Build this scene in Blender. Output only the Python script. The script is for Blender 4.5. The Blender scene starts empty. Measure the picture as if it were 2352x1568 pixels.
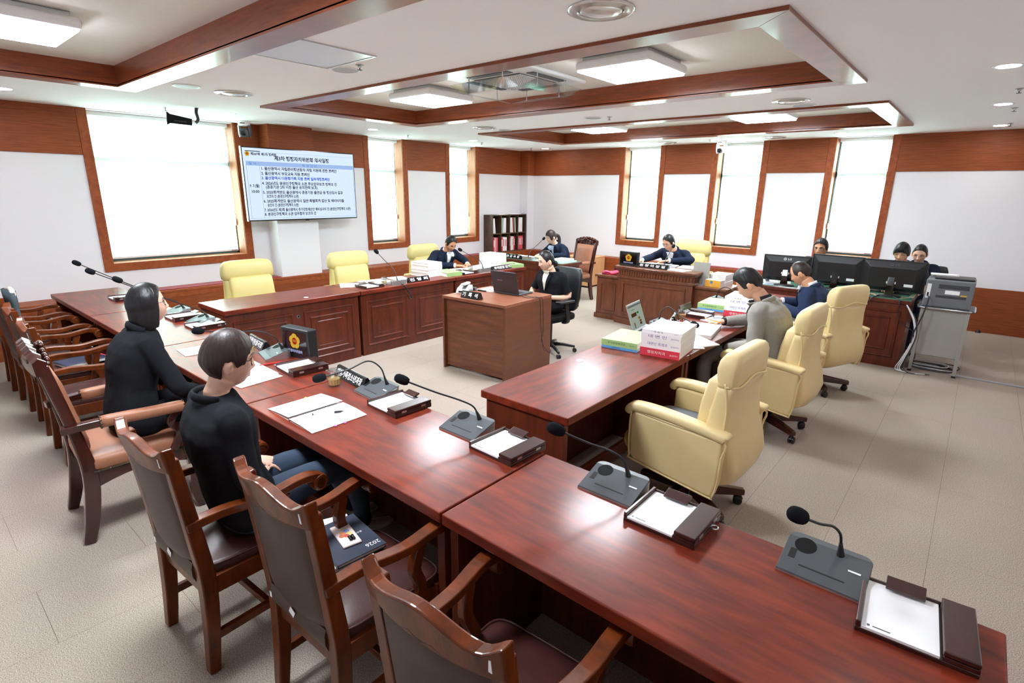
import bpy, bmesh, math, random
from mathutils import Vector, Matrix, Euler
from mathutils.bvhtree import BVHTree
random.seed(7)
PI = math.pi
SC = bpy.context.scene
COL = SC.collection

# ------------------------------------------------------------------ camera, world, exposure
cam = bpy.data.objects.new('camera', bpy.data.cameras.new('camera'))
COL.objects.link(cam)
cam.data.sensor_fit = 'HORIZONTAL'; cam.data.sensor_width = 36.0; cam.data.lens = 19.0167
cam.data.clip_start = 0.05; cam.data.clip_end = 100
_r = Vector((0.7598883, 0.6499381, 0.0122542)); _u = Vector((-0.1823438, 0.1950210, 0.9636999)); _f = Vector((-0.6239555, 0.7345388, -0.2667064))
cam.matrix_world = Matrix(((_r.x, _u.x, -_f.x, 8.09115), (_r.y, _u.y, -_f.y, -9.96194), (_r.z, _u.z, -_f.z, 1.83411), (0, 0, 0, 1)))
SC.camera = cam
W = bpy.data.worlds.new('world'); SC.world = W; W.use_nodes = True
_bg = W.node_tree.nodes['Background']; _bg.inputs[0].default_value = (0.93, 0.975, 1.0, 1); _bg.inputs[1].default_value = 13.0
SC.view_settings.view_transform = 'Standard'; SC.view_settings.look = 'None'
SC.view_settings.exposure = 1.8; SC.view_settings.gamma = 1.0; SC.view_settings.use_curve_mapping = False
PANEL_E = 22.0      # LED ceiling panels
DOWN_E = 34.0       # recessed downlights
cy = SC.cycles
cy.max_bounces = 8; cy.diffuse_bounces = 6; cy.glossy_bounces = 3; cy.transmission_bounces = 6; cy.transparent_max_bounces = 12
cy.caustics_reflective = False; cy.caustics_refractive = False; cy.sample_clamp_indirect = 6.0

# ------------------------------------------------------------------ materials
def lin(r, g, b):
    f = lambda c: (c/255/12.92) if c/255 <= 0.04045 else ((c/255+0.055)/1.055)**2.4
    return (f(r), f(g), f(b), 1)
MATS = {}
def mat(name, rgb, rough=0.5, metal=0.0, spec=0.5, coat=0.0, var=0.0, scale=8.0, stretch=(1, 1, 1), bump=0.0, bscale=None,
        emit=0.0, alpha=1.0, trans=0.0, sheen=0.0, grain=None, coord='Object', detail=4.0, rvar=0.0, coatr=0.08):
    """Principled material; colour varied by stretched noise (wood grain when `grain` darkens)."""
    m = bpy.data.materials.new(name); m.use_nodes = True
    nt = m.node_tree; N = nt.nodes; L = nt.links
    b = N['Principled BSDF']
    c = lin(*rgb)
    b.inputs['Base Color'].default_value = c
    b.inputs['Roughness'].default_value = rough; b.inputs['Metallic'].default_value = metal
    b.inputs['Specular IOR Level'].default_value = spec
    b.inputs['Coat Weight'].default_value = coat; b.inputs['Coat Roughness'].default_value = coatr
    b.inputs['Alpha'].default_value = alpha
    b.inputs['Transmission Weight'].default_value = trans
    b.inputs['Sheen Weight'].default_value = sheen
    if emit:
        b.inputs['Emission Color'].default_value = c; b.inputs['Emission Strength'].default_value = emit
    if var or bump or grain:
        tc = N.new('ShaderNodeTexCoord'); mp = N.new('ShaderNodeMapping')
        mp.inputs['Scale'].default_value = stretch
        L.new(tc.outputs[coord], mp.inputs['Vector'])
        n1 = N.new('ShaderNodeTexNoise'); n1.inputs['Scale'].default_value = scale; n1.inputs['Detail'].default_value = detail
        n1.inputs['Roughness'].default_value = 0.62
        L.new(mp.outputs[0], n1.inputs['Vector'])
        if var or grain:
            rp = N.new('ShaderNodeValToRGB')
            k = var
            lo = tuple(max(0, x*(1-k)) for x in c[:3]) + (1,) if not grain else lin(*grain)
            hi = tuple(min(1, x*(1+k)) for x in c[:3]) + (1,)
            rp.color_ramp.elements[0].position = 0.32; rp.color_ramp.elements[1].position = 0.68
            rp.color_ramp.elements[0].color = lo; rp.color_ramp.elements[1].color = hi
            L.new(n1.outputs['Fac'], rp.inputs[0]); L.new(rp.outputs[0], b.inputs['Base Color'])
        if rvar:
            mr = N.new('ShaderNodeMapRange'); mr.inputs[3].default_value = rough-rvar; mr.inputs[4].default_value = rough+rvar
            L.new(n1.outputs['Fac'], mr.inputs[0]); L.new(mr.outputs[0], b.inputs['Roughness'])
        if bump:
            n2 = N.new('ShaderNodeTexNoise'); n2.inputs['Scale'].default_value = bscale or scale; n2.inputs['Detail'].default_value = 3
            L.new(mp.outputs[0], n2.inputs['Vector'])
            bp = N.new('ShaderNodeBump'); bp.inputs['Strength'].default_value = bump; bp.inputs['Distance'].default_value = 0.01
            L.new(n2.outputs['Fac'], bp.inputs['Height']); L.new(bp.outputs[0], b.inputs['Normal'])
    MATS[name] = m
    return m
def emitter(name, rgb, strength):
    m = bpy.data.materials.new(name); m.use_nodes = True
    nt = m.node_tree; nt.nodes.clear()
    o = nt.nodes.new('ShaderNodeOutputMaterial'); e = nt.nodes.new('ShaderNodeEmission')
    e.inputs[0].default_value = lin(*rgb); e.inputs[1].default_value = strength
    nt.links.new(e.outputs[0], o.inputs[0]); MATS[name] = m
    return m
def glassy(name, rgb, mixf=0.12, rough=0.02):
    """thin clear pane: mostly transparent with a glossy skin"""
    m = bpy.data.materials.new(name); m.use_nodes = True
    nt = m.node_tree; nt.nodes.clear(); N = nt.nodes
    o = N.new('ShaderNodeOutputMaterial'); t = N.new('ShaderNodeBsdfTransparent'); g = N.new('ShaderNodeBsdfGlossy')
    mx = N.new('ShaderNodeMixShader'); t.inputs[0].default_value = lin(*rgb); g.inputs['Roughness'].default_value = rough
    mx.inputs[0].default_value = mixf
    nt.links.new(t.outputs[0], mx.inputs[1]); nt.links.new(g.outputs[0], mx.inputs[2]); nt.links.new(mx.outputs[0], o.inputs[0])
    MATS[name] = m
    return m

M_wall = mat('wall_paper', (228, 227, 231), rough=0.75, spec=0.2, var=0.015, scale=60, bump=0.06, bscale=220)
M_ceil = mat('ceiling_paint', (248, 248, 250), rough=0.85, spec=0.15, bump=0.08, bscale=260, var=0.01, scale=40)
M_recess = mat('recess_paper', (228, 225, 218), rough=0.85, spec=0.15, bump=0.1, bscale=200, var=0.02, scale=30)
M_band = mat('wall_wood', (146, 78, 42), rough=0.5, spec=0.25, grain=(122, 58, 28), var=0.10, scale=3.0, stretch=(1.2, 1.2, 26))
M_trim = mat('trim_wood', (152, 80, 42), rough=0.5, spec=0.25, grain=(130, 62, 30), var=0.08, scale=3.0, stretch=(6, 6, 6))
M_lip = mat('coffer_wood', (138, 68, 34), rough=0.3, spec=0.4, grain=(110, 50, 24), var=0.08, scale=2.0, stretch=(3, 3, 30), coat=0.25)
M_jamb = mat('jamb_wood', (172, 112, 76), rough=0.45, grain=(150, 92, 60), var=0.06, scale=4, stretch=(8, 8, 1.2))
M_floorbase = mat('floor_underlay', (92, 80, 70), rough=0.95, spec=0.1)
M_alu = mat('aluminium', (200, 203, 205), rough=0.35, metal=0.9)
M_winframe = mat('window_metal', (60, 78, 76), rough=0.45, metal=0.2)
M_glass = glassy('window_glass', (225, 240, 236), 0.1)
M_white = mat('white_plastic', (236, 237, 238), rough=0.35)
M_led = emitter('led_diffuser', (240, 247, 255), PANEL_E)
M_down = emitter('downlight_lens', (255, 252, 248), DOWN_E)
M_desk = mat('desk_mahogany', (122, 42, 18), rough=0.5, spec=0.25, grain=(82, 25, 13), var=0.14, scale=2.2, stretch=(1.5, 9, 9), coat=0.26, coatr=0.17, rvar=0.04)
M_deskp = mat('desk_panel_mahogany', (98, 40, 20), rough=0.45, spec=0.3, grain=(74, 28, 14), var=0.14, scale=2.4, stretch=(7, 7, 1.3), coat=0.3, coatr=0.15)
M_chairm = mat('chairman_wood', (112, 62, 36), rough=0.35, spec=0.5, grain=(86, 44, 24), var=0.12, scale=2.4, stretch=(7, 7, 1.3), coat=0.3, coatr=0.2)
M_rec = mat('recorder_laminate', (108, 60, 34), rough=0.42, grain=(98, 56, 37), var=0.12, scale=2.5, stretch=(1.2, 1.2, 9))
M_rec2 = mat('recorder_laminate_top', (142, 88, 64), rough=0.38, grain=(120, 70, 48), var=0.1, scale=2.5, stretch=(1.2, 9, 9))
M_oak = mat('light_oak', (214, 164, 118), rough=0.45, grain=(200, 148, 102), var=0.06, scale=3, stretch=(6, 6, 1))
M_cw = mat('chair_walnut', (104, 46, 10), rough=0.4, spec=0.2, grain=(66, 26, 6), var=0.14, scale=3.0, stretch=(5, 5, 1.5), coat=0.32, coatr=0.07)
M_cwd = mat('chair_rosewood', (66, 24, 16), rough=0.2, spec=0.5, grain=(44, 14, 10), var=0.14, scale=3.0, stretch=(5, 5, 1.5), coat=0.7, coatr=0.06)
M_dleather = mat('dark_brown_leather', (62, 42, 33), rough=0.45, spec=0.4, var=0.12, scale=14, bump=0.05, bscale=160)
M_seatleather = mat('oxblood_leather', (66, 34, 30), rough=0.4, spec=0.4, var=0.16, scale=16, bump=0.04, bscale=120)
M_tleather = mat('tan_leather', (158, 106, 80), rough=0.45, spec=0.4, var=0.08, scale=9, bump=0.12, bscale=180)
M_yel = mat('cream_leather', (226, 204, 150), rough=0.42, spec=0.45, var=0.04, scale=5, bump=0.05, bscale=120)
M_yel2 = mat('pale_yellow_leather', (208, 194, 128), rough=0.45, spec=0.4, var=0.03, scale=5, bump=0.05, bscale=120)
M_blk = mat('black_plastic', (26, 27, 29), rough=0.4)
M_blk2 = mat('black_matte', (18, 18, 19), rough=0.75, spec=0.2)
M_gry = mat('dark_grey_plastic', (74, 79, 83), rough=0.4)
M_foam = mat('black_foam', (24, 26, 30), rough=0.95, spec=0.1, bump=0.5, bscale=900)
M_gloss = mat('gloss_black', (10, 10, 11), rough=0.12, coat=0.5)
M_steel = mat('chrome', (205, 207, 210), rough=0.18, metal=1.0)
M_paper = mat('paper', (244, 245, 248), rough=0.8, spec=0.2)
M_paper2 = mat('paper_block_edge', (236, 234, 228), rough=0.85, spec=0.15, var=0.06, scale=2, stretch=(1, 1, 260))
M_ink = mat('ink', (30, 32, 40), rough=0.8)
M_txtw = mat('white_lettering', (240, 240, 240), rough=0.6)
M_green = mat('green_cover', (160, 200, 130), rough=0.55)
M_blue = mat('blue_cover', (92, 165, 225), rough=0.55)
M_red = mat('red_cover', (214, 58, 78), rough=0.5)
M_padwood = mat('desk_pad_wood', (58, 26, 22), rough=0.28, spec=0.5, coat=0.5, coatr=0.1, grain=(42, 17, 14), var=0.1, scale=5, stretch=(8, 1, 1))
M_gold = mat('gold', (222, 180, 70), rough=0.4, metal=0.3)
M_redlac = mat('red_enamel', (180, 40, 30), rough=0.4)
M_greenglass = mat('green_desk_glass', (70, 128, 104), rough=0.08, spec=0.6, coat=0.6, coatr=0.03)
M_redstrip = mat('red_ledge_strip', (140, 26, 38), rough=0.4)
M_navy = mat('navy_suit_cloth', (34, 42, 66), rough=0.85, spec=0.15, sheen=0.2, var=0.08, scale=40)

# ------------------------------------------------------------------ mesh builder
class MB:
    def __init__(s):
        s.v = []; s.f = []; s.T = Matrix.Identity(4)
    def _add(s, vs, fs):
        o = len(s.v); T = s.T
        s.v += [tuple(T @ Vector(p)) for p in vs]; s.f += [tuple(i+o for i in f) for f in fs]
        return s
    def box(s, x0, x1, y0, y1, z0, z1):
        vs = [(x0, y0, z0), (x1, y0, z0), (x1, y1, z0), (x0, y1, z0), (x0, y0, z1), (x1, y0, z1), (x1, y1, z1), (x0, y1, z1)]
        return s._add(vs, [(0, 3, 2, 1), (4, 5, 6, 7), (0, 1, 5, 4), (1, 2, 6, 5), (2, 3, 7, 6), (3, 0, 4, 7)])
    def rbox(s, c, size, rot=(0, 0, 0)):
        T = s.T; s.T = T @ Matrix.Translation(c) @ Euler(rot).to_matrix().to_4x4()
        a, b, d = (q/2 for q in size); s.box(-a, a, -b, b, -d, d); s.T = T
        return s
    def hexa(s, bot, top):
        return s._add(list(bot)+list(top), [(0, 3, 2, 1), (4, 5, 6, 7), (0, 1, 5, 4), (1, 2, 6, 5), (2, 3, 7, 6), (3, 0, 4, 7)])
    def prism(s, pts, a, b, axis='z'):
        """polygon (2D list) extruded from a to b along axis; pts in the two other axes in order xyz"""
        def put(p, t):
            return {'z': (p[0], p[1], t), 'y': (p[0], t, p[1]), 'x': (t, p[0], p[1])}[axis]
        n = len(pts); vs = [put(p, a) for p in pts]+[put(p, b) for p in pts]
        fs = [tuple(range(n))[::-1], tuple(range(n, 2*n))]+[(i, (i+1) % n, n+(i+1) % n, n+i) for i in range(n)]
        return s._add(vs, fs)
    def lathe(s, prof, seg=20, c=(0, 0, 0), cap=True):
        vs = []; fs = []
        n = len(prof)
        for r, z in prof:
            for k in range(seg):
                a = 2*PI*k/seg; vs.append((c[0]+r*math.cos(a), c[1]+r*math.sin(a), c[2]+z))
        for i in range(n-1):
            for k in range(seg):
                fs.append((i*seg+k, i*seg+(k+1) % seg, (i+1)*seg+(k+1) % seg, (i+1)*seg+k))
        if cap:
            fs.append(tuple(range(seg))[::-1]); fs.append(tuple(range((n-1)*seg, n*seg)))
        return s._add(vs, fs)
    def cyl(s, p, q, r, r2=None, seg=14):
        return s.tube([p, q], [r, r if r2 is None else r2], seg)
    def tube(s, path, rad, seg=8, closed=False, flat=None):
        """round tube along a path; rad number or list; flat=(a,b) makes the section elliptical (a across, b up)"""
        P = [Vector(p) for p in path]; n = len(P)
        R = rad if isinstance(rad, (list, tuple)) else [rad]*n
        vs = []; fs = []; prev = None
        for i, p in enumerate(P):
            if closed: t = P[(i+1) % n]-P[i-1]
            else: t = P[min(i+1, n-1)]-P[max(i-1, 0)]
            t.normalize()
            if prev is None:
                up = Vector((0, 0, 1)) if abs(t.z) < 0.95 else Vector((0, 1, 0))
                a = t.cross(up).normalized()
            else:
                a = (prev-t*prev.dot(t)).normalized()
            prev = a; b = a.cross(t).normalized()
            for k in range(seg):
                w = 2*PI*k/seg
                ca, sb = math.cos(w), math.sin(w)
                if flat: ca *= flat[0]; sb *= flat[1]
                vs.append(tuple(p+a*(R[i]*ca)+b*(R[i]*sb)))
        m = n if closed else n-1
        for i in range(m):
            j = (i+1) % n
            for k in range(seg):
                fs.append((i*seg+k, j*seg+k, j*seg+(k+1) % seg, i*seg+(k+1) % seg))
        if not closed:
            fs.append(tuple(range(seg))); fs.append(tuple(range((n-1)*seg, n*seg))[::-1])
        return s._add(vs, fs)
    def ball(s, c, r, seg=14, rings=9):
        if not isinstance(r, (list, tuple)): r = (r, r, r)
        vs = [(c[0], c[1], c[2]+r[2])]; fs = []
        for i in range(1, rings):
            t = PI*i/rings
            for k in range(seg):
                a = 2*PI*k/seg
                vs.append((c[0]+r[0]*math.sin(t)*math.cos(a), c[1]+r[1]*math.sin(t)*math.sin(a), c[2]+r[2]*math.cos(t)))
        vs.append((c[0], c[1], c[2]-r[2])); e = len(vs)-1
        for k in range(seg):
            fs.append((0, 1+k, 1+(k+1) % seg)); fs.append((e, e-seg+(k+1) % seg, e-seg+k))
        for i in range(rings-2):
            for k in range(seg):
                a = 1+i*seg; fs.append((a+k, a+seg+k, a+seg+(k+1) % seg, a+(k+1) % seg))
        return s._add(vs, fs)
    def loft(s, secs, cap=True, closed=True):
        """list of equal-length rings of 3D points"""
        n = len(secs[0]); vs = [p for r in secs for p in r]; fs = []
        for i in range(len(secs)-1):
            for k in range(n if closed else n-1):
                fs.append((i*n+k, i*n+(k+1) % n, (i+1)*n+(k+1) % n, (i+1)*n+k))
        if cap:
            fs.append(tuple(range(n))[::-1]); fs.append(tuple(range((len(secs)-1)*n, len(secs)*n)))
        return s._add(vs, fs)
    def grid(s, fn, nu, nv):
        vs = [fn(i/nu, j/nv) for j in range(nv+1) for i in range(nu+1)]
        fs = [(j*(nu+1)+i, j*(nu+1)+i+1, (j+1)*(nu+1)+i+1, (j+1)*(nu+1)+i) for j in range(nv) for i in range(nu)]
        return s._add(vs, fs)
    def rect_frame(s, x0, x1, z0, z1, w, y0, y1):
        """mitred rectangular moulding in the xz plane, y0..y1 deep (raised towards y1), sloped section"""
        for (a, b, c, d) in (((x0, z0), (x1, z0), (x1-w, z0+w), (x0+w, z0+w)), ((x1, z0), (x1, z1), (x1-w, z1-w), (x1-w, z0+w)),
                             ((x1, z1), (x0, z1), (x0+w, z1-w), (x1-w, z1-w)), ((x0, z1), (x0, z0), (x0+w, z0+w), (x0+w, z1-w))):
            m1 = ((a[0]*.65+d[0]*.35), (a[1]*.65+d[1]*.35)); m2 = ((b[0]*.65+c[0]*.35), (b[1]*.65+c[1]*.35))
            n1 = ((a[0]*.3+d[0]*.7), (a[1]*.3+d[1]*.7)); n2 = ((b[0]*.3+c[0]*.7), (b[1]*.3+c[1]*.7))
            s._add([(a[0], y0, a[1]), (b[0], y0, b[1]), (c[0], y0, c[1]), (d[0], y0, d[1]),
                    (m1[0], y1, m1[1]), (m2[0], y1, m2[1]), (n2[0], y1*.8+y0*.2, n2[1]), (n1[0], y1*.8+y0*.2, n1[1])],
                   [(0, 1, 5, 4), (4, 5, 6, 7), (7, 6, 2, 3), (0, 4, 7, 3), (1, 2, 6, 5), (0, 3, 2, 1)])
        return s
    def mesh(s, name):
        me = bpy.data.meshes.new(name); me.from_pydata(s.v, [], s.f); me.validate(); me.update()
        bm = bmesh.new(); bm.from_mesh(me); bmesh.ops.recalc_face_normals(bm, faces=bm.faces); bm.to_mesh(me); bm.free()
        return me
    def obj(s, name, m, parent=None, smooth=False, bevel=0.0, seg=2, sub=0, angle=40, solid=0.0):
        return mk(name, s.mesh(name), m, parent, smooth, bevel, seg, sub, angle, solid)
def mk(name, me, m, parent=None, smooth=False, bevel=0.0, seg=2, sub=0, angle=40, solid=0.0):
    o = bpy.data.objects.new(name, me); COL.objects.link(o)
    if m is not None: me.materials.append(m)
    if parent is not None: o.parent = parent
    if solid:
        md = o.modifiers.new('solid', 'SOLIDIFY'); md.thickness = solid; md.offset = 0
    if bevel:
        md = o.modifiers.new('bevel', 'BEVEL'); md.width = bevel; md.segments = seg; md.limit_method = 'ANGLE'; md.angle_limit = math.radians(35)
        md.harden_normals = False
    if sub:
        md = o.modifiers.new('sub', 'SUBSURF'); md.levels = sub; md.render_levels = sub
    if smooth or sub:
        for p in me.polygons: p.use_smooth = True
        if smooth == 'auto':
            me.set_sharp_from_angle(angle=math.radians(angle))
    return o
def tag(o, label, cat, group=None, kind=None):
    o['label'] = label; o['category'] = cat
    if group: o['group'] = group
    if kind: o['kind'] = kind
    return o
def thing(name, label, cat, loc=(0, 0, 0), rz=0.0, group=None):
    o = bpy.data.objects.new(name, None); COL.objects.link(o); o.empty_display_size = 0.1
    o.location = loc; o.rotation_euler = (0, 0, rz)
    return tag(o, label, cat, group)
def struct(o, label=None, cat=None):
    o['kind'] = 'structure'
    if label: o['label'] = label
    if cat: o['category'] = cat
    return o
def dup(root, loc, rz, label, group=None):
    def cp(o, par):
        c = o.copy(); COL.objects.link(c)
        if par is not None: c.parent = par
        for ch in list(o.children): cp(ch, c)
        return c
    r = cp(root, None); r.location = loc; r.rotation_euler = (0, 0, rz); r['label'] = label
    if group: r['group'] = group
    return r
def smooth_path(pts, n=8):
    """Catmull-Rom through points"""
    P = [Vector(p) for p in pts]; out = []
    for i in range(len(P)-1):
        p0 = P[max(i-1, 0)]; p1 = P[i]; p2 = P[i+1]; p3 = P[min(i+2, len(P)-1)]
        for k in range(n):
            t = k/n
            out.append(0.5*((2*p1)+(p2-p0)*t+(2*p0-5*p1+4*p2-p3)*t*t+(3*p1-p0-3*p2+p3)*t**3))
    out.append(P[-1])
    return [tuple(q) for q in out]
_textcache = {}
_tsc = bpy.data.scenes.new('text_scene')
def text_mesh(body, size, align='CENTER', extrude=0.0004, shear=0.0, spacing=1.0, bold=0.0):
    key = (body, size, align, extrude, shear, spacing, bold)
    if key in _textcache: return _textcache[key]
    cu = bpy.data.curves.new('t', 'FONT'); cu.body = body; cu.size = size; cu.align_x = align; cu.align_y = 'CENTER'
    cu.extrude = extrude; cu.resolution_u = 2; cu.shear = shear; cu.space_character = spacing; cu.offset = bold
    o = bpy.data.objects.new('t', cu); _tsc.collection.objects.link(o)
    vl = _tsc.view_layers[0]; vl.update()
    me = bpy.data.meshes.new_from_object(o.evaluated_get(vl.depsgraph))
    bpy.data.objects.remove(o); bpy.data.curves.remove(cu)
    _textcache[key] = me
    return me
def text(name, body, size, m, parent, loc, rot=(0, 0, 0), width=None, **kw):
    """flat print lying in its local xy plane; width stretches it to a given length"""
    me = text_mesh(body, size, **kw).copy(); me.name = name; me.materials.clear(); me.materials.append(m)
    o = bpy.data.objects.new(name, me); COL.objects.link(o); o.parent = parent; o.location = loc; o.rotation_euler = rot
    if width:
        xs = [v.co.x for v in me.vertices]
        if xs: o.scale.x = width/max(1e-6, max(xs)-min(xs))
    return o
# ------------------------------------------------------------------ the room shell
RW, BACK, H = 9.09, -11.6, 2.70
fl = MB().box(-0.35, RW+0.3, BACK-0.3, 0.35, -0.12, -0.004).obj('floor', M_floorbase); struct(fl)
def carpet_material():
    m = mat('carpet', (164, 147, 131), rough=0.95, spec=0.1)
    nt = m.node_tree; N = nt.nodes; L = nt.links; b = N['Principled BSDF']
    g = N.new('ShaderNodeNewGeometry')
    n = N.new('ShaderNodeTexNoise'); n.inputs['Scale'].default_value = 240; n.inputs['Detail'].default_value = 2
    n3 = N.new('ShaderNodeTexNoise'); n3.inputs['Scale'].default_value = 1.1; n3.inputs['Detail'].default_value = 2
    L.new(g.outputs['Position'], n.inputs['Vector']); L.new(g.outputs['Position'], n3.inputs['Vector'])
    rp = N.new('ShaderNodeValToRGB'); rp.color_ramp.elements[0].position = 0.35; rp.color_ramp.elements[1].position = 0.66
    rp.color_ramp.elements[0].color = lin(136, 124, 113); rp.color_ramp.elements[1].color = lin(198, 184, 171)
    L.new(n.outputs['Fac'], rp.inputs[0])
    mx = N.new('ShaderNodeMix'); mx.data_type = 'RGBA'; mx.blend_type = 'MULTIPLY'; mx.inputs[0].default_value = 0.10
    L.new(rp.outputs[0], mx.inputs[6]); L.new(n3.outputs['Color'], mx.inputs[7]); L.new(mx.outputs[2], b.inputs['Base Color'])
    v = N.new('ShaderNodeTexVoronoi'); v.inputs['Scale'].default_value = 380; L.new(g.outputs['Position'], v.inputs['Vector'])
    bp = N.new('ShaderNodeBump'); bp.inputs['Strength'].default_value = 0.35; bp.inputs['Distance'].default_value = 0.004
    L.new(v.outputs['Distance'], bp.inputs['Height']); L.new(bp.outputs[0], b.inputs['Normal'])
    return m
M_carpet = carpet_material()
_tile = MB().box(0.0007, 0.4503, 0.0007, 0.9003, -0.004, 0).mesh('carpet_tile'); _tile.materials.append(M_carpet)
for i in range(21):
    for j in range(14):
        x = -0.383+0.451*i; y = BACK+0.02+0.901*j-(0.45 if i % 2 else 0)
        if x > RW or y > 0.3: continue
        o = bpy.data.objects.new('carpet_tile', _tile); COL.objects.link(o); o.location = (x, y, 0); o.parent = fl

# windows: (wall, outer start, outer end)
WINS = [('L', -8.165, -6.33), ('L', -4.338, -3.42), ('L', -2.49, -1.566), ('R', 2.392, 3.34), ('R', 4.225, 5.167), ('R', 6.04, 6.962)]
def wall_mesh(name, wins, a0, a1, lo, hi):
    """wall slab along its own x axis (a0..a1), inner face at y=0, thickness towards +y"""
    mb = MB(); ZB, ZT = 0.915, 2.69
    cuts = [(s+0.1, e-0.1) for s, e in wins]; p = a0
    for s, e in cuts:
        mb.box(p, s, 0, 0.33, lo, hi); mb.box(s, e, 0, 0.33, lo, ZB); mb.box(s, e, 0, 0.33, ZT, hi); p = e
    mb.box(p, a1, 0, 0.33, lo, hi)
    return mb.obj(name, M_wall)
def blind_material():
    m = bpy.data.materials.new('roller_blind_fabric'); m.use_nodes = True; nt = m.node_tree; nt.nodes.clear(); N = nt.nodes
    o = N.new('ShaderNodeOutputMaterial'); d = N.new('ShaderNodeBsdfDiffuse'); t = N.new('ShaderNodeBsdfTranslucent'); mx = N.new('ShaderNodeMixShader')
    d.inputs[0].default_value = (0.86, 0.87, 0.86, 1); t.inputs[0].default_value = (0.84, 0.86, 0.85, 1); mx.inputs[0].default_value = 0.62
    nt.links.new(d.outputs[0], mx.inputs[1]); nt.links.new(t.outputs[0], mx.inputs[2]); nt.links.new(mx.outputs[0], o.inputs[0])
    return m
M_blind = blind_material()
def window(k, parent_loc, rz, s, e, cord_at_start, wide):
    """built in wall coordinates: x along wall, y=0 inner face, +y outward"""
    w = bpy.data.objects.new('window_%d' % k, None); COL.objects.link(w); struct(w); w.location = parent_loc; w.rotation_euler = (0, 0, rz)
    ZB, ZT, t = 0.82, 2.70, 0.10
    pr = -0.018
    def bar(pts):
        MB().prism(pts, pr, 0.0, 'y').obj('trim_board', M_trim, w, bevel=0.002)
    bar([(s, ZB), (e, ZB), (e-t, ZB+t), (s+t, ZB+t)])
    bar([(s, ZB), (s+t, ZB+t), (s+t, ZT), (s, ZT)]); bar([(e, ZB), (e, ZT), (e-t, ZT), (e-t, ZB+t)])
    a, b, zb, zt, D = s+t, e-t, ZB+t, 2.69, 0.27
    MB().box(a, a+0.004, 0, D, zb, zt).obj('jamb', M_jamb, w); MB().box(b-0.004, b, 0, D, zb, zt).obj('jamb', M_jamb, w)
    MB().box(a, b, -0.002, D, zb-0.004, zb).obj('window_sill', M_jamb, w)
    MB().box(a+0.02, b-0.02, 0.10, 0.19, zt-0.05, zt).obj('blind_headrail', M_white, w, bevel=0.01)
    yb = 0.20
    MB().box(a+0.035, b-0.03, yb, yb+0.0006, zb+0.05, zt).obj('blind', M_blind, w)
    MB().box(a+0.033, b-0.028, yb-0.006, yb+0.008, zb+0.03, zb+0.055).obj('blind_bottom_bar', mat('blind_bar', (214, 216, 222), rough=0.4) if 'blind_bar' not in MATS else MATS['blind_bar'], w, bevel=0.003)
    lx = b-0.13
    MB().box(lx, lx+0.085, yb-0.0075, yb-0.006, zb+0.036, zb+0.047).obj('blind_maker_tag', MATS.get('tag_red') or mat('tag_red', (120, 70, 80), rough=0.5), w)
    cx = a+0.018 if cord_at_start else b-0.015
    MB().tube([(cx, yb-0.01, zt-0.02), (cx, yb-0.012, 1.35)], 0.0035, 6).tube([(cx, yb+0.014, zt-0.02), (cx, yb+0.012, 1.35)], 0.0035, 6).obj('blind_cord', M_blk if cord_at_start else M_alu, w)
    MB().rbox((cx, yb, 1.36), (0.014, 0.03, 0.09)).obj('cord_weight', M_alu, w, bevel=0.004)
    # sash frame outside the blind
    f = MB(); y0, y1 = 0.224, 0.32
    for (x0, x1, z0, z1) in ((a, a+0.03, zb, zt), (b-0.03, b, zb, zt), (a, b, zb, zb+0.06), (a, b, zt-0.06, zt), (a, b, 2.11, 2.20)):
        f.box(x0, x1, y0, y1, z0, z1)
    if wide:
        c = (a+b)/2; f.box(c-0.025, c+0.025, 0.275, 0.315, zb, 2.12)
    sf = f.obj('sash_frame', M_winframe, w)
    panes = [(a+0.03, b-0.03, 2.20, zt-0.06)]
    if wide: panes += [(a+0.03, (a+b)/2-0.025, zb+0.06, 2.11), ((a+b)/2+0.025, b-0.03, zb+0.06, 2.11)]
    else: panes += [(a+0.03, b-0.03, zb+0.06, 2.11)]
    for (x0, x1, z0, z1) in panes: MB().box(x0, x1, 0.288, 0.294, z0, z1).obj('glass_pane', M_glass, sf)
    MB().rbox(((a+b)/2+(0.0 if wide else 0.2), 0.216, 1.36), (0.02, 0.016, 0.12)).obj('window_handle', M_alu, w, bevel=0.004)
    return w
# left wall: local x -> world y  (rotate +90deg: local x -> +y, local y -> -x)
wl = wall_mesh('wall_left', [(s, e) for k, s, e in WINS if k == 'L'], BACK, 0.33, -0.1, 3.0); wl.rotation_euler = (0, 0, PI/2); struct(wl)
wr = wall_mesh('wall_right', [(s, e) for k, s, e in WINS if k == 'R'], 0.0, RW+0.3, -0.1, 3.0); struct(wr)
wb = MB().box(-0.33, RW+0.3, BACK-0.3, BACK, -0.1, 3.0).obj('wall_back', M_wall); struct(wb)
ws = MB().box(RW, RW+0.3, BACK, 0.0, -0.1, 3.0).obj('wall_side', M_wall); struct(ws)
for i, (k, s, e) in enumerate(WINS):
    window(i+1, (0, 0, 0), PI/2 if k == 'L' else 0, s, e, k == 'R', i == 0)
# upper timber band, one panel per stretch between window casings
def band(parent, a0, a1, z0=2.185, z1=2.70):
    MB().box(a0+0.002, a1-0.002, -0.014, 0.0, z0, z1).obj('band_panel', M_band, parent, bevel=0.002)
for a0, a1 in ((BACK, -8.165), (-6.33, -6.07), (-5.42, -4.338), (-3.42, -2.49), (-1.566, -0.23)): band(wl, a0, a1)
for a0, a1 in ((0.23, 2.392), (3.34, 4.225), (5.167, 6.04), (6.962, RW)): band(wr, a0, a1)
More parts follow.
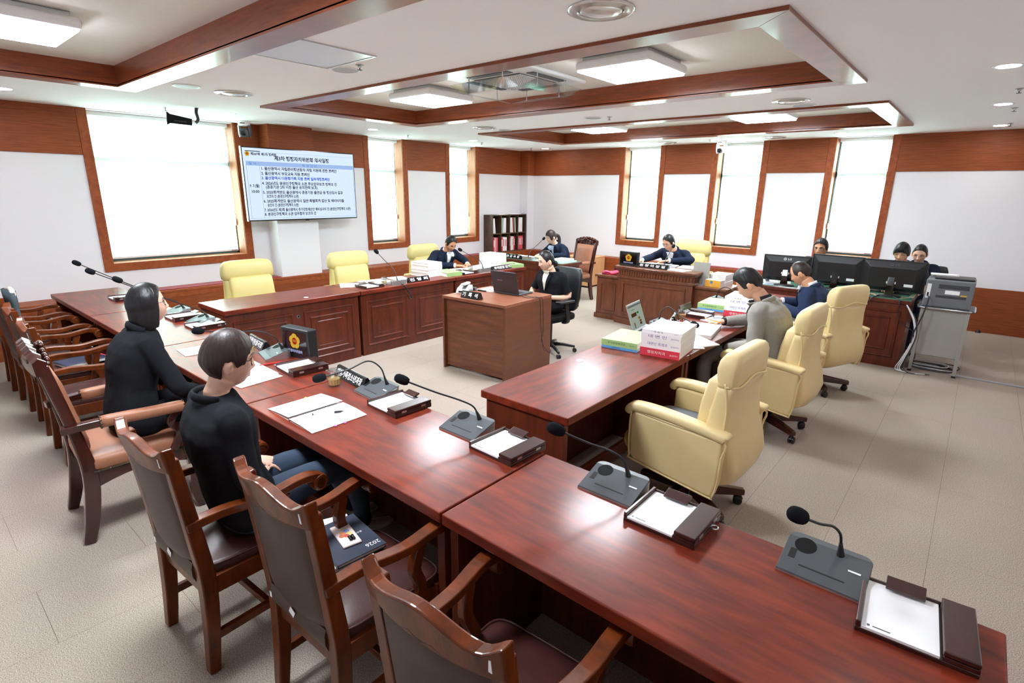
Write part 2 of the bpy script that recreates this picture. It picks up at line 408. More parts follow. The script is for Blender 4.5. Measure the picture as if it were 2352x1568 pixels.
# pilaster behind the television, corner pier
pil = MB().box(0, 0.285, -6.07, -5.42, 0.0, 2.70).obj('wall_pilaster', M_wall, bevel=0.004); struct(pil)
MB().box(0.0, 0.297, -6.082, -5.408, 2.185, 2.699).obj('band_panel', M_band, pil, bevel=0.002)
pier = MB().box(0, 0.225, -0.23, 0, 0.0, 2.70).obj('wall_corner_pier', M_wall, bevel=0.004); struct(pier)
MB().box(0, 0.237, -0.242, 0, 2.185, 2.699).obj('band_panel', M_band, pier, bevel=0.002)
# side wall band
sb = MB().box(RW-0.014, RW, BACK, -0.0, 2.185, 2.70).obj('band_panel', M_band, ws)
# wainscot ledge along the left wall and part of the right wall
LZ = 0.567
l1 = MB().box(0, 0.335, BACK, -0.0, 0.0, LZ-0.03).obj('trim_1', M_band); struct(l1)
MB().box(0, 0.345, BACK, -0.0, LZ-0.03, LZ).obj('ledge_board', M_trim, l1, bevel=0.003)
MB().box(0.335, 0.341, BACK, 0, LZ-0.095, LZ-0.032).obj('ledge_rail', M_trim, l1)
MB().box(0.10, 0.30, -7.75, -6.1, LZ, LZ+0.012).obj('red_strip', M_redstrip, l1, bevel=0.003)
MB().box(0.10, 0.30, -3.0, -1.45, LZ, LZ+0.012).obj('red_strip', M_redstrip, l1, bevel=0.003)
l2 = MB().box(0.335, 7.45, -0.215, 0.0, 0.0, LZ-0.03).obj('trim_2', M_band); struct(l2)
MB().box(0.345, 7.45, -0.225, 0.0, LZ-0.03, LZ).obj('ledge_board', M_trim, l2, bevel=0.003)
MB().box(0.345, 7.45, -0.221, -0.215, LZ-0.095, LZ-0.032).obj('ledge_rail', M_trim, l2)
MB().box(3.9, 5.9, -0.16, -0.03, LZ, LZ+0.012).obj('red_strip', M_redstrip, l2, bevel=0.003)
l3 = MB().box(7.45, RW, -0.016, 0.0, 0.0, 0.62).obj('trim_3', M_band, bevel=0.002); struct(l3)
MB().box(7.45, RW, -0.024, -0.016, 0.0, 0.115).obj('skirting', M_band, l3, bevel=0.002)
l4 = MB().box(RW-0.016, RW, BACK, -0.016, 0.0, 0.62).obj('trim_4', M_band); struct(l4)

# ceiling with three coffers
CX0, CX1 = 1.88, 7.205
COF = [(-10.30, -8.09), (-6.93, -4.72), (-3.53, -1.30)]
LIP, RZ = 0.195, 2.85
mb = MB(); hx0, hx1 = CX0+0.1, CX1-0.1
yy = BACK
for (a, b) in COF:
    mb.box(0, RW, yy, a+0.1, H, H+0.3); mb.box(0, hx0, a+0.1, b-0.1, H, H+0.3); mb.box(hx1, RW, a+0.1, b-0.1, H, H+0.3); yy = b-0.1
mb.box(0, RW, yy, 0, H, H+0.3)
ceil = mb.obj('ceiling', M_ceil); struct(ceil)
for n, (a, b) in enumerate(COF):
    cf = MB().box(CX0+0.05, CX1-0.05, a+0.05, b-0.05, RZ, RZ+0.06).obj('ceiling_recess', M_recess); struct(cf)
    x0, x1, i0, i1, j0, j1 = CX0, CX1, CX0+LIP, CX1-LIP, a+LIP, b-LIP
    zz0, zz1 = H-0.022, H
    for pts in ([(x0, a), (x1, a), (i1, j0), (i0, j0)], [(x1, a), (x1, b), (i1, j1), (i1, j0)], [(x1, b), (x0, b), (i0, j1), (i1, j1)], [(x0, b), (x0, a), (i0, j0), (i0, j1)]):
        MB().prism(pts, zz0, zz1, 'z').obj('coffer_lip', M_lip, cf, bevel=0.002)
    t = 0.02
    for (p, q, r, s_) in ((i0-t, i1+t, j0-t, j0), (i0-t, i1+t, j1, j1+t), (i0-t, i0, j0, j1), (i1, i1+t, j0, j1)):
        MB().box(p, q, r, s_, H-0.01, RZ).obj('coffer_side', M_lip, cf)
# LED panels
def panel_light(x, y, label):
    t = thing('ceiling_panel_light', label, 'ceiling light', (x, y, RZ), 0, 'square LED panels in the ceiling coffers')
    MB().box(-0.28, 0.28, -0.28, 0.28, -0.045, 0).obj('backing_tray', M_alu, t, bevel=0.004)
    MB().box(-0.325, 0.325, -0.325, 0.325, -0.102, -0.03).obj('housing', M_white, t, bevel=0.03, seg=4)
    MB().box(-0.305, 0.305, -0.305, 0.305, -0.108, -0.1).obj('diffuser', M_led, t, bevel=0.003)
    return t
panel_light(3.38, -5.79, 'square LED panel light in the long middle coffer, on the television side')
panel_light(5.75, -5.79, 'square LED panel light in the long middle coffer, beside the air conditioner')
panel_light(3.36, -2.40, 'square LED panel light in the far coffer, nearer the bookshelf corner')
panel_light(5.75, -2.40, 'square LED panel light in the far coffer, above the chairman desk side')
panel_light(3.38, -9.19, 'large square LED panel light cut by the upper left picture edge')
panel_light(5.75, -9.19, 'square LED panel light in the nearest coffer, above the camera')
def downlight(x, y, label):
    t = thing('downlight', label, 'downlight', (x, y, H), 0, 'recessed round downlights')
    MB().lathe([(0.062, -0.002), (0.085, -0.004), (0.088, -0.0005), (0.088, 0.0)], 28).obj('trim_ring', M_white, t, smooth=True)
    MB().lathe([(0.0, -0.007), (0.05, -0.007), (0.066, -0.0045), (0.066, 0)], 28, cap=False).obj('lens', M_down, t, smooth=True)
for x, y, l in [(8.02, -4.70, 'round downlight nearest the upper right picture edge'), (8.02, -2.66, 'round downlight, middle one of the right row of three'),
                (8.02, -0.58, 'round downlight over the timber band at the far right'), (0.93, -4.79, 'round downlight above the narrow window beside the television'),
                (0.93, -2.66, 'round downlight between the two narrow windows of the television wall'), (0.93, -0.55, 'round downlight close to the far room corner'),
                (0.93, -6.86, 'round downlight above the wide window, by the hanging black antenna'), (0.93, -8.89, 'round downlight at the left picture edge'),
                (2.76, -0.63, 'round downlight over the first narrow window behind the chairman'), (4.50, -0.63, 'round downlight beside the white dome camera on the far wall'),
                (6.29, -0.61, 'round downlight over the window behind the monitors'), (8.02, -6.75, 'round downlight beyond the picture at the side wall'), (8.02, -8.8, 'round downlight above the photographer')]:
    downlight(x, y, l)
M_diffsil = mat('diffuser_metal', (214, 212, 210), rough=0.22, metal=0.55)
def diffuser(x, y, label):
    t = thing('air_diffuser', label, 'air diffuser', (x, y, H), 0, 'round ceiling air diffusers')
    MB().lathe([(0.165, 0), (0.168, -0.006), (0.15, -0.012), (0.13, -0.004), (0.118, -0.016), (0.112, -0.004)], 36, cap=False).obj('ring', M_diffsil, t, smooth=True)
    MB().lathe([(0.0, -0.022), (0.06, -0.021), (0.1, -0.014), (0.106, -0.008), (0.10, -0.002)], 36, cap=False).obj('dish', M_diffsil, t, smooth=True)
    MB().lathe([(0.115, -0.0015), (0.1, -0.0015), (0.0, -0.0015)], 36, cap=False).obj('throat', M_gry, t)
for x, y, l in [(6.47, -7.41, 'large round air diffuser at the top middle of the picture'), (2.48, -7.46, 'round air diffuser near the black hanging antenna'),
                (2.50, -4.04, 'round air diffuser between the two coffers on the television side'), (6.48, -4.02, 'round air diffuser between the two coffers on the monitor side'),
                (3.60, -0.54, 'round air diffuser along the far wall, left one of two'), (5.37, -0.52, 'round air diffuser along the far wall, by the dome camera')]:
    diffuser(x, y, l)
M_mesh = mat('speaker_mesh', (176, 176, 178), rough=0.5, metal=0.3, bump=0.4, bscale=400)
def ceil_speaker(x, y, label):
    t = thing('ceiling_speaker', label, 'speaker', (x, y, H), 0, 'round ceiling speakers')
    MB().lathe([(0.112, 0), (0.112, -0.004), (0.105, -0.008), (0.094, -0.006)], 32, cap=False).obj('rim', M_white, t, smooth=True)
    MB().lathe([(0, -0.008), (0.06, -0.0075), (0.096, -0.004)], 32, cap=False).obj('grille', M_mesh, t, smooth=True)
for x, y, l in [(2.51, -7.88, 'round ceiling speaker between the nearest coffer and the wide window'), (4.24, -7.40, 'round ceiling speaker beside the access hatch'),
                (4.30, -4.05, 'round ceiling speaker midway between the two far coffers'), (6.51, -3.67, 'round ceiling speaker next to the diffuser on the monitor side'),
                (2.55, -3.65, 'round ceiling speaker next to the diffuser on the television side')]: ceil_speaker(x, y, l)
t = thing('access_hatch', 'square ceiling access hatch with bright metal rim beside the nearest coffer', 'hatch', (4.49, -7.80, H))
MB().box(-0.29, 0.29, -0.27, 0.27, -0.006, 0).obj('hatch_panel', mat('hatch_panel', (214, 214, 216), rough=0.25, bump=0.1, bscale=60), t)
for a in ((-0.3, 0.3, -0.285, -0.27), (-0.3, 0.3, 0.27, 0.285), (-0.3, -0.29, -0.27, 0.27), (0.29, 0.3, -0.27, 0.27)):
    MB().box(*a, -0.009, 0).obj('rim_strip', M_alu, t)
SPR = [(0.836, -7.51, 'by the wide window'), (4.47, -7.43, 'by the access hatch'), (0.72, -3.96, 'over the first narrow window of the television wall'), (0.79, -2.3, 'over the second narrow window of the television wall'),
       (4.5, -4.01, 'midway between the coffers'), (0.75, -0.79, 'near the far corner'), (8.11, -2.32, 'at the right picture edge'), (8.11, -0.78, 'near the last downlight of the right row'), (8.11, -3.6, 'cut by the right picture edge'), (4.42, -0.66, 'beside the dome camera downlight')]
for x, y, l in SPR:
    t = thing('sprinkler', 'small metal fire sprinkler '+l, 'sprinkler', (x, y, H), 0, 'ceiling fire sprinklers')
    MB().lathe([(0.03, 0), (0.03, -0.003), (0.012, -0.012), (0.012, -0.02)], 14).obj('escutcheon', M_alu, t, smooth='auto')
    MB().lathe([(0.004, -0.02), (0.004, -0.034), (0.018, -0.034), (0.018, -0.037), (0.0, -0.037)], 12).obj('deflector', M_gry, t)
# ceiling cassette air conditioner with clear wind deflectors
t = thing('air_conditioner', 'four-way ceiling cassette air conditioner with clear deflector blades in the middle coffer', 'air conditioner', (4.56, -5.80, RZ))
MB().box(-0.47, 0.47, -0.47, 0.47, -0.035, 0).obj('cassette_frame', M_white, t, bevel=0.02, seg=3)
gr = MB().box(-0.27, 0.27, -0.27, 0.27, -0.042, -0.036).obj('return_grille', M_gry, t)
for k in range(23):
    for (x0, x1, y0, y1) in ((-0.27+k*0.0243, -0.262+k*0.0243, -0.27, 0.27), (-0.27, 0.27, -0.27+k*0.0243, -0.262+k*0.0243)):
        MB().box(x0, x1, y0, y1, -0.047, -0.042).obj('grille_bar', M_white, gr)
M_acry = glassy('clear_acrylic', (238, 242, 244), 0.22, 0.05)
for k in range(4):
    R = Matrix.Rotation(k*PI/2, 4, 'Z')
    q = MB(); q.T = R; q.box(-0.24, 0.24, 0.32, 0.40, -0.04, -0.034).obj('air_slot', M_gry, t)
    q = MB(); q.T = R @ Matrix.Translation((0, 0.43, -0.13)) @ Matrix.Rotation(math.radians(16), 4, 'X'); q.box(-0.33, 0.33, -0.09, 0.09, -0.002, 0.002)
    d = q.obj('deflector_blade', M_acry, t)
    for sx in (-0.2, 0.2):
        q = MB(); q.T = R; q.tube([(sx, 0.41, -0.035), (sx, 0.41, -0.135)], 0.005, 8).obj('deflector_strut', M_alu, t)
# thin slot in the ceiling by the pilaster
MB().box(0.36, 0.372, -6.0, -5.3, H-0.0008, H).obj('ceiling_slot', M_gry, ceil)
# ------------------------------------------------------------------ furniture helpers
def sweep(mb, path, sizes, side=(1, 0, 0), round_=0):
    """rectangular bar along a path; sizes [(across, thick)] ; `side` is the across axis"""
    P = [Vector(p) for p in path]; n = len(P); secs = []
    for i, p in enumerate(P):
        t = (P[min(i+1, n-1)]-P[max(i-1, 0)]).normalized(); a = Vector(side); a = (a-t*a.dot(t)).normalized(); b = t.cross(a)
        w, h = sizes[i] if isinstance(sizes, list) else sizes
        if round_:
            ring = []
            for k in range(round_):
                q = 2*PI*k/round_; c_, s_ = math.cos(q), math.sin(q)
                e = 0.55
                ring.append(tuple(p+a*(w/2*math.copysign(abs(c_)**e, c_))+b*(h/2*math.copysign(abs(s_)**e, s_))))
            secs.append(ring)
        else:
            secs.append([tuple(p+a*w/2*sx+b*h/2*sy) for sx, sy in ((-1, -1), (1, -1), (1, 1), (-1, 1))])
    return mb.loft(secs)
def rring(cx, cy, cz, w, d, n=24, e=0.5, flip=False):
    """rounded-rectangle ring in a horizontal plane"""
    out = []
    for k in range(n):
        a = 2*PI*k/n; c, s = math.cos(a), math.sin(a)
        out.append((cx+w/2*math.copysign(abs(c)**e, c), cy+d/2*math.copysign(abs(s)**e, s), cz))
    return out
def cushion(name, m, parent, w, d, z0, z1, y0=0, x0=0, e=0.35, puff=0.012, taper=0.0):
    mb = MB(); h = z1-z0; secs = []
    for t, k in ((0, 0.90), (0.12, 0.97), (0.35, 1.0), (0.7, 1.0), (0.9, 0.97), (1.0, 0.90), (1.06, 0.6), (1.08, 0.25)):
        zz = z0+h*min(t, 1.0)+(puff*(t-1.0)/0.08 if t > 1 else 0)
        r = rring(x0, y0, zz, w*k, d*k, 28, e)
        if taper: r = [(p[0]*(1+taper*(p[1]-y0)/d), p[1], p[2]) for p in r]
        secs.append(r)
    return mb.loft(secs).obj(name, m, parent, smooth=True)

# ------------------------------------------------------------------ member desks
def make_desk():
    L, D, T = 1.484, 0.60, 0.755
    t = thing('meeting_desk', 'x', 'desk')
    MB().box(-L/2, L/2, -D/2, D/2, T-0.045, T).obj('desk_top', M_desk, t, bevel=0.006, seg=3)
    F = -D/2+0.035
    body = MB().box(-L/2+0.012, L/2-0.012, F, F+0.022, 0.0, T-0.045).obj('front_panel', M_deskp, t, bevel=0.002)
    for x0, x1 in ((-L/2+0.075, -0.055), (0.055, L/2-0.075)):
        MB().rect_frame(x0, x1, 0.10, 0.632, 0.028, F, F-0.014).obj('outer_moulding', M_deskp, body, bevel=0.0)
        MB().rect_frame(x0+0.075, x1-0.075, 0.175, 0.557, 0.022, F, F-0.011).obj('inner_moulding', M_deskp, body)
        a, b, c, d = x0+0.135, x1-0.135, 0.235, 0.497; k = 0.022
        pts = [(a+k, c), (b-k, c), (b-k, c+k*.4), (b, c+k), (b, d-k), (b-k, d-k*.4), (b-k, d), (a+k, d), (a+k, d-k*.4), (a, d-k), (a, c+k), (a+k, c+k*.4)]
        MB().tube([(p[0], F-0.0005, p[1]) for p in pts], 0.0022, 4, closed=True).obj('panel_bead', M_deskp, body)
    MB().lathe([(0.017, 0), (0.021, 0), (0.021, 0.006), (0.016, 0.006)], 18, cap=False).mesh('x')
    q = MB(); q.T = Matrix.Translation((0, F, 0.585)) @ Matrix.Rotation(PI/2, 4, 'X'); q.lathe([(0.012, 0.0005), (0.013, 0.004), (0.016, 0.004), (0.017, 0)], 18, cap=False)
    cp_ = q.obj('cable_port', M_alu, t, smooth='auto')
    q2 = MB(); q2.T = q.T; q2.lathe([(0.0, 0.0008), (0.012, 0.0008)], 18, cap=False); q2.obj('port_hole', M_blk2, cp_)
    for sx in (-1, 1):
        MB().box(min(sx*(L/2-0.012), sx*(L/2-0.05)), max(sx*(L/2-0.012), sx*(L/2-0.05)), F+0.022, D/2-0.03, 0.0, T-0.045).obj('side_panel', M_deskp, t, bevel=0.002)
        MB().rect_frame(F+0.09, D/2-0.09, 0.1, 0.62, 0.025, -0.0, 0.012)
    MB().box(-L/2+0.05, L/2-0.05, -0.06, D/2-0.10, T-0.118, T-0.098).obj('under_shelf', M_deskp, t, bevel=0.002)
    MB().box(-0.015, 0.015, -0.06, D/2-0.11, T-0.098, T-0.045).obj('shelf_divider', M_deskp, t)
    MB().box(-L/2+0.05, L/2-0.05, 0.02, 0.05, 0.07, 0.16).obj('foot_rail', M_deskp, t, bevel=0.003)
    return t
DESK = make_desk()
G = 'matching mahogany meeting desks'; LDESK = []; RDESK = []
DESK.location = (7.585, -8.56, 0); DESK.rotation_euler = (0, 0, PI); DESK['group'] = G
DESK['label'] = 'glossy mahogany desk nearest the camera, running out at the lower right corner'
for k, l in ((1, 'mahogany desk in the front row carrying the open document and the nameplate'), (2, 'mahogany desk in the front row carrying the emblem display and a red pen'),
             (3, 'mahogany desk in the front row just beyond the woman with bobbed hair'), (4, 'mahogany desk at the far end of the front row, touching the window wall side')):
    dup(DESK, (7.585-1.492*k, -8.56, 0), PI, l, G)
for k, l in ((0, 'empty mahogany desk below the television, closest to the front row'), (1, 'mahogany desk under the television wall with a hanging microphone cable'), (2, 'mahogany desk in front of the man in a dark suit by the window')):
    o = dup(DESK, (2.70, -7.285+1.452*k, 0), PI/2, l, G); o.scale = (0.972, 1, 1); LDESK.append(o)
for k, l in ((0, 'mahogany desk with a bare glossy top beside the nearest cream chair'), (1, 'mahogany desk in front of the man in a grey blazer'), (2, 'mahogany desk in front of the man in a navy blazer')):
    RDESK.append(dup(DESK, (6.40, -7.145+1.492*k, 0), -PI/2, l, G))

def grommet(desk, x, y):
    MB().lathe([(0.0, 0.001), (0.018, 0.001), (0.019, 0.003), (0.024, 0.003), (0.026, 0.0)], 20, c=(x, y, 0.755), cap=False).obj('cable_grommet', M_alu, desk, smooth='auto')
grommet(LDESK[0], 0.14, -0.20); grommet(RDESK[0], -0.10, -0.19)

# ------------------------------------------------------------------ recorder's desk
t = thing('recorder_desk', 'plain brown laminate box desk standing alone in the middle of the room', 'desk', (4.325, -5.775, 0), math.radians(3.0))
w, d, z = 0.84, 0.80, 0.785
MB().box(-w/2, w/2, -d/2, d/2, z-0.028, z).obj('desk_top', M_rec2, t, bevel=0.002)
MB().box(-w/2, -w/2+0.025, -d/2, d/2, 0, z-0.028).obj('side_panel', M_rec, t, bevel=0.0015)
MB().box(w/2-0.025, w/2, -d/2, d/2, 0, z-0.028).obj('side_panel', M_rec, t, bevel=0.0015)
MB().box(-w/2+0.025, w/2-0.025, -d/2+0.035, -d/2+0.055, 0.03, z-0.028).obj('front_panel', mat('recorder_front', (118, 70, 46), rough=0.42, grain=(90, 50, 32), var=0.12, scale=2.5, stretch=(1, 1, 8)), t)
# ------------------------------------------------------------------ expert adviser's desk with green glass
t = thing('adviser_desk', 'dark wooden desk with a green glass top in front of the carved armchair', 'desk', (2.32, -2.76, 0))
MB().box(-0.9, 0.9, -0.28, 0.28, 0.705, 0.75).obj('desk_top', M_deskp, t, bevel=0.006)
MB().box(-0.87, 0.87, -0.26, 0.24, 0.07, 0.705).obj('desk_body', M_deskp, t, bevel=0.003)
MB().box(-0.885, 0.885, -0.275, 0.255, 0.0, 0.07).obj('plinth', M_deskp, t, bevel=0.003)
q = MB(); q.rect_frame(-0.8, -0.05, 0.14, 0.63, 0.025, -0.26, -0.272).rect_frame(0.05, 0.8, 0.14, 0.63, 0.025, -0.26, -0.272); q.obj('front_moulding', M_deskp, t)
q = MB(); q.T = Matrix.Translation((0.87, 0, 0)) @ Matrix.Rotation(PI/2, 4, 'Z'); q.rect_frame(-0.19, 0.17, 0.14, 0.63, 0.025, 0.0, -0.012); q.obj('end_moulding', M_deskp, t)
MB().box(-0.88, 0.88, -0.265, 0.265, 0.75, 0.757).obj('glass_top', M_greenglass, t, bevel=0.002)
# operator desks with green glass
t = thing('operator_desk', 'dark wooden desk with a green glass top carrying the computer monitors', 'desk', (6.83, -2.56, 0))
MB().box(-0.83, 0.83, -0.315, 0.315, 0.715, 0.757).obj('desk_top', M_deskp, t, bevel=0.006)
MB().box(-0.815, 0.815, -0.295, -0.27, 0.0, 0.715).obj('front_panel', M_deskp, t, bevel=0.003)
for sx in (-0.815, 0.785): MB().box(sx, sx+0.03, -0.27, 0.29, 0, 0.715).obj('side_panel', M_deskp, t, bevel=0.003)
q = MB()
for x0, x1 in ((-0.75, -0.04), (0.04, 0.75)): q.rect_frame(x0, x1, 0.11, 0.64, 0.03, -0.295, -0.309).rect_frame(x0+0.08, x1-0.08, 0.19, 0.56, 0.024, -0.295, -0.306)
q.obj('front_moulding', M_deskp, t)
MB().box(-0.82, 0.82, -0.305, 0.305, 0.757, 0.764).obj('glass_top', M_greenglass, t, bevel=0.002)
# ------------------------------------------------------------------ chairman's desk
t = thing('chairman_desk', 'carved wooden chairman desk with a fluted frieze and two lower side wings', 'desk', (4.76, -2.62, 0))
X = 0.555
def bow(x, y0, b): return y0-b*(1-(x/X)**2)
def bowed(z0, z1, y0, b, yb, over=0.0, m=M_chairm, name='x', parent=None, bev=0.003):
    n = 16; xs = [-X-over+(2*X+2*over)*i/n for i in range(n+1)]
    pts = [(x, bow(x, y0, b)) for x in xs]+[(X+over, yb), (-X-over, yb)]
    return MB().prism(pts, z0, z1, 'z').obj(name, m, parent, bevel=bev)
bowed(0.0, 0.085, -0.43, 0.06, 0.0, 0.025, name='plinth', parent=t)
bowed(0.085, 0.665, -0.40, 0.06, 0.0, 0.0, name='desk_body', parent=t)
bowed(0.665, 0.70, -0.42, 0.06, 0.0, 0.02, name='lower_cornice', parent=t)
fr_ = bowed(0.70, 0.775, -0.405, 0.06, 0.0, 0.0, name='frieze', parent=t)
bowed(0.775, 0.80, -0.43, 0.06, 0.0, 0.03, name='upper_cornice', parent=t)
bowed(0.80, 0.835, -0.46, 0.06, 0.02, 0.05, name='desk_top', parent=t, bev=0.008)
_fl = MB().prism([(-0.011, 0), (-0.007, -0.013), (0.007, -0.013), (0.011, 0)], 0.703, 0.772, 'z').mesh('flute'); _fl.materials.append(M_chairm)
for k in range(27):
    x = -X+0.02+(2*X-0.04)*k/26
    o = bpy.data.objects.new('flute', _fl); COL.objects.link(o); o.parent = fr_; o.location = (x, bow(x, -0.405, 0.06)+0.001, 0)
for k in range(9):
    for sx in (-1, 1):
        o = bpy.data.objects.new('flute', _fl); COL.objects.link(o); o.parent = fr_; o.location = (sx*X, -0.385+0.045*k, 0); o.rotation_euler = (0, 0, sx*PI/2)
n = 16; q = MB()
for za, zb_ in ((0.15, 0.172), (0.588, 0.61)):
    xs = [-0.47+0.94*i/n for i in range(n+1)]
    q.loft([[(x, bow(x, -0.40, 0.06), za), (x, bow(x, -0.416, 0.06), za), (x, bow(x, -0.416, 0.06), zb_), (x, bow(x, -0.40, 0.06), zb_)] for x in xs])
for xa in (-0.47, 0.45): q.box(xa, xa+0.02, bow(xa+.01, -0.416, 0.06), bow(xa+.01, -0.398, 0.06), 0.15, 0.61)
q.obj('front_moulding', M_chairm, t)
for sx in (-1, 1):
    a, b = sorted((sx*X, sx*(X+0.40)))
    wg = MB().box(a, b, -0.325, 0.12, 0.075, 0.625).obj('wing', M_chairm, t, bevel=0.002)
    MB().box(a-(0.02 if sx < 0 else 0), b+(0.02 if sx > 0 else 0), -0.345, 0.12, 0, 0.075).obj('wing_plinth', M_chairm, wg, bevel=0.003)
    MB().box(a-(0.03 if sx < 0 else 0), b+(0.03 if sx > 0 else 0), -0.36, 0.13, 0.625, 0.66).obj('wing_top', M_chairm, wg, bevel=0.009, seg=3)
    MB().rect_frame(a+0.07, b-0.07, 0.13, 0.545, 0.02, -0.325, -0.337).obj('wing_moulding', M_chairm, wg)
# ------------------------------------------------------------------ light oak cabinet
t = thing('oak_cabinet', 'low light oak cabinet in the far corner behind the carved armchair', 'cabinet', (2.0, -0.54, 0))
MB().box(-0.31, 0.31, -0.29, 0.29, 0.03, 0.575).obj('cabinet_body', M_oak, t, bevel=0.002)
MB().box(-0.315, 0.315, -0.295, 0.295, 0.575, 0.595).obj('cabinet_top', M_oak, t, bevel=0.002)
MB().box(-0.29, 0.29, -0.27, 0.28, 0.0, 0.03).obj('plinth', M_blk2, t)
for a in (-0.309, 0.002): MB().box(a, a+0.307, -0.308, -0.29, 0.04, 0.57).obj('door', M_oak, t, bevel=0.0015)
# ------------------------------------------------------------------ bookshelf on the ledge, with binders
M_shelf = mat('shelf_walnut', (84, 60, 44), rough=0.5, grain=(60, 42, 30), var=0.1, scale=3, stretch=(4, 4, 4))
t = thing('bookshelf', 'dark walnut pigeonhole bookshelf of two rows standing on the ledge', 'bookshelf', (0.0, -0.86, LZ))
L_, HH, DP = 1.12, 0.79, 0.26
for yy_ in (-L_/2, L_/2-0.018): MB().box(0.005, DP, yy_, yy_+0.018, 0, HH).obj('side_board', M_shelf, t, bevel=0.001)
for zz_ in (0.0, HH/2-0.009, HH-0.02): MB().box(0.005, DP, -L_/2+0.018, L_/2-0.018, zz_, zz_+0.02).obj('shelf_board', M_shelf, t, bevel=0.001)
for k in range(1, 4): MB().box(0.02, DP-0.002, -L_/2+k*L_/4-0.008, -L_/2+k*L_/4+0.008, 0.02, HH-0.02).obj('divider', M_shelf, t)
MB().box(0.005, 0.012, -L_/2, L_/2, 0.0, HH).obj('back_board', M_shelf, t)
BOOKS = {0: [('w', .045, 0), ('w', .04, -.12)], 1: [('c', .03, 0), ('g', .02, .0), ('w', .04, .1), ('w', .05, 0)], 2: [('w', .055, 0), ('w', .05, -.12), ('r', .008, -.13), ('g', .03, -.1)], 3: [('b', .03, 0), ('w', .05, 0), ('w', .04, 0), ('w', .04, .0)],
         4: [('r', .03, 0), ('r', .045, 0), ('w', .02, 0), ('p', .02, 0), ('p', .02, 0), ('p', .02, 0), ('r', .02, 0)], 5: [('w', .012, 0), ('r', .055, 0), ('w', .06, 0), ('w', .07, 0)], 6: [('r', .05, 0), ('w', .02, 0), ('w', .02, 0), ('c', .02, 0), ('w', .03, 0), ('r', .045, 0)],
         7: [('r', .03, 0), ('p', .02, 0), ('r', .03, 0), ('p', .025, 0), ('r', .025, 0), ('p', .02, 0), ('r', .03, 0)]}
BM = {'w': mat('binder_white', (236, 236, 238), rough=0.55), 'r': mat('binder_red', (205, 44, 58), rough=0.5), 'p': mat('binder_pink', (222, 120, 134), rough=0.55), 'c': mat('binder_cream', (232, 222, 190), rough=0.6), 'g': mat('binder_green', (170, 196, 170), rough=0.6), 'b': mat('binder_pale_blue', (196, 206, 224), rough=0.55)}
CN = {'w': 'white', 'r': 'red', 'p': 'pink', 'c': 'cream', 'g': 'green', 'b': 'pale blue'}
ORD = ['first', 'second', 'third', 'last']
PLC = ['first', 'second', 'third', 'fourth', 'fifth', 'sixth', 'seventh']
for cell, bk in BOOKS.items():
    row, c = divmod(cell, 4); y = -0.86-L_/2+c*L_/4+(0.02 if c == 0 else 0.009); zb = LZ+0.02 if row else LZ+HH/2+0.011
    for n, (cc, th, tilt) in enumerate(bk):
        hgt = 0.315 if row == 0 else 0.30-0.01*(n % 2)
        o = thing('binder', '%s binder, %s in the %s compartment of the %s shelf row' % (CN[cc], PLC[n], ORD[c], 'upper' if row == 0 else 'lower'), 'binder', (0.13, y+th/2+(0.02 if tilt else 0), zb), 0, 'binders in the bookshelf')
        bo = MB().box(-0.10, 0.105, -th/2+0.001, th/2-0.001, 0, hgt).obj('cover', BM[cc], o, bevel=0.002)
        if row == 1 and th > 0.024:
            MB().box(0.105, 0.1056, -th/5, th/5, hgt*.35, hgt*.85).obj('spine_label', BM['w' if cc in 'rp' else 'r'], o)
        if tilt: o.rotation_euler = (-tilt*0.8, 0, 0)
        y += th+(0.03 if tilt else 0.0015)
for (x_, y_, rz_, l) in ((0.14, -1.05, 0.1, 'loose white papers lying on top of the bookshelf'), (0.12, -0.6, -0.15, 'second loose white papers on top of the bookshelf, nearer the corner')):
    o = tag(MB().box(-0.1, 0.1, -0.15, 0.15, 0, 0.012).obj('paper_stack', M_paper), l, 'papers', 'papers on the bookshelf'); o.location = (x_, y_, LZ+HH); o.rotation_euler = (0, 0, rz_)

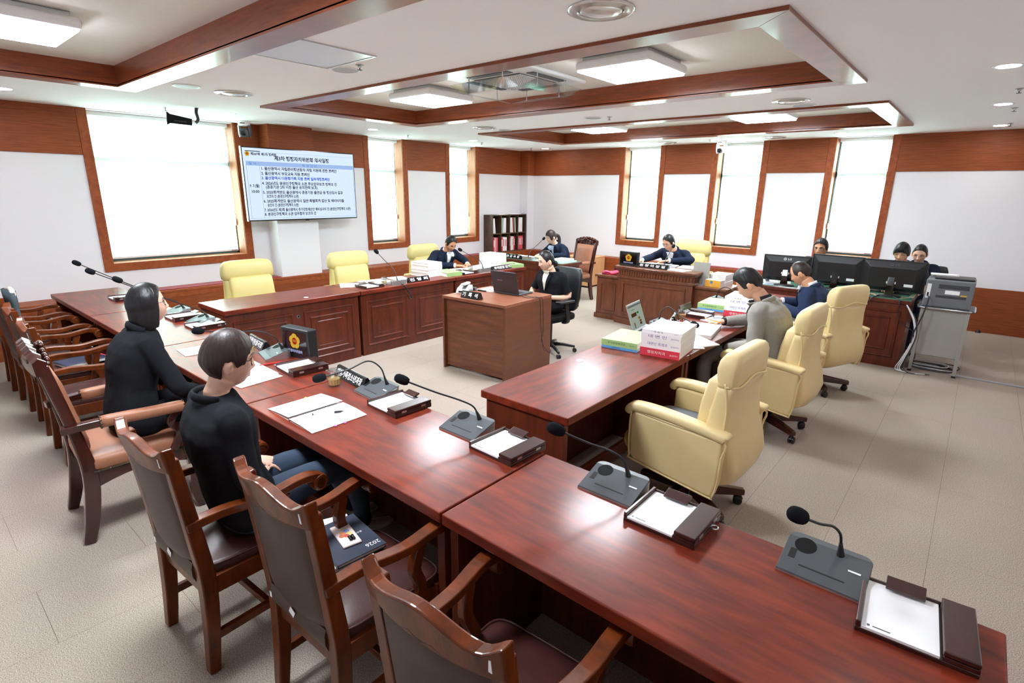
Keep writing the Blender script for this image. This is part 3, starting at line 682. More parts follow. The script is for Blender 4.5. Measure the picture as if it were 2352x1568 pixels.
# ------------------------------------------------------------------ wooden armchairs
def sticker(t, x, y, z, w, h, rx, m=None, ang=0.0):
    q = MB(); q.T = Matrix.Translation((x, y, z)) @ Matrix.Rotation(rx, 4, 'X') @ Matrix.Rotation(ang, 4, 'Y'); q.box(-w/2, w/2, -0.0008, 0.0008, -h/2, h/2)
    return q.obj('inventory_sticker', m or M_paper, t)
def make_armchair():
    t = thing('wooden_armchair', 'x', 'chair')
    # rear legs run on into the back posts
    for sx in (-1, 1):
        pth = smooth_path([(sx*0.195, -0.252, 0), (sx*0.193, -0.232, 0.22), (sx*0.192, -0.225, 0.42), (sx*0.193, -0.243, 0.62), (sx*0.196, -0.279, 0.93)], 5)
        n = len(pth); sz = [(0.042+0.008*math.sin(PI*min(1, i/n*1.4)), 0.040+0.016*math.sin(PI*min(1, i/n))) for i in range(n)]
        sweep(MB(), pth, sz).obj('rear_leg', M_cw, t, bevel=0.006, seg=3)
        sweep(MB(), [(sx*0.203, 0.19, 0), (sx*0.205, 0.19, 0.2), (sx*0.206, 0.19, 0.42)], [(0.036, 0.036), (0.044, 0.044), (0.046, 0.046)]).obj('front_leg', M_cw, t, bevel=0.005)
        # arm with scroll
        pth = smooth_path([(sx*0.200, -0.268, 0.655), (sx*0.214, -0.14, 0.668), (sx*0.230, 0.02, 0.655), (sx*0.240, 0.15, 0.672), (sx*0.242, 0.222, 0.664), (sx*0.242, 0.262, 0.63)], 6)
        n = len(pth); sz = [(0.042+0.016*(i/n), 0.036-0.004*math.sin(PI*i/n)) for i in range(n)]
        arm = sweep(MB(), pth, sz).obj('arm', M_cw, t, bevel=0.009, seg=3)
        q = MB(); q.T = Matrix.Translation((sx*0.242, 0.238, 0.636)) @ Matrix.Rotation(PI/2, 4, 'Y')
        q.lathe([(0.0, -0.033), (0.012, -0.034), (0.014, -0.030), (0.022, -0.030), (0.024, -0.034), (0.034, -0.031), (0.037, -0.02), (0.037, 0.02), (0.034, 0.031), (0.024, 0.034), (0.022, 0.030), (0.014, 0.030), (0.012, 0.034), (0.0, 0.033)], 20, cap=False)
        q.obj('scroll', M_cw, arm, smooth='auto')
        pth = smooth_path([(sx*0.215, 0.07, 0.37), (sx*0.218, 0.095, 0.46), (sx*0.226, 0.065, 0.55), (sx*0.236, 0.09, 0.645)], 5)
        sweep(MB(), pth, (0.034, 0.042)).obj('arm_support', M_cw, t, bevel=0.005)
        MB().box(sx*0.198-0.011, sx*0.198+0.011, -0.215, 0.175, 0.135, 0.17).obj('stretcher', M_cw, t, bevel=0.003)
        sweep(MB(), [(sx*0.196, -0.215, 0.375), (sx*0.208, 0.20, 0.375)], (0.028, 0.075)).obj('seat_rail', M_cw, t, bevel=0.003)
    MB().box(-0.19, 0.19, -0.02, 0.005, 0.137, 0.168).obj('stretcher', M_cw, t, bevel=0.003)
    MB().box(-0.20, 0.20, 0.178, 0.206, 0.338, 0.412).obj('seat_rail', M_cw, t, bevel=0.003)
    MB().box(-0.18, 0.18, -0.236, -0.21, 0.325, 0.40).obj('seat_rail', M_cw, t, bevel=0.003)
    # crest rail: bowed back, cupid-bow top
    def back_y(s, z): return -0.243-(z-0.62)*0.117-0.030*(1-s*s)
    secs = []; n = 28
    for i in range(n+1):
        s = -1+2*i/n; x = s*0.219; a = abs(s)
        zt = 0.962+0.040*max(0, (a-0.74)/0.26)**1.4+0.016*math.cos(min(1, a/0.74)*PI)*(1 if a < 0.74 else 0)+(-0.016 if a >= 0.74 else 0)
        if a > 0.97: zt -= 0.006
        zb = 0.885-0.012*(1-s*s); y = back_y(s, 0.93); th = 0.026+0.006*a
        secs.append([(x, y-th/2-0.002, zb), (x, y+th/2, zb), (x, y+th/2-0.006, zt), (x, y-th/2-0.016, zt)])
    MB().loft(secs).obj('crest_rail', M_cw, t, bevel=0.007, seg=3)
    # upholstered back, seen from both sides
    def padsec(sign, th):
        secs = []
        for j in range(15):
            z = 0.475+0.425*j/14; ed = min(1, min(j, 14-j)/1.6); row = []
            for i in range(21):
                s = -0.86+1.72*i/20; e2 = min(1, min(i, 20-i)/1.6)
                row.append((s*0.207, back_y(s, z)+sign*(0.008+th*math.sqrt(max(0, ed*e2))), z))
            secs.append(row)
        return secs
    A = padsec(-1, 0.010); B = padsec(1, 0.026)
    MB().loft(A, cap=False, closed=False).obj('back_panel', M_dleather, t, smooth=True)
    MB().loft(B, cap=False, closed=False).obj('backrest', M_seatleather, t, smooth=True)
    q = MB(); pts = []
    for i in range(41):
        s = -0.86+1.72*i/40; z = 0.893-0.010*abs(math.sin(i*PI/8)); pts.append((s*0.207, back_y(s, z)-0.020, z))
    q.tube(pts, 0.0035, 5).tube([(-0.178, back_y(-.86, z)-0.012, z) for z in (0.48, 0.6, 0.75, 0.895)], 0.004, 5).tube([(0.178, back_y(.86, z)-0.012, z) for z in (0.48, 0.6, 0.75, 0.895)], 0.004, 5)
    q.obj('back_piping', M_seatleather, t, smooth=True)
    # lower leather strip between the posts
    MB().loft([[(x, -0.253, 0.40), (x, -0.262, 0.43), (x, -0.262, 0.462), (x, -0.256, 0.485), (x, -0.235, 0.485), (x, -0.23, 0.40)] for x in (-0.170, -0.165, 0.0, 0.165, 0.170)]).obj('lower_back_strip', M_dleather, t, smooth='auto')
    cushion('seat', M_seatleather, t, 0.415, 0.45, 0.395, 0.452, y0=-0.005, e=0.28, puff=0.022, taper=0.14)
    q = MB(); r = rring(0, -0.005, 0.447, 0.41, 0.445, 40, 0.28); q.tube([(p[0]*(1+0.14*(p[1])/0.45), p[1], p[2]) for p in r], 0.005, 6, closed=True).obj('seat_piping', M_seatleather, t, smooth=True)
    sticker(t, 0.180, -0.3125, 0.925, 0.026, 0.036, math.radians(8)); sticker(t, 0.194, -0.262, 0.598, 0.02, 0.014, 0.1)
    return t
ARM = make_armchair(); GA = 'dark wooden armchairs along the front row'
ARM.location = (7.30, -9.025, 0); ARM.rotation_euler = (0, 0, math.radians(3)); ARM['group'] = GA
ARM['label'] = 'empty dark wooden leather armchair nearest the camera, its back filling the bottom edge'
c3 = dup(ARM, (6.56, -9.012, 0), math.radians(1.5), 'dark wooden leather armchair with a notebook and papers lying on its seat', GA)
c2 = dup(ARM, (5.895, -9.17, 0), math.radians(3), 'dark wooden leather armchair the woman with short hair sits on', GA)
for x, y, l in ((3.47, -9.12, 'empty wooden armchair just beyond the woman with bobbed hair'), (2.78, -9.10, 'second empty wooden armchair beyond the woman with bobbed hair'),
                (2.08, -9.10, 'third empty wooden armchair beyond the bobbed woman, by the far end of the front row'), (1.37, -9.10, 'wooden armchair nearest the window wall, cut by the left picture edge'), (8.05, -9.05, 'wooden armchair beyond the nearest one, only a corner showing at the bottom')):
    dup(ARM, (x, y, 0), math.radians(random.uniform(-3, 3)), l, GA)
for c_ in (c2, c3):
    sticker(c_, -0.02, -0.266, 0.452, 0.03, 0.03, 0.0, ang=0.5); sticker(c_, -0.17, -0.262, 0.44, 0.012, 0.022, 0.0)

def make_carved(name, label, loc, rz):
    """rosewood armchair, tan leather, scalloped carved crest, leather arm sleeves"""
    t = thing(name, label, 'chair', loc, rz)
    for sx in (-1, 1):
        pth = smooth_path([(sx*0.235, -0.30, 0), (sx*0.232, -0.262, 0.15), (sx*0.230, -0.235, 0.38), (sx*0.235, -0.262, 0.62), (sx*0.245, -0.33, 1.0)], 5)
        n = len(pth); sz = [(0.045, 0.05+0.02*math.sin(PI*min(1, i/n*1.3))) for i in range(n)]
        sweep(MB(), pth, sz).obj('rear_leg', M_cwd, t, bevel=0.008, seg=3)
        pth = smooth_path([(sx*0.255, 0.245, 0), (sx*0.25, 0.225, 0.1), (sx*0.248, 0.235, 0.25), (sx*0.25, 0.225, 0.42)], 4)
        sweep(MB(), pth, [(0.04+0.022*i/(len(pth)-1), 0.04+0.022*i/(len(pth)-1)) for i in range(len(pth))]).obj('front_leg', M_cwd, t, bevel=0.008, seg=3)
        pth = smooth_path([(sx*0.245, -0.315, 0.655), (sx*0.27, -0.12, 0.665), (sx*0.285, 0.08, 0.66), (sx*0.288, 0.22, 0.655), (sx*0.288, 0.265, 0.63)], 6)
        arm = sweep(MB(), pth, (0.05, 0.036)).obj('arm', M_cwd, t, bevel=0.009, seg=3)
        sl = pth[5:19]; q = MB(); sweep(q, sl, (0.068, 0.056), round_=14); q.obj('arm_pad', M_tleather, arm, smooth=True)
        q = MB()
        for p in (sl[0], sl[-1]):
            for k in range(10):
                a = 2*PI*k/10; q.ball((p[0]+0.036*math.cos(a), p[1], p[2]+0.030*math.sin(a)), 0.0055, 8, 5)
        q.obj('arm_studs', mat('antique_nail', (92, 82, 66), rough=0.35, metal=0.8) if 'antique_nail' not in MATS else MATS['antique_nail'], arm, smooth=True)
        pth = smooth_path([(sx*0.25, 0.15, 0.40), (sx*0.258, 0.19, 0.5), (sx*0.276, 0.15, 0.58), (sx*0.286, 0.19, 0.645)], 4)
        sweep(MB(), pth, (0.04, 0.045)).obj('arm_support', M_cwd, t, bevel=0.006)
        pts = [(-0.23, 0.40)]+[(-0.23+0.46*i/10, 0.30+0.045*math.sin(PI*i/10)) for i in range(11)]+[(0.23, 0.40)]
        q = MB(); q.prism(pts, sx*0.235-0.014, sx*0.235+0.014, 'x'); q.obj('apron', M_cwd, t, bevel=0.003)
    pts = [(-0.23, 0.40)]+[(-0.23+0.46*i/10, 0.31+0.045*math.sin(PI*i/10)) for i in range(11)]+[(0.23, 0.40)]
    for yy_ in (0.215, -0.25): MB().prism(pts, yy_, yy_+0.028, 'y').obj('apron', M_cwd, t, bevel=0.003)
    secs = []; n = 40
    for i in range(n+1):
        s = -1+2*i/n; x = s*0.268; zt = 1.035+0.045*(1-s*s)+0.008*abs(math.sin(s*PI*3.5)); y = -0.338-0.02*(1-s*s); th = 0.04
        secs.append([(x, y-th/2, 0.955), (x, y+th/2, 0.955), (x, y+th/2+0.008*abs(math.sin(s*PI*3.5)), zt-0.02), (x, y, zt), (x, y-th/2-0.006, zt-0.02)])
    cr = MB().loft(secs).obj('crest_rail', M_cwd, t, smooth='auto', angle=30)
    q = MB()
    for k in range(-3, 4): q.ball((k*0.06, -0.30-0.0, 1.025+0.012*math.cos(k)), (0.024, 0.012, 0.018), 10, 6).ball((k*0.06+0.03, -0.302, 1.0), (0.016, 0.01, 0.012), 8, 5)
    for k in range(-3, 4): q.ball((k*0.06, -0.372, 1.02), (0.020, 0.008, 0.014), 10, 6)
    q.ball((0, -0.30, 1.055), (0.045, 0.016, 0.02), 12, 6); q.obj('carving', M_cwd, cr, smooth=True)['kind'] = 'stuff'
    for sign, nm, dd in ((1, 'backrest', 0.035), (-1, 'back_panel', 0.006)):
        secs = []
        for j in range(13):
            z = 0.47+0.485*j/12; ed = min(1, min(j, 12-j)/1.5); row = []
            for i in range(17):
                s = -1+2*i/16; e2 = min(1, min(i, 16-i)/1.5)
                row.append((s*0.215, -0.262-(z-0.62)*0.18+sign*(0.012+dd*math.sqrt(ed*e2)), z))
            secs.append(row)
        MB().loft(secs, cap=False, closed=False).obj(nm, M_tleather, t, smooth=True)
    q = MB()
    for k in range(17): 
        for sx in (-1, 1): q.ball((sx*0.213, -0.262-(0.48+0.028*k-0.62)*0.18+0.016, 0.48+0.028*k), 0.006, 8, 5)
    q.obj('back_studs', MATS['antique_nail'], t, smooth=True)
    cushion('seat', M_tleather, t, 0.52, 0.52, 0.38, 0.475, y0=0.0, e=0.25, puff=0.02)
    q = MB()
    for sx in (-1, 1):
        q.tube([(sx*0.254, -0.22, 0.397), (sx*0.256, 0.22, 0.397)], 0.005, 6)
        for k in range(9): q.ball((sx*0.258, -0.2+0.05*k, 0.397), 0.007, 8, 5)
    q.obj('seat_studs', MATS['antique_nail'], t, smooth=True)
    return t
make_carved('carved_armchair', 'rosewood armchair with tan leather and carved crest under the woman with bobbed hair', (4.555, -9.205, 0), math.radians(-3))
make_carved('carved_armchair', 'carved rosewood armchair with brown leather behind the woman at the green glass desk', (2.72, -2.05, 0), math.radians(165))

# ------------------------------------------------------------------ cream leather executive chairs
def make_exec(name, leather, flush=False):
    t = thing(name, 'x', 'chair')
    fw = lambda z: 0.045+0.065*(z-0.3)/0.75
    # back: stacked rounded sections, leaning back, headrest roll on top
    secs = []
    prof = [(0.275, -0.150, 0.32, 0.12), (0.288, -0.195, 0.44, 0.20), (0.33, -0.240, 0.51, 0.25), (0.41, -0.268, 0.535, 0.25), (0.50, -0.275, 0.53, 0.215), (0.60, -0.274, 0.515, 0.165),
            (0.72, -0.286, 0.50, 0.13), (0.83, -0.310, 0.495, 0.112), (0.88, -0.320, 0.495, 0.108)]
    for z, y, w, d in prof: secs.append(rring(0, y+fw(z), z, w, d, 36, 0.42))
    MB().loft(secs).obj('back_shell', leather, t, smooth=True)
    secs = []
    for z, y, w, d in [(0.862, -0.318, 0.49, 0.12), (0.874, -0.318, 0.522, 0.150), (0.93, -0.322, 0.535, 0.160), (1.0, -0.33, 0.525, 0.152), (1.045, -0.338, 0.495, 0.125), (1.07, -0.345, 0.44, 0.09), (1.08, -0.348, 0.32, 0.04)] if flush else [(0.862, -0.316, 0.495, 0.108), (0.880, -0.319, 0.500, 0.114), (0.915, -0.320, 0.506, 0.126), (0.96, -0.323, 0.506, 0.132), (1.0, -0.331, 0.492, 0.124), (1.028, -0.339, 0.462, 0.100), (1.044, -0.344, 0.41, 0.07), (1.05, -0.346, 0.28, 0.03)]:
        secs.append(rring(0, y+fw(z), z, w, d, 36, 0.42))
    MB().loft(secs).obj('headrest', leather, t, smooth=True)
    q = MB(); pts = []
    for i in range(31):
        s = -1+2*i/30; z = 0.885+0.028*math.cos(s*PI)*0.8-0.01+0.02*s*s; pts.append((s*0.250, fw(z)-0.322-0.062*max(0.0, 1-abs(s)**6)**0.5, z))
    q.tube(pts, 0.0065, 7)
    for sx in (-1, 1):
        q.tube(smooth_path([(a_, b_+fw(c_), c_) for a_, b_, c_ in [(sx*0.250, -0.322, 0.89), (sx*0.246, -0.330, 0.75), (sx*0.254, -0.318, 0.6), (sx*0.266, -0.315, 0.45), (sx*0.250, -0.290, 0.33)]], 6), 0.006, 7)
    q.obj('back_piping', leather, t, smooth=True)
    # lower back cushion
    secs = []
    for z, y, w, d in [(0.455, -0.205, 0.40, 0.10), (0.48, -0.20, 0.44, 0.13), (0.60, -0.205, 0.445, 0.14), (0.75, -0.23, 0.445, 0.13), (0.87, -0.262, 0.44, 0.12), (0.895, -0.272, 0.40, 0.09)]:
        secs.append(rring(0, y+fw(z), z, w, d, 30, 0.36))
    MB().loft(secs).obj('back_cushion', leather, t, smooth=True)
    for sx in (-1, 1):
        # side panel with rounded front, piping, and padded arm
        pts = [(-0.245, 0.262), (-0.265, 0.35), (-0.272, 0.50), (-0.268, 0.60), (0.0, 0.612), (0.245, 0.625), (0.268, 0.60), (0.272, 0.45), (0.262, 0.345), (0.235, 0.318), (-0.20, 0.262)]
        x0, x1 = sorted((sx*0.245, sx*0.315))
        side = MB().prism(pts, x0, x1, 'x').obj('side_panel', leather, t, smooth='auto', bevel=0.022, seg=4, angle=60)
        q = MB(); q.tube([(sx*0.312, p[0], p[1]) for p in smooth_path(pts+[pts[0]], 4)], 0.006, 6); q.obj('side_piping', leather, side, smooth=True)
        pth = smooth_path([(sx*0.280, 0.288, 0.59), (sx*0.280, 0.284, 0.628), (sx*0.280, 0.245, 0.646), (sx*0.280, 0.1, 0.648), (sx*0.280, -0.1, 0.632), (sx*0.280, -0.262, 0.612), (sx*0.280, -0.285, 0.605)], 4)
        n = len(pth); sz = []
        for i in range(n):
            e = min(1, min(i+0.6, n-0.4-i)/3.0); sz.append((0.092*math.sqrt(e), 0.052*math.sqrt(e)))
        q = MB(); sweep(q, pth, sz, round_=14); q.obj('arm_pad', leather, t, smooth=True)
    cushion('seat', leather, t, 0.48, 0.54, 0.335, 0.455, y0=0.055, e=0.3, puff=0.025)
    q = MB(); secs = []
    for k in range(9):
        a = -PI/2+PI*k/8; secs.append([(x, 0.30+0.045*math.cos(a), 0.40+0.062*math.sin(a)) for x in (-0.235, -0.22, 0.0, 0.22, 0.235)])
    q.loft(secs, cap=False, closed=False).obj('seat_front_roll', leather, t, smooth=True, solid=0.004)
    MB().box(-0.18, 0.18, -0.14, 0.16, 0.27, 0.335).obj('mechanism', M_blk, t, bevel=0.01)
    MB().lathe([(0.055, 0.235), (0.062, 0.25), (0.062, 0.275), (0.03, 0.285)], 20).lathe([(0.026, 0.14), (0.026, 0.25)], 16).obj('gas_column', M_blk, t, smooth='auto')
    MB().lathe([(0.045, 0.075), (0.062, 0.085), (0.062, 0.135), (0.045, 0.145), (0.032, 0.165)], 22).obj('hub', M_gloss, t, smooth='auto')
    q = MB(); q.tube([(0.16, 0.02, 0.29), (0.27, 0.03, 0.275), (0.30, 0.03, 0.272)], 0.009, 8); q.obj('tilt_lever', M_blk, t, smooth=True)
    for k in range(5):
        a = 2*PI*k/5+0.35
        leg = MB(); leg.T = Matrix.Rotation(a, 4, 'Z')
        leg.hexa([(0.04, -0.033, 0.072), (0.325, -0.022, 0.068), (0.325, 0.022, 0.068), (0.04, 0.033, 0.072)], [(0.04, -0.03, 0.140), (0.325, -0.02, 0.105), (0.325, 0.02, 0.105), (0.04, 0.03, 0.140)])
        lo = leg.obj('base_leg', M_cwd, t, bevel=0.008, seg=3)
        w_ = MB(); w_.T = Matrix.Rotation(a, 4, 'Z') @ Matrix.Translation((0.305, 0, 0)) @ Matrix.Rotation(0.7*k, 4, 'Z')
        for sy in (-1, 1):
            T0 = w_.T; w_.T = T0 @ Matrix.Translation((0.012, sy*0.013, 0.0275)) @ Matrix.Rotation(PI/2, 4, 'X'); w_.lathe([(0.010, -0.010), (0.022, -0.009), (0.027, -0.005), (0.027, 0.005), (0.022, 0.009), (0.010, 0.010)], 18); w_.T = T0
        w_.cyl((0.0, 0, 0.03), (0.0, 0, 0.07), 0.006, seg=8); w_.tube([(0.012-0.024*math.cos(b), 0, 0.03+0.029*math.sin(b)) for b in (0.2, 0.8, 1.4, 2.0, 2.6)], 0.008, 6)
        w_.obj('caster', M_blk, lo, smooth='auto')
    return t
EX = make_exec('executive_chair', M_yel); GE = 'cream leather executive chairs'
EX.location = (7.01, -6.98, 0); EX.rotation_euler = (0, 0, math.radians(88)); EX['group'] = GE
EX['label'] = 'empty cream leather executive swivel chair, nearest of the three beside the right-hand desks'
dup(EX, (7.02, -5.50, 0), math.radians(88), 'cream leather executive chair the man in a grey blazer sits on', GE)
dup(EX, (7.06, -4.15, 0), math.radians(68), 'cream leather executive chair behind the man in a navy blazer', GE)
EY = make_exec('executive_chair', M_yel2, True)
EY.location = (1.92, -7.19, 0); EY.rotation_euler = (0, 0, math.radians(-90)); EY['group'] = 'pale yellow executive chairs by the window wall'
EY['label'] = 'empty pale yellow executive chair below the wide window'
EY.scale = (1.1, 1.0, 0.965)
dup(EY, (1.92, -5.86, 0), math.radians(-92), 'empty pale yellow executive chair below the television')
dup(EY, (1.80, -4.43, 0), math.radians(-88), 'pale yellow executive chair the dark-suited man by the window sits on')
o = dup(EY, (4.68, -1.80, 0), math.radians(180), 'pale yellow high-backed chair the chairman sits on', 'chairman seat'); o.scale = (1.05, 1.0, 1.06)

# ------------------------------------------------------------------ recorder's black task chair
t = thing('task_chair', 'black mesh-backed task chair the woman recorder sits on', 'chair', (4.42, -4.95, 0), math.radians(172))
secs = []
for z, y, w in [(0.50, -0.20, 0.36), (0.53, -0.215, 0.42), (0.65, -0.235, 0.46), (0.80, -0.245, 0.47), (0.92, -0.265, 0.45), (0.975, -0.28, 0.40), (0.985, -0.283, 0.34)]: secs.append(rring(0, y, z, w, 0.06, 28, 0.4))
MB().loft(secs).obj('backrest', M_blk, t, smooth=True)
cushion('seat', M_blk2, t, 0.49, 0.48, 0.41, 0.49, y0=0.03, e=0.35)
MB().lathe([(0.028, 0.12), (0.028, 0.40)], 16).lathe([(0.05, 0.07), (0.05, 0.12), (0.03, 0.15)], 16).obj('gas_column', M_blk, t, smooth='auto')
sweep(MB(), smooth_path([(0, 0.0, 0.39), (0, -0.24, 0.39), (0, -0.30, 0.45), (0, -0.28, 0.62)], 4), (0.07, 0.025)).obj('back_bracket', M_blk, t, bevel=0.005)
for sx in (-1, 1):
    MB().rbox((sx*0.285, 0.06, 0.655), (0.085, 0.24, 0.028)).obj('arm_pad', M_blk, t, bevel=0.012, seg=3)
    sweep(MB(), smooth_path([(sx*0.20, 0.0, 0.40), (sx*0.275, 0.0, 0.42), (sx*0.285, 0.03, 0.55), (sx*0.285, 0.05, 0.645)], 4), (0.05, 0.03), side=(0, 1, 0)).obj('arm_support', M_blk, t, bevel=0.006)
for k in range(5):
    a = 2*PI*k/5+0.2
    q = MB(); q.T = Matrix.Rotation(a, 4, 'Z'); q.tube([(0.03, 0, 0.10), (0.16, 0, 0.095), (0.30, 0, 0.068)], [0.024, 0.02, 0.014], 8); lo = q.obj('base_leg', M_blk, t, smooth=True)
    q = MB(); q.T = Matrix.Rotation(a, 4, 'Z') @ Matrix.Translation((0.30, 0, 0.0))
    for sy in (-1, 1):
        T0 = q.T; q.T = T0 @ Matrix.Translation((0.0, sy*0.013, 0.026)) @ Matrix.Rotation(PI/2, 4, 'X'); q.lathe([(0.008, -0.009), (0.024, -0.008), (0.026, 0.0), (0.024, 0.008), (0.008, 0.009)], 14); q.T = T0
    q.obj('caster', M_blk, lo, smooth='auto')
# ------------------------------------------------------------------ television with the agenda
EXPF = 2.0**(-SC.view_settings.exposure)
M_scr = emitter('screen_light_blue', (214, 232, 253), 1.08*EXPF)
M_scrhead = emitter('screen_header_blue', (168, 196, 244), 0.95*EXPF)
M_scrline = emitter('screen_line_blue', (130, 165, 225), 0.9*EXPF)
M_scrink = mat('screen_ink', (24, 30, 62), rough=0.6)
M_scrblue = emitter('screen_blue_text', (40, 82, 225), 0.8*EXPF)
tv = thing('television', 'large wall television showing a Korean meeting agenda, mounted on the white pilaster', 'television', (0.405, -5.665, 1.885), PI/2)
W2, H2 = 0.865, 0.49
MB().box(-W2, W2, 0.0, 0.045, -H2, H2).obj('housing', M_gloss, tv, bevel=0.004)
MB().box(-W2-0.004, -W2, -0.004, 0.04, -H2, H2).obj('side_trim', M_alu, tv)
MB().box(-0.3, 0.3, 0.045, 0.118, -0.25, 0.25).obj('wall_mount', M_blk, tv)
MB().box(-0.03, 0.03, -0.004, 0.002, -H2-0.012, -H2+0.004).obj('logo_lip', M_blk, tv)
scr = MB().box(-W2+0.014, W2-0.014, -0.003, 0.0, -H2+0.016, H2-0.014).obj('screen', M_scr, tv)
MB().box(-0.815, 0.838, -0.0042, -0.003, 0.248, 0.302).obj('table_header', M_scrhead, scr)
q = MB()
for (a, b, c, d) in ((-0.815, 0.838, 0.300, 0.303), (-0.835, 0.838, -0.452, -0.449), (-0.64, -0.637, -0.45, 0.302), (-0.817, -0.814, -0.45, 0.302), (0.836, 0.839, -0.45, 0.302), (-0.6, 0.84, 0.425, 0.427)): q.box(a, b, -0.0046, -0.003, c, d)
q.obj('table_lines', M_scrline, scr)
MB().box(-0.815, -0.61, -0.0046, -0.003, 0.43, 0.44).obj('title_bar', M_scrink, scr)
def emblem(parent, x, y, z, r, extr=0.001, letter=True):
    """five-lobed gold council flower with a red centre"""
    pts = []
    for k in range(60):
        a = PI/2+2*PI*k/60; rr = r*(0.80+0.20*abs(math.cos((a-PI/2)*2.5))**0.7)
        pts.append((x+rr*math.cos(a), z+rr*math.sin(a)))
    e = MB().prism(pts, y-extr, y, 'y').obj('emblem_flower', M_embg, parent)
    q = MB(); q.prism([(x+r*0.45*math.cos(2*PI*k/24), z+r*0.45*math.sin(2*PI*k/24)) for k in range(24)], y-extr*1.6, y-extr, 'y'); c = q.obj('emblem_centre', M_embr, e)
    if letter: text('emblem_letters', '의회', r*0.42, M_embg, c, (x, y-extr*1.8, z), (PI/2, 0, 0), extrude=0.0001)
    return e
M_embg = emitter('emblem_gold', (232, 186, 70), 0.8*EXPF); M_embr = emitter('emblem_red', (186, 48, 30), 0.7*EXPF)
emblem(scr, -0.79, -0.003, 0.40, 0.034)
for (s_, a, b, z) in [('제267회 제1차 정례회', -0.742, -0.386, 0.398), ('제3차 행정자치위원회 의사일정', -0.416, 0.428, 0.354), ('일 시', -0.78, -0.68, 0.274), ('부 의 안 건', -0.008, 0.22, 0.272),
                      ('1. 울산광역시 자립준비청년등의 자립 지원에 관한 조례안', -0.620, 0.543, 0.213), ('2. 울산광역시 부모교육 지원 조례안', -0.624, 0.096, 0.149), ('3. 울산광역시 다문화가족 지원 조례 일부개정조례안', -0.626, 0.42, 0.088),
                      ('4. 2026년도 분권인구정책국 소관 주요업무보고 청취의 건', -0.626, 0.533, 0.018), ('(공공기관 2차 이전 울산 유치전략 보고)', -0.580, 0.206, -0.034), ('5. 2025회계연도 울산광역시 공공기관 출연금 등 정산검사 결과', -0.628, 0.63, -0.103),
                      ('보고의 건 (분권인구정책국 소관)', -0.580, -0.105, -0.158), ('6. 2025회계연도 울산광역시 일반·특별회계 결산 및 예비비지출', -0.630, 0.643, -0.222), ('승인의 건 (분권인구정책국 소관)', -0.582, -0.117, -0.278),
                      ('7. 2026년도 제3회 울산광역시 추가경정예산안 예비심사의 건 (분권인구정책국 소관)', -0.632, 0.752, -0.343), ('8. 분권인구정책국 소관 업무협약 보고의 건', -0.632, 0.15, -0.402), ('9. 7.(월)', -0.80, -0.665, -0.019), ('10:00', -0.785, -0.68, -0.093)]:
    big = s_.startswith('제3차'); m_ = M_scrblue if s_.startswith('3.') else (M_scrline if s_ in ('일 시', '부 의 안 건') else M_scrink)
    text('agenda_line', s_, 0.066 if big else (0.040 if s_[0] in '일부' or s_.startswith('제267') else 0.050), m_, scr, ((a+b)/2, -0.0045, z), (PI/2, 0, 0), width=b-a, extrude=0.0001, bold=0.0022 if big else 0.0015)
# ------------------------------------------------------------------ ceiling cameras and antenna
def ptz(label, loc, rz, dark):
    t = thing('dome_camera', label, 'camera', loc, rz, 'ceiling-hung pan-tilt cameras')
    MB().lathe([(0.078, 0), (0.08, -0.02), (0.074, -0.05), (0.066, -0.062), (0.04, -0.066)], 28).obj('mount_base', M_white, t, smooth='auto')
    MB().box(-0.03, 0.03, -0.081, -0.07, -0.035, -0.025).obj('status_slot', M_gloss, t)
    for sx in (-1, 1):
        q = MB(); q.prism([(-0.045, -0.05), (0.05, -0.05), (0.055, -0.13), (0.04, -0.19), (-0.01, -0.205), (-0.045, -0.16)], sx*0.058, sx*0.076, 'x'); q.obj('yoke_arm', M_white if sx < 0 or not dark else M_gry, t, bevel=0.008, seg=3)
    h = MB(); h.T = Matrix.Translation((0, -0.005, -0.145)) @ Matrix.Rotation(math.radians(12), 4, 'X'); h.rbox((0, 0, 0), (0.108, 0.12, 0.105)); hd = h.obj('camera_head', M_gry if dark else M_white, t, bevel=0.022, seg=4)
    q = MB(); q.T = Matrix.Translation((0, -0.005, -0.145)) @ Matrix.Rotation(math.radians(12), 4, 'X') @ Matrix.Translation((0, -0.055, -0.005)) @ Matrix.Rotation(PI/2, 4, 'X')
    q.lathe([(0.045, 0.0), (0.045, 0.015), (0.04, 0.022), (0.036, 0.014), (0.03, 0.012)], 28, cap=False).obj('lens_ring', M_gry, hd, smooth='auto')
    q2 = MB(); q2.T = q.T; q2.lathe([(0.036, 0.012), (0.024, 0.010), (0.012, 0.013), (0.0, 0.015)], 24, cap=False).obj('lens', M_gloss, hd, smooth=True)
ptz('white pan-tilt camera with dark lens hanging above the television', (0.30, -6.40, H), math.radians(50), True)
ptz('white pan-tilt camera hanging in front of the middle window of the far wall', (4.50, -0.36, H), math.radians(-4), False)
t = thing('wireless_antenna', 'black paddle antenna hanging from the ceiling in front of the wide window', 'antenna', (1.10, -7.28, H))
MB().lathe([(0.02, 0), (0.02, -0.006), (0.008, -0.01)], 14).obj('mount_plate', M_blk, t)
sweep(MB(), smooth_path([(0, 0, 0), (0, -0.01, -0.05), (0, 0.0, -0.12), (0, -0.03, -0.16)], 4), (0.012, 0.03)).obj('bracket', M_blk, t)
q = MB(); q.T = Matrix.Translation((0, -0.02, -0.165)) @ Matrix.Rotation(math.radians(-4), 4, 'X')
q.prism([(-0.05, -0.03), (-0.27, -0.04), (-0.30, -0.062), (-0.30, 0.075), (-0.27, 0.055), (-0.05, 0.04)], -0.012, 0.012, 'x'); pd = q.obj('paddle', M_blk2, t, bevel=0.004)
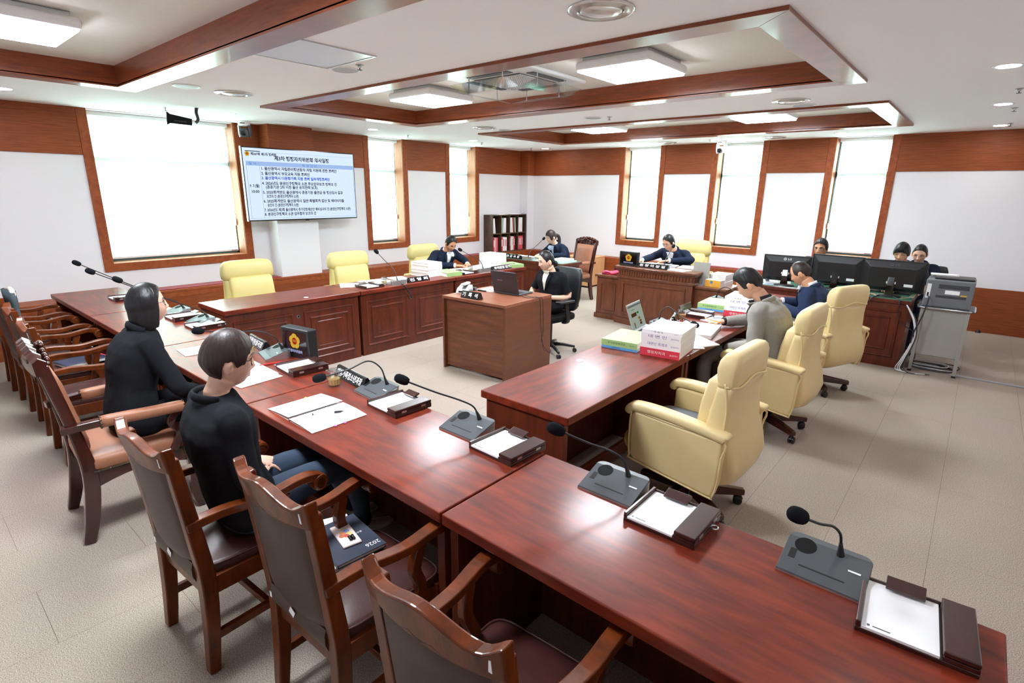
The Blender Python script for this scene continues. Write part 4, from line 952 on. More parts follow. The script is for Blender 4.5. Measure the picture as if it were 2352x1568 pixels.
text('antenna_lettering', 'SENNHEISER', 0.02, M_gry, t, (0.0135, -0.19, -0.16), (PI/2, 0, PI/2), width=0.13, extrude=0.0002)

# ------------------------------------------------------------------ microphones
def make_mic_base(mtop, mback):
    q = MB(); n = 6
    W_, D_, h0, h1 = 0.112, 0.082, 0.010, 0.052
    out = [(-W_, -D_), (W_, -D_), (W_, D_-0.03)]+[(W_-0.03+0.03*math.cos(a), D_-0.03+0.03*math.sin(a)) for a in [PI/2*k/n for k in range(1, n+1)]]+[(-W_+0.03+0.03*math.cos(a), D_-0.03+0.03*math.sin(a)) for a in [PI/2+PI/2*k/n for k in range(0, n)]]+[(-W_, D_-0.03)]
    f = lambda y: h0+(h1-h0)*min(1, (y+D_)/(2*D_-0.03))
    b = MB().loft([[(x, y, 0) for x, y in out], [(x, y, f(y)-0.004) for x, y in out]]).mesh('mic_body')
    c = MB().loft([[(x, y, f(y)-0.004) for x, y in out], [(x*0.985, y*0.985, f(y)) for x, y in out]]).mesh('mic_top')
    return b, c, f
_mb, _mt, _mf = make_mic_base(None, None)
_mb.materials.append(M_alu); _mt.materials.append(M_gry)
_foam = MB(); _foam.lathe([(0.004, -0.03), (0.014, -0.028), (0.021, -0.015), (0.023, 0.005), (0.0215, 0.025), (0.014, 0.038), (0.0, 0.042)], 20, cap=False); _foam = _foam.mesh('foam_windscreen'); _foam.materials.append(M_foam)
for p_ in _foam.polygons: p_.use_smooth = True
def mic(label, loc, rz, head, neck_at=(0.03, 0.045), bend=0.10, grp='gooseneck desk microphones'):
    """head: world position of the foam"""
    t = thing('desk_microphone', label, 'microphone', loc, rz, grp)
    b = mk('base_body', _mb, None, t); c = mk('base_top', _mt, None, t)
    pitch = math.atan2(0.042, 0.134)
    for (x, y, w, h) in ((0.0, -0.045, 0.12, 0.002), (-0.085, -0.012, 0.018, 0.035)):
        q = MB(); q.T = Matrix.Translation((x, y, _mf(y)-0.0004)) @ Matrix.Rotation(pitch, 4, 'X'); q.box(-w/2, w/2, -h/2-0.001, h/2+0.001, 0, 0.001); q.obj('button_strip', M_blk, c)
    q = MB(); q.T = Matrix.Translation((-0.06, 0.03, _mf(0.03)-0.0004)) @ Matrix.Rotation(pitch, 4, 'X'); q.lathe([(0.03, 0), (0.03, 0.0012), (0.0, 0.0012)], 20, cap=False); q.obj('speaker_grille', M_blk2, c)
    q = MB(); q.T = Matrix.Translation((0.075, 0.0, _mf(0.0)-0.0004)) @ Matrix.Rotation(pitch, 4, 'X'); q.box(-0.016, 0.016, -0.003, 0.003, 0, 0.001); q.obj('maker_mark', M_txtw, c)
    hl = Matrix.Rotation(-rz, 3, 'Z') @ (Vector(head)-Vector(loc))
    a = Vector((neck_at[0], neck_at[1], _mf(neck_at[1])-0.002)); d = hl-a
    up = a+Vector((0, 0, bend)); mid = a+d*0.30+Vector((0, 0, bend*0.85))
    pth = smooth_path([a, a+Vector((d.x*0.03, d.y*0.03, 0.03)), a+Vector((d.x*0.10, d.y*0.10, 0.45*bend+0.03))+Vector((0, 0, d.z*0.08)), mid, a+d*0.62+Vector((0, 0, bend*0.4)), hl], 6)
    MB().tube(pth, 0.0042, 7).tube(pth[:9], [0.012-0.0009*i for i in range(9)], 8).obj('gooseneck', M_blk, t, smooth=True)
    o = bpy.data.objects.new('foam_windscreen', _foam); COL.objects.link(o); o.parent = t
    dr = (Vector(pth[-1])-Vector(pth[-4])).normalized(); o.location = hl+dr*0.02; o.rotation_euler = dr.to_track_quat('Z', 'Y').to_euler()
    return t
T = 0.755
mic('black gooseneck microphone nearest the camera, at the lower right', (7.915, -8.31, T), 0, (7.86, -8.45, 0.985), bend=0.07)
mic('black gooseneck microphone second from the lower right corner, beside the closed pad tray', (7.21, -8.315, T), 0, (7.05, -8.445, 0.985), bend=0.06)
mic('black gooseneck microphone in the middle of the front row, leaning over the empty desk', (6.425, -8.31, T), 0, (6.20, -8.48, 0.985), bend=0.05)
mic('black gooseneck microphone bent low across the water glass and nameplate', (5.715, -8.305, T), math.radians(-4), (5.60, -8.55, 0.885), bend=0.14)
mic('black gooseneck microphone beside the emblem display, bent towards the short-haired woman', (4.63, -8.345, T), math.radians(-14), (4.43, -8.70, 0.955), bend=0.10)
mic('gooseneck microphone beyond the bobbed woman with its foam just above her head', (3.30, -8.31, T), 0, (3.13, -8.77, 1.135), bend=0.02)
mic('gooseneck microphone whose foam is the middle one of three against the white wall', (2.78, -8.31, T), 0, (2.60, -8.82, 1.15), bend=0.02)
mic('gooseneck microphone whose foam is the highest of three against the white wall', (2.05, -8.31, T), 0, (1.87, -8.76, 1.145), bend=0.02)
mic('silver-backed gooseneck microphone on the desk below the television', (2.88, -5.98, T), -PI/2, (2.60, -6.02, 1.105), (0.0, 0.03), 0.08)
mic('silver-backed gooseneck microphone in front of the dark-suited man by the window', (2.88, -4.50, T), -PI/2, (2.50, -4.52, 1.02), (0.0, 0.03), 0.08)
mic('gooseneck microphone in front of the man in a grey blazer', (6.19, -5.77, T), PI/2, (6.47, -5.84, 0.845), (0.0, 0.04), 0.14)
mic('gooseneck microphone in front of the man in a navy blazer', (6.15, -4.36, T), PI/2, (6.46, -4.5, 0.88), (0.0, 0.04), 0.12)
mic('slim gooseneck microphone in front of the chairman', (4.81, -2.80, 0.835), PI, (4.78, -2.55, 1.10), (0.0, 0.04), 0.05)
mic('slim gooseneck microphone in front of the woman at the green glass desk', (2.48, -2.93, 0.757), PI, (2.42, -2.5, 1.06), (0.0, 0.04), 0.05)

# ------------------------------------------------------------------ desk pad trays
def pad(label, loc, rz, ring=False):
    t = thing('desk_pad_tray', label, 'note tray', loc, rz, 'dark wooden note trays with white paper')
    tr = MB().box(-0.125, 0.125, -0.112, 0.112, 0.0, 0.012).obj('tray_board', M_padwood, t, bevel=0.002)
    MB().box(-0.125, -0.113, -0.112, 0.112, 0.012, 0.032).obj('tray_rail', M_padwood, t, bevel=0.003)
    MB().box(-0.113, 0.055, 0.104, 0.112, 0.012, 0.026).obj('tray_rail', M_padwood, t, bevel=0.002)
    MB().box(-0.112, 0.050, -0.111, 0.103, 0.012, 0.020).obj('paper_block', M_paper, t, bevel=0.001)
    MB().box(0.056, 0.125, -0.112, 0.112, 0.012, 0.024).obj('pen_box', M_padwood, t, bevel=0.001)
    MB().box(0.054, 0.125, -0.112, 0.112, 0.026, 0.040).obj('pen_box_lid', M_padwood, t, bevel=0.003)
    q = MB(); q.T = Matrix.Translation((-0.025, 0.098, 0.036)) @ Matrix.Rotation(math.radians(18), 4, 'X'); q.box(-0.045, 0.045, -0.022, 0.022, -0.004, 0.004); q.obj('paper_clip_bar', M_padwood, t, bevel=0.002)
    for yy_ in (-0.06, 0.06): MB().box(0.125, 0.1262, yy_-0.014, yy_+0.014, 0.018, 0.028).obj('hinge', M_alu, t)
    MB().box(-0.10, -0.094, -0.102, -0.094, 0.020, 0.0203).box(-0.088, -0.05, -0.1, -0.096, 0.020, 0.0203).obj('letterhead', M_gry, t)
    if ring: MB().tube([(0.135+0.012*math.cos(a), 0.03+0.012*math.sin(a), 0.016) for a in [2*PI*k/14 for k in range(14)]], 0.003, 6, closed=True).obj('ring_pull', M_steel, t, smooth=True)
    return t
pad('dark wooden note tray with white paper at the lower right corner', (8.142, -8.385, T), math.radians(4))
pad('dark wooden note tray with a chrome ring pull on its pen box', (7.46, -8.36, T), 0, True)
pad('dark wooden note tray with white paper beside the seam of the front desks', (6.69, -8.335, T), math.radians(-2))
pad('dark wooden note tray with curled paper right of the open document', (5.955, -8.345, T), math.radians(-2))
pad('dark wooden note tray beside the emblem display and a phone', (5.03, -8.37, T), math.radians(-4))
pad('dark wooden note tray in front of the bobbed woman, nearer one of two', (3.47, -8.34, T), 0)
pad('dark wooden note tray in front of the bobbed woman, farther one of two', (3.02, -8.34, T), 0)
pad('dark wooden note tray at the far end of the front row', (1.70, -8.42, T), 0)
pad('note tray under pens on the desk below the television', (2.83, -6.32, T), PI/2)
pad('note tray in front of the dark-suited man by the window', (2.84, -4.78, T), PI/2)
t = pad('open note tray with raised lid in front of the man in a grey blazer', (6.24, -5.15, T), PI/2)
q = MB(); q.T = Matrix.Translation((0.0, 0.118, 0.05)) @ Matrix.Rotation(math.radians(75), 4, 'X'); q.box(-0.125, 0.125, -0.045, 0.045, -0.005, 0.005); q.obj('raised_lid', M_padwood, t, bevel=0.003)

# ------------------------------------------------------------------ nameplates (black triangular prisms)
def plate(label, body, loc, rz, L=0.30, h=0.06, ts=0.036, spacing=1.0, tw=None, mirror=False):
    t = thing('nameplate', label, 'nameplate', loc, rz, 'black name plates')
    MB().prism([(-0.04, 0), (0.04, 0), (0.008, h), (-0.008, h)], -L/2, L/2, 'x').obj('prism_body', M_gloss, t, bevel=0.003)
    ang = math.atan2(h, 0.032)
    text('plate_lettering', body, ts, M_txtw, t, (0, -0.0245, h/2), (ang, 0, 0), width=tw or L*0.85, extrude=0.0003, bold=0.0008)
    return t
plate('black nameplate with six white syllables beside the water glass', '여성가족청소년과장', (5.45, -8.285, T), math.radians(-6), 0.34, 0.062, 0.045)
plate('black nameplate partly hidden behind the short-haired woman', '가족여성국장', (4.33, -8.31, T), math.radians(-6), 0.30, 0.062, 0.045)
plate('black nameplate reading 기록석 on the recorder desk', '기  록  석', (4.27, -6.105, 0.785), math.radians(2), 0.245, 0.072, 0.05)
plate('small black nameplate on the desk below the television', '진 영 희', (2.90, -5.66, T), math.radians(90), 0.33, 0.058, 0.042)
plate('long black nameplate in front of the dark-suited man by the window', '부위원장 김 태 영', (2.90, -4.07, T), math.radians(92), 0.52, 0.058, 0.042)
plate('black nameplate on the green glass desk', '전 문 위 원', (2.18, -2.985, 0.757), math.radians(-2), 0.34, 0.06, 0.044)
plate('long black nameplate on the chairman desk', '위 원 장 이 장 걸', (4.66, -2.97, 0.835), math.radians(-3), 0.56, 0.06, 0.04)
plate('black nameplate between the glass and the microphone of the grey-blazered man', '진', (6.17, -5.50, T), math.radians(-70), 0.20, 0.06, 0.05, tw=0.05)
# ------------------------------------------------------------------ emblem displays
M_dsp = mat('display_glass', (12, 13, 16), rough=0.08, coat=0.6)
def emblem_display(label, loc, rz, w, h, d, tilt):
    t = thing('emblem_display', label, 'display', loc, rz, 'small black displays showing the council emblem')
    R_ = Matrix.Rotation(tilt, 4, 'X')
    q = MB(); q.T = R_; q.box(-w/2, w/2, 0, d, 0, h).obj('case', M_blk, t, bevel=0.01, seg=3)
    q = MB(); q.T = R_; sc_ = q.box(-w/2+0.022, w/2-0.022, -0.001, 0.001, 0.028, h-0.022).obj('screen', M_dsp, t)
    e = emblem(sc_, 0, -0.001, h*0.57, h*0.26)
    e2 = text('display_lettering', '행정자치위원회', 0.022, M_dtx, sc_, (0, -0.0016, h*0.22), (PI/2, 0, 0), width=w*0.5, extrude=0.0001, bold=0.0004)
    if tilt:
        e.rotation_euler = (tilt, 0, 0); e2.rotation_euler = (PI/2+tilt, 0, 0)
    MB().box(-w*0.3, w*0.3, 0.0, d+0.02, 0.0, 0.008).obj('foot', M_blk, t)
    return t
M_dtx = emitter('display_text', (200, 205, 255), 0.8*EXPF)
emblem_display('black display box with a gold emblem on the front row desk', (4.78, -8.275, T), math.radians(10), 0.27, 0.20, 0.075, 0.0)
emblem_display('black display with a gold emblem on the chairman desk', (4.325, -2.985, 0.835), math.radians(-4), 0.31, 0.20, 0.05, 0.0)

# ------------------------------------------------------------------ drinking glasses
M_cup = glassy('drinking_glass', (244, 246, 246), 0.16, 0.03)
M_tea = mat('tea', (240, 212, 140), rough=0.15, alpha=0.6); M_tea2 = mat('brown_tea', (226, 160, 96), rough=0.15, alpha=0.65)
def cup(label, loc, tea, lid):
    t = thing('drinking_glass', label, 'glass', loc, random.uniform(0, 3), 'glasses of tea with paper-thin facets')
    MB().lathe([(0.0, 0.004), (0.030, 0.004), (0.033, 0.0), (0.034, 0.01), (0.038, 0.09), (0.0362, 0.09), (0.032, 0.012), (0.0, 0.010)], 12, cap=False).obj('tumbler', M_cup, t, smooth='auto', angle=25)
    MB().lathe([(0.0, 0.011), (0.0315, 0.011), (0.0335, 0.044), (0.0, 0.044)], 18, cap=False).obj('tea', tea, t, smooth='auto')
    if lid: MB().lathe([(0.0, 0.104), (0.012, 0.102), (0.036, 0.098), (0.043, 0.094), (0.043, 0.089), (0.0, 0.09)], 20, cap=False).obj('glass_lid', M_cup, t, smooth='auto')
    return t
cup('lidded glass of tea beside the black nameplate on the front row', (5.44, -8.40, T), M_tea, True)
cup('glass of tea partly behind the short-haired woman', (4.46, -8.44, T), M_tea, False)
cup('glass of brown tea on the grey-blazered man desk', (6.19, -5.385, T), M_tea2, False)
cup('glass of tea on the desk below the television', (2.81, -6.10, T), M_tea, False)
cup('glass of tea in front of the dark-suited man by the window', (2.79, -4.63, T), M_tea, False)

# ------------------------------------------------------------------ books, stacks and papers
def book(name, label, loc, rz, w, d, h, m, cat='book', spine=None, tc=None, grp=None, ts=0.02, sub=None, spine_side='y'):
    """closed book lying flat: cover around a paper block; spine on the local -y side"""
    t = thing(name, label, cat, loc, rz, grp)
    MB().box(-w/2+0.003, w/2-0.002, -d/2+0.003, d/2-0.002, 0.002, h-0.002).obj('pages', M_paper2, t)
    q = MB(); q.box(-w/2, w/2, -d/2, d/2, 0, 0.002).box(-w/2, w/2, -d/2, d/2, h-0.002, h).box(-w/2, w/2, -d/2, -d/2+0.003, 0.002, h-0.002); q.obj('cover', m, t)
    if spine:
        text('spine_lettering', spine, ts, tc or M_ink, t, (-w*0.08, -d/2-0.0004, h*0.5), (PI/2, 0, 0), width=min(w*0.5, len(spine)*ts*1.05), extrude=0.0001)
        text('spine_lettering', sub or '울산광역시', ts*0.5, tc or M_ink, t, (w*0.36, -d/2-0.0004, h*0.45), (PI/2, 0, 0), extrude=0.0001)
    return t
M_pur = mat('purple_ink', (86, 64, 150), rough=0.7)
M_wcov = mat('white_cover', (240, 240, 246), rough=0.5)
def stack(tag_, loc, rz, cy_=None):
    z = loc[2]; w, d = 0.275, 0.36
    for nm, h, m, s_, c, l in (('red', 0.055, M_red, '행정자치국', M_txtw, 'red-spined budget book at the bottom of the %s'), ('w1', 0.062, M_wcov, '대변인 회계과', M_pur, 'white budget book, second from bottom of the %s'), ('w2', 0.045, M_wcov, '대 변 인', M_pur, 'white budget book, third up in the %s'), ('w3', 0.02, M_wcov, '총 괄 표', M_ink, 'thin white book on top of the %s')):
        book('budget_book', l % tag_, (loc[0]+random.uniform(-.003, .003), loc[1]+random.uniform(-.003, .003), z), rz, w, d, h, m, spine=s_, tc=c, grp='budget books on the desks', ts=0.024 if h > 0.04 else 0.012)
        z += h
def greens(tag_, loc, rz, w=0.27, d=0.36):
    book('budget_book', 'thin blue-spined book under the green one %s' % tag_, loc, rz, w, d, 0.018, M_blue, spine='세입세출예산안', tc=M_ink, grp='budget books on the desks', ts=0.009)
    book('budget_book', 'green-covered book %s' % tag_, (loc[0], loc[1], loc[2]+0.018), rz, w, d, 0.045, M_green, spine='추가경정예산안', tc=M_ink, grp='budget books on the desks', ts=0.018)
stack('stack near the nearest cream chair', (6.545, -6.43, T), math.radians(7))
greens('beside the grey laptop', (6.245, -6.455, T), math.radians(7))
stack('stack before the navy-blazered man', (6.53, -4.78, T), math.radians(5))
greens('beside the phone of the grey-blazered man', (6.235, -4.66, T), math.radians(4))
def pile(label, loc, rz, n, w=0.25, d=0.33, grp='white report piles'):
    z = loc[2]
    for k in range(n):
        h = (0.05, 0.04, 0.055, 0.035)[k % 4]
        book('report_volume', label % ('bottom', 'second', 'third', 'top')[k], (loc[0]+random.uniform(-.004, .004), loc[1]+random.uniform(-.004, .004), z), rz, w, d, h, M_wcov, cat='book', grp=grp); z += h
    return z
pile('white report volume, %s of the pile left of the dark-suited man', (2.60, -5.26, T), PI/2+0.05, 4)
book('report_volume', 'green-topped volume beside the white pile on the window-side desk', (2.76, -5.04, T), PI/2-0.1, 0.25, 0.33, 0.05, M_green, grp='green report volumes')
pile('white report volume, %s of the pile beyond the dark-suited man', (2.50, -3.86, T), PI/2, 4)
book('report_volume', 'green-topped volume at the end of the window-side desks', (2.80, -3.78, T), PI/2-0.3, 0.25, 0.33, 0.045, M_green, grp='green report volumes')
pile('white report volume, %s of the pile beside the tissue box', (5.52, -2.58, 0.66), PI/2, 3, 0.30, 0.22)
book('report_volume', 'green volume under the pile beside the tissue box', (5.52, -2.80, 0.66), PI/2, 0.02, 0.02, 0.002, M_green) if False else None
def sheets(name, label, loc, rz, w=0.21, d=0.297, h=0.004, lines=0, grp='loose papers', m=None, curl=0.0):
    t = thing(name, label, 'papers', loc, rz, grp)
    MB().grid(lambda u, v: (w*(u-.5), d*(v-.5), h+curl*(abs(2*u-1)**2)*(v)), 8, 8).obj('top_sheet', m or M_paper, t, smooth=True, solid=0.0006)
    MB().box(-w/2+0.001, w/2-0.001, -d/2+0.001, d/2-0.001, 0, h-0.0006).obj('sheets_below', M_paper2, t)
    if lines:
        q = MB()
        for k in range(lines):
            yy_ = d*0.40-k*d*0.8/lines; ww = w*random.uniform(0.3, 0.42)
            q.box(-w*0.42, -w*0.42+2*ww, yy_-0.0008, yy_+0.0008, h+0.0006, h+0.0008)
        q.obj('printed_lines', M_lines, t)
    return t
M_lines = mat('print_grey', (186, 190, 206), rough=0.8)
# open document in the foreground, with index tabs and a pen
t = thing('open_document', 'open white report with coloured index tabs on the front row', 'document', (5.716, -8.672, T), math.radians(-0.5))
for sx, nm in ((-1, 'left_page'), (1, 'right_page')):
    MB().grid(lambda u, v: (sx*(0.002+0.213*u), -0.148+0.296*v, 0.003+0.016*(1-u)**2*(1 if sx < 0 else 0.5)+0.006*math.sin(PI*u)), 14, 4).obj('page', M_paper, t, smooth=True, solid=0.0008)
    MB().box(min(sx*0.01, sx*0.212), max(sx*0.01, sx*0.212), -0.146, 0.146, 0, 0.003).obj('pages_below', M_paper2, t)
    q = MB()
    for k in range(16): q.box(*sorted((sx*0.03, sx*random.uniform(0.12, 0.19))), 0.12-k*0.0155, 0.1212-k*0.0155, 0.0105, 0.0107)
    q.obj('printed_lines', M_lines, t)
for (x, y, c) in ((-0.15, 0.150, (190, 214, 70)), (-0.09, 0.151, (190, 214, 70)), (-0.218, 0.06, (230, 190, 60)), (0.218, -0.03, (232, 90, 190)), (0.218, 0.02, (232, 90, 190))):
    MB().box(x-0.008, x+0.008, y-0.006, y+0.006, 0.003, 0.004).obj('index_tab', mat('tab', c, rough=0.6), t)
q = MB()
for k in range(26): q.tube([(0.006*math.cos(a), -0.14+k*0.0112, 0.010+0.006*math.sin(a)) for a in (0, 0.8, 1.6, 2.4, 3.1)], 0.0009, 4)
q.obj('wire_binding', M_alu, t)
def pen(label, loc, rz, body, cap):
    t = thing('pen', label, 'pen', loc, rz, 'pens on the desks')
    MB().cyl((-0.07, 0, 0.005), (0.035, 0, 0.005), 0.0045, seg=10).obj('barrel', body, t, smooth='auto'); MB().cyl((0.03, 0, 0.005), (0.062, 0, 0.005), 0.0055, 0.005, 10).cyl((0.062, 0, 0.005), (0.075, 0, 0.005), 0.004, 0.001, 10).obj('cap', cap, t, smooth='auto')
    MB().cyl((-0.073, 0, 0.005), (-0.068, 0, 0.005), 0.0048, seg=10).obj('end_plug', cap, t)
pen('white ballpoint pen with black cap on the open document', (5.80, -8.66, T+0.013), math.radians(58), M_white, M_blk)
M_rp = mat('red_pen', (222, 40, 44), rough=0.35)
pen('red pen beside the emblem display', (4.80, -8.45, T), math.radians(75), M_rp, M_rp)
M_opn = mat('orange_pencil', (236, 140, 50), rough=0.5)
sheets('document', 'printed sheets on the desk in front of the short-haired woman', (4.80, -8.63, T), math.radians(-2), 0.42, 0.25, 0.005, 12)
sheets('document', 'second printed sheet poking out nearer the seam of the front desks', (4.97, -8.66, T+0.0), math.radians(6), 0.24, 0.26, 0.003, 0)
sheets('document', 'white sheet on the desk in front of the bobbed woman', (4.14, -8.60, T), math.radians(-4), 0.21, 0.297, 0.003, 8)
sheets('document', 'loose white sheet at the empty end of the desk below the television', (2.58, -6.42, T), math.radians(60), 0.22, 0.3)
sheets('document', 'spread of printed sheets behind the glass below the television', (2.63, -6.08, T), math.radians(85), 0.3, 0.42, 0.006, 8)
sheets('document', 'second spread of sheets beside the microphone below the television', (2.60, -5.72, T), math.radians(80), 0.21, 0.3, 0.01, 6)
sheets('document', 'open papers the dark-suited man is reading', (2.60, -4.62, T), math.radians(85), 0.40, 0.30, 0.012, 10)
sheets('document', 'papers right of the dark-suited man microphone', (2.60, -4.18, T), math.radians(100), 0.42, 0.30, 0.02, 6)
sheets('document', 'open thick report under the hand of the grey-blazered man', (6.47, -5.72, T), math.radians(100), 0.42, 0.30, 0.03, 10)
sheets('document', 'loose sheets hanging towards the grey-blazered man', (6.585, -6.05, T), math.radians(65), 0.21, 0.297, 0.006, 6, curl=0.02)
sheets('document', 'loose sheet next to the book stack by the nearest cream chair', (6.58, -6.19, T+0.001), math.radians(40), 0.21, 0.20, 0.003, 3)
sheets('document', 'papers under the phone of the grey-blazered man', (6.50, -5.19, T), math.radians(80), 0.30, 0.30, 0.004, 6)
sheets('document', 'papers in front of the navy-blazered man', (6.45, -4.25, T), math.radians(85), 0.42, 0.30, 0.008, 8)
sheets('document', 'open papers in front of the chairman', (4.62, -2.63, 0.835), math.radians(-2), 0.5, 0.30, 0.012, 10)
sheets('document', 'papers at the chairman right hand end of the desk', (5.08, -2.58, 0.835), math.radians(8), 0.3, 0.30, 0.014, 6)
sheets('document', 'white sheets at the front corner of the chairman desk', (5.05, -2.93, 0.835), math.radians(-8), 0.30, 0.21, 0.006, 4)
sheets('document', 'papers at the television end of the green glass desk', (1.72, -2.87, 0.757), 0.1, 0.42, 0.30, 0.012, 6)
sheets('document', 'papers behind the nameplate on the green glass desk', (2.20, -2.74, 0.757), -0.1, 0.42, 0.26, 0.014, 6)
sheets('document', 'green file at the near corner of the green glass desk', (3.02, -2.76, 0.757), 0.12, 0.30, 0.42, 0.012, 0, m=mat('mint_file', (120, 190, 160), rough=0.5))
sheets('document', 'white paper stack on the green file of the green glass desk', (2.98, -2.72, 0.769), 0.05, 0.25, 0.36, 0.024, 3)
sheets('document', 'white sheet beside the laptop on the recorder desk', (4.06, -5.60, 0.785), 0.1, 0.21, 0.25, 0.003, 2)
# tissue box, clipboard, cloth on the chairman wings
t = thing('tissue_box', 'yellow and white tissue box with a tissue sticking out, on the chairman side wing', 'tissue box', (5.54, -2.86, 0.66), math.radians(-5))
MB().box(-0.105, 0.105, -0.055, 0.055, 0, 0.095).obj('carton', M_white, t, bevel=0.003); MB().box(-0.105, 0.105, -0.0565, -0.055, 0.002, 0.093).obj('yellow_side', mat('tissue_yellow', (236, 176, 60), rough=0.5), t)
MB().prism([(0.02*math.cos(2*PI*k/18)-0.02, 0.064+0.018*math.sin(2*PI*k/18)) for k in range(18)], -0.0572, -0.0565, 'y').obj('blue_roundel', mat('roundel_blue', (80, 140, 190), rough=0.5), t)
text('box_lettering', '휴지', 0.016, M_txtw, t, (-0.02, -0.0572, 0.02), (PI/2, 0, 0), extrude=0.0001)
q = MB(); secs = []
for j in range(6): secs.append([((0.045-0.006*j)*math.cos(a)*(1+0.25*math.sin(3*a+j)), (0.014+0.004*j)*math.sin(a), 0.094+0.017*j) for a in [2*PI*k/14 for k in range(14)]])
q.loft(secs).obj('tissue', M_paper, t, smooth=True)
t = thing('copy_stand', 'grey metal document stand on the chairman side wing', 'document stand', (5.33, -2.86, 0.66), math.radians(-3))
q = MB(); q.T = Matrix.Translation((0, 0, 0.012)) @ Matrix.Rotation(math.radians(-10), 4, 'X'); q.box(-0.115, 0.115, -0.003, 0.003, 0, 0.29); q.obj('plate', mat('stand_grey', (158, 156, 150), rough=0.5, metal=0.3), t, bevel=0.004)
MB().box(-0.07, 0.07, -0.05, 0.04, 0, 0.01).obj('base', M_alu, t, bevel=0.003)
MB().tube([(-0.05, -0.03, 0.008), (-0.05, -0.022, 0.11), (0.05, -0.022, 0.11), (0.05, -0.03, 0.008)], 0.002, 6).obj('wire_holder', M_gry, t)
t = thing('folded_cloth', 'folded pink and red cloth on the chairman other side wing', 'cloth', (4.0, -2.80, 0.66), math.radians(12))
q = MB(); q.grid(lambda u, v: (0.30*(u-.5), 0.18*(v-.5), 0.03+0.010*math.sin(9*u+3*v)+0.008*math.sin(14*v)), 16, 10); q.obj('cloth_top', mat('pink_cloth', (214, 66, 96), rough=0.85), t, smooth=True, solid=0.004)
MB().grid(lambda u, v: (0.31*(u-.5), 0.19*(v-.5), 0.012+0.006*math.sin(12*u)), 16, 8).obj('cloth_fold', mat('red_cloth', (170, 36, 60), rough=0.85), t, smooth=True, solid=0.02)
t = thing('gavel_block', 'dark lacquered box behind the folded cloth', 'box', (4.06, -2.60, 0.66), 0.05); MB().box(-0.13, 0.13, -0.08, 0.08, 0.0, 0.09).obj('box_body', M_padwood, t, bevel=0.008); MB().box(-0.135, 0.135, -0.085, 0.085, 0.09, 0.115).obj('box_lid', M_padwood, t, bevel=0.008)

# ------------------------------------------------------------------ laptops
def keys(parent, w, d, z, y0, nx=14, ny=5):
    q = MB(); dx = w/nx; dy = d/ny
    for i in range(nx):
        for j in range(ny): q.box(-w/2+dx*i+0.0015, -w/2+dx*(i+1)-0.0015, y0+dy*j+0.0015, y0+dy*(j+1)-0.0015, z, z+0.0015)
    o = q.obj('keyboard_keys', M_blk, parent); o['kind'] = 'stuff'; return o
def laptop(label, loc, rz, w, d, lid, body, ang, screen=None):
    """keyboard side towards local -y, hinge at +y"""
    t = thing('laptop', label, 'laptop', loc, rz)
    b = MB().box(-w/2, w/2, -d/2, d/2, 0.002, 0.017).obj('laptop_base', body, t, bevel=0.004); keys(b, w*0.88, d*0.42, 0.017, -d*0.06)
    MB().box(-0.05, 0.05, -d/2+0.015, -d*0.12, 0.017, 0.0175).obj('touchpad', M_gry, b)
    R_ = Matrix.Translation((0, d/2-0.004, 0.014)) @ Matrix.Rotation(-ang, 4, 'X')
    q = MB(); q.T = R_; q.box(-w/2, w/2, -0.003, 0.004, 0.0, d*0.98); l = q.obj('lid', lid, t, bevel=0.003)
    q = MB(); q.T = R_; q.box(-w/2+0.006, w/2-0.006, -0.0042, -0.003, 0.012, d*0.98-0.008); s_ = q.obj('screen', screen or M_dsp, l)
    return t, R_, l, s_
t, R_, l, _ = laptop('dark grey laptop seen from the back of its lid on the recorder desk', (4.365, -5.565, 0.785), math.radians(182), 0.345, 0.245, mat('graphite', (70, 68, 72), rough=0.4, metal=0.4), M_gry, math.radians(14))
o = text('lid_lettering', 'SAMSUNG', 0.014, M_alu, l, (0, 0, 0), extrude=0.0002); o.matrix_local = R_ @ Matrix.Translation((0.06, 0.0042, 0.14)) @ Matrix.Rotation(PI, 4, 'Z') @ Matrix.Rotation(PI/2, 4, 'X')
M_page = emitter('web_page', (196, 206, 190), 0.55*EXPF)
t, R_, l, s_ = laptop('silver laptop with a web page open, behind the green book on the right-hand desks', (6.20, -5.98, T), math.radians(98), 0.31, 0.22, M_alu, M_alu, math.radians(20), M_page)
for (a, b, c, d, col) in ((-0.11, 0.0, 0.105, 0.135, (90, 66, 40)), (0.01, 0.055, 0.12, 0.135, (30, 140, 50)), (-0.095, -0.075, 0.03, 0.06, (120, 90, 70)), (0.02, 0.06, 0.07, 0.09, (150, 120, 50)), (0.03, 0.075, 0.05, 0.062, (120, 30, 30)), (0.03, 0.075, 0.025, 0.045, (90, 70, 50)), (-0.145, 0.145, 0.185, 0.2, (120, 126, 124)), (-0.09, -0.02, 0.16, 0.163, (60, 66, 60)), (-0.095, -0.075, 0.008+0.008, 0.026, (60, 90, 130))):
    q = MB(); q.T = R_; q.box(a, b, -0.0048, -0.0042, c, d); q.obj('page_block', emitter('web_block', col, 0.6*EXPF), s_)
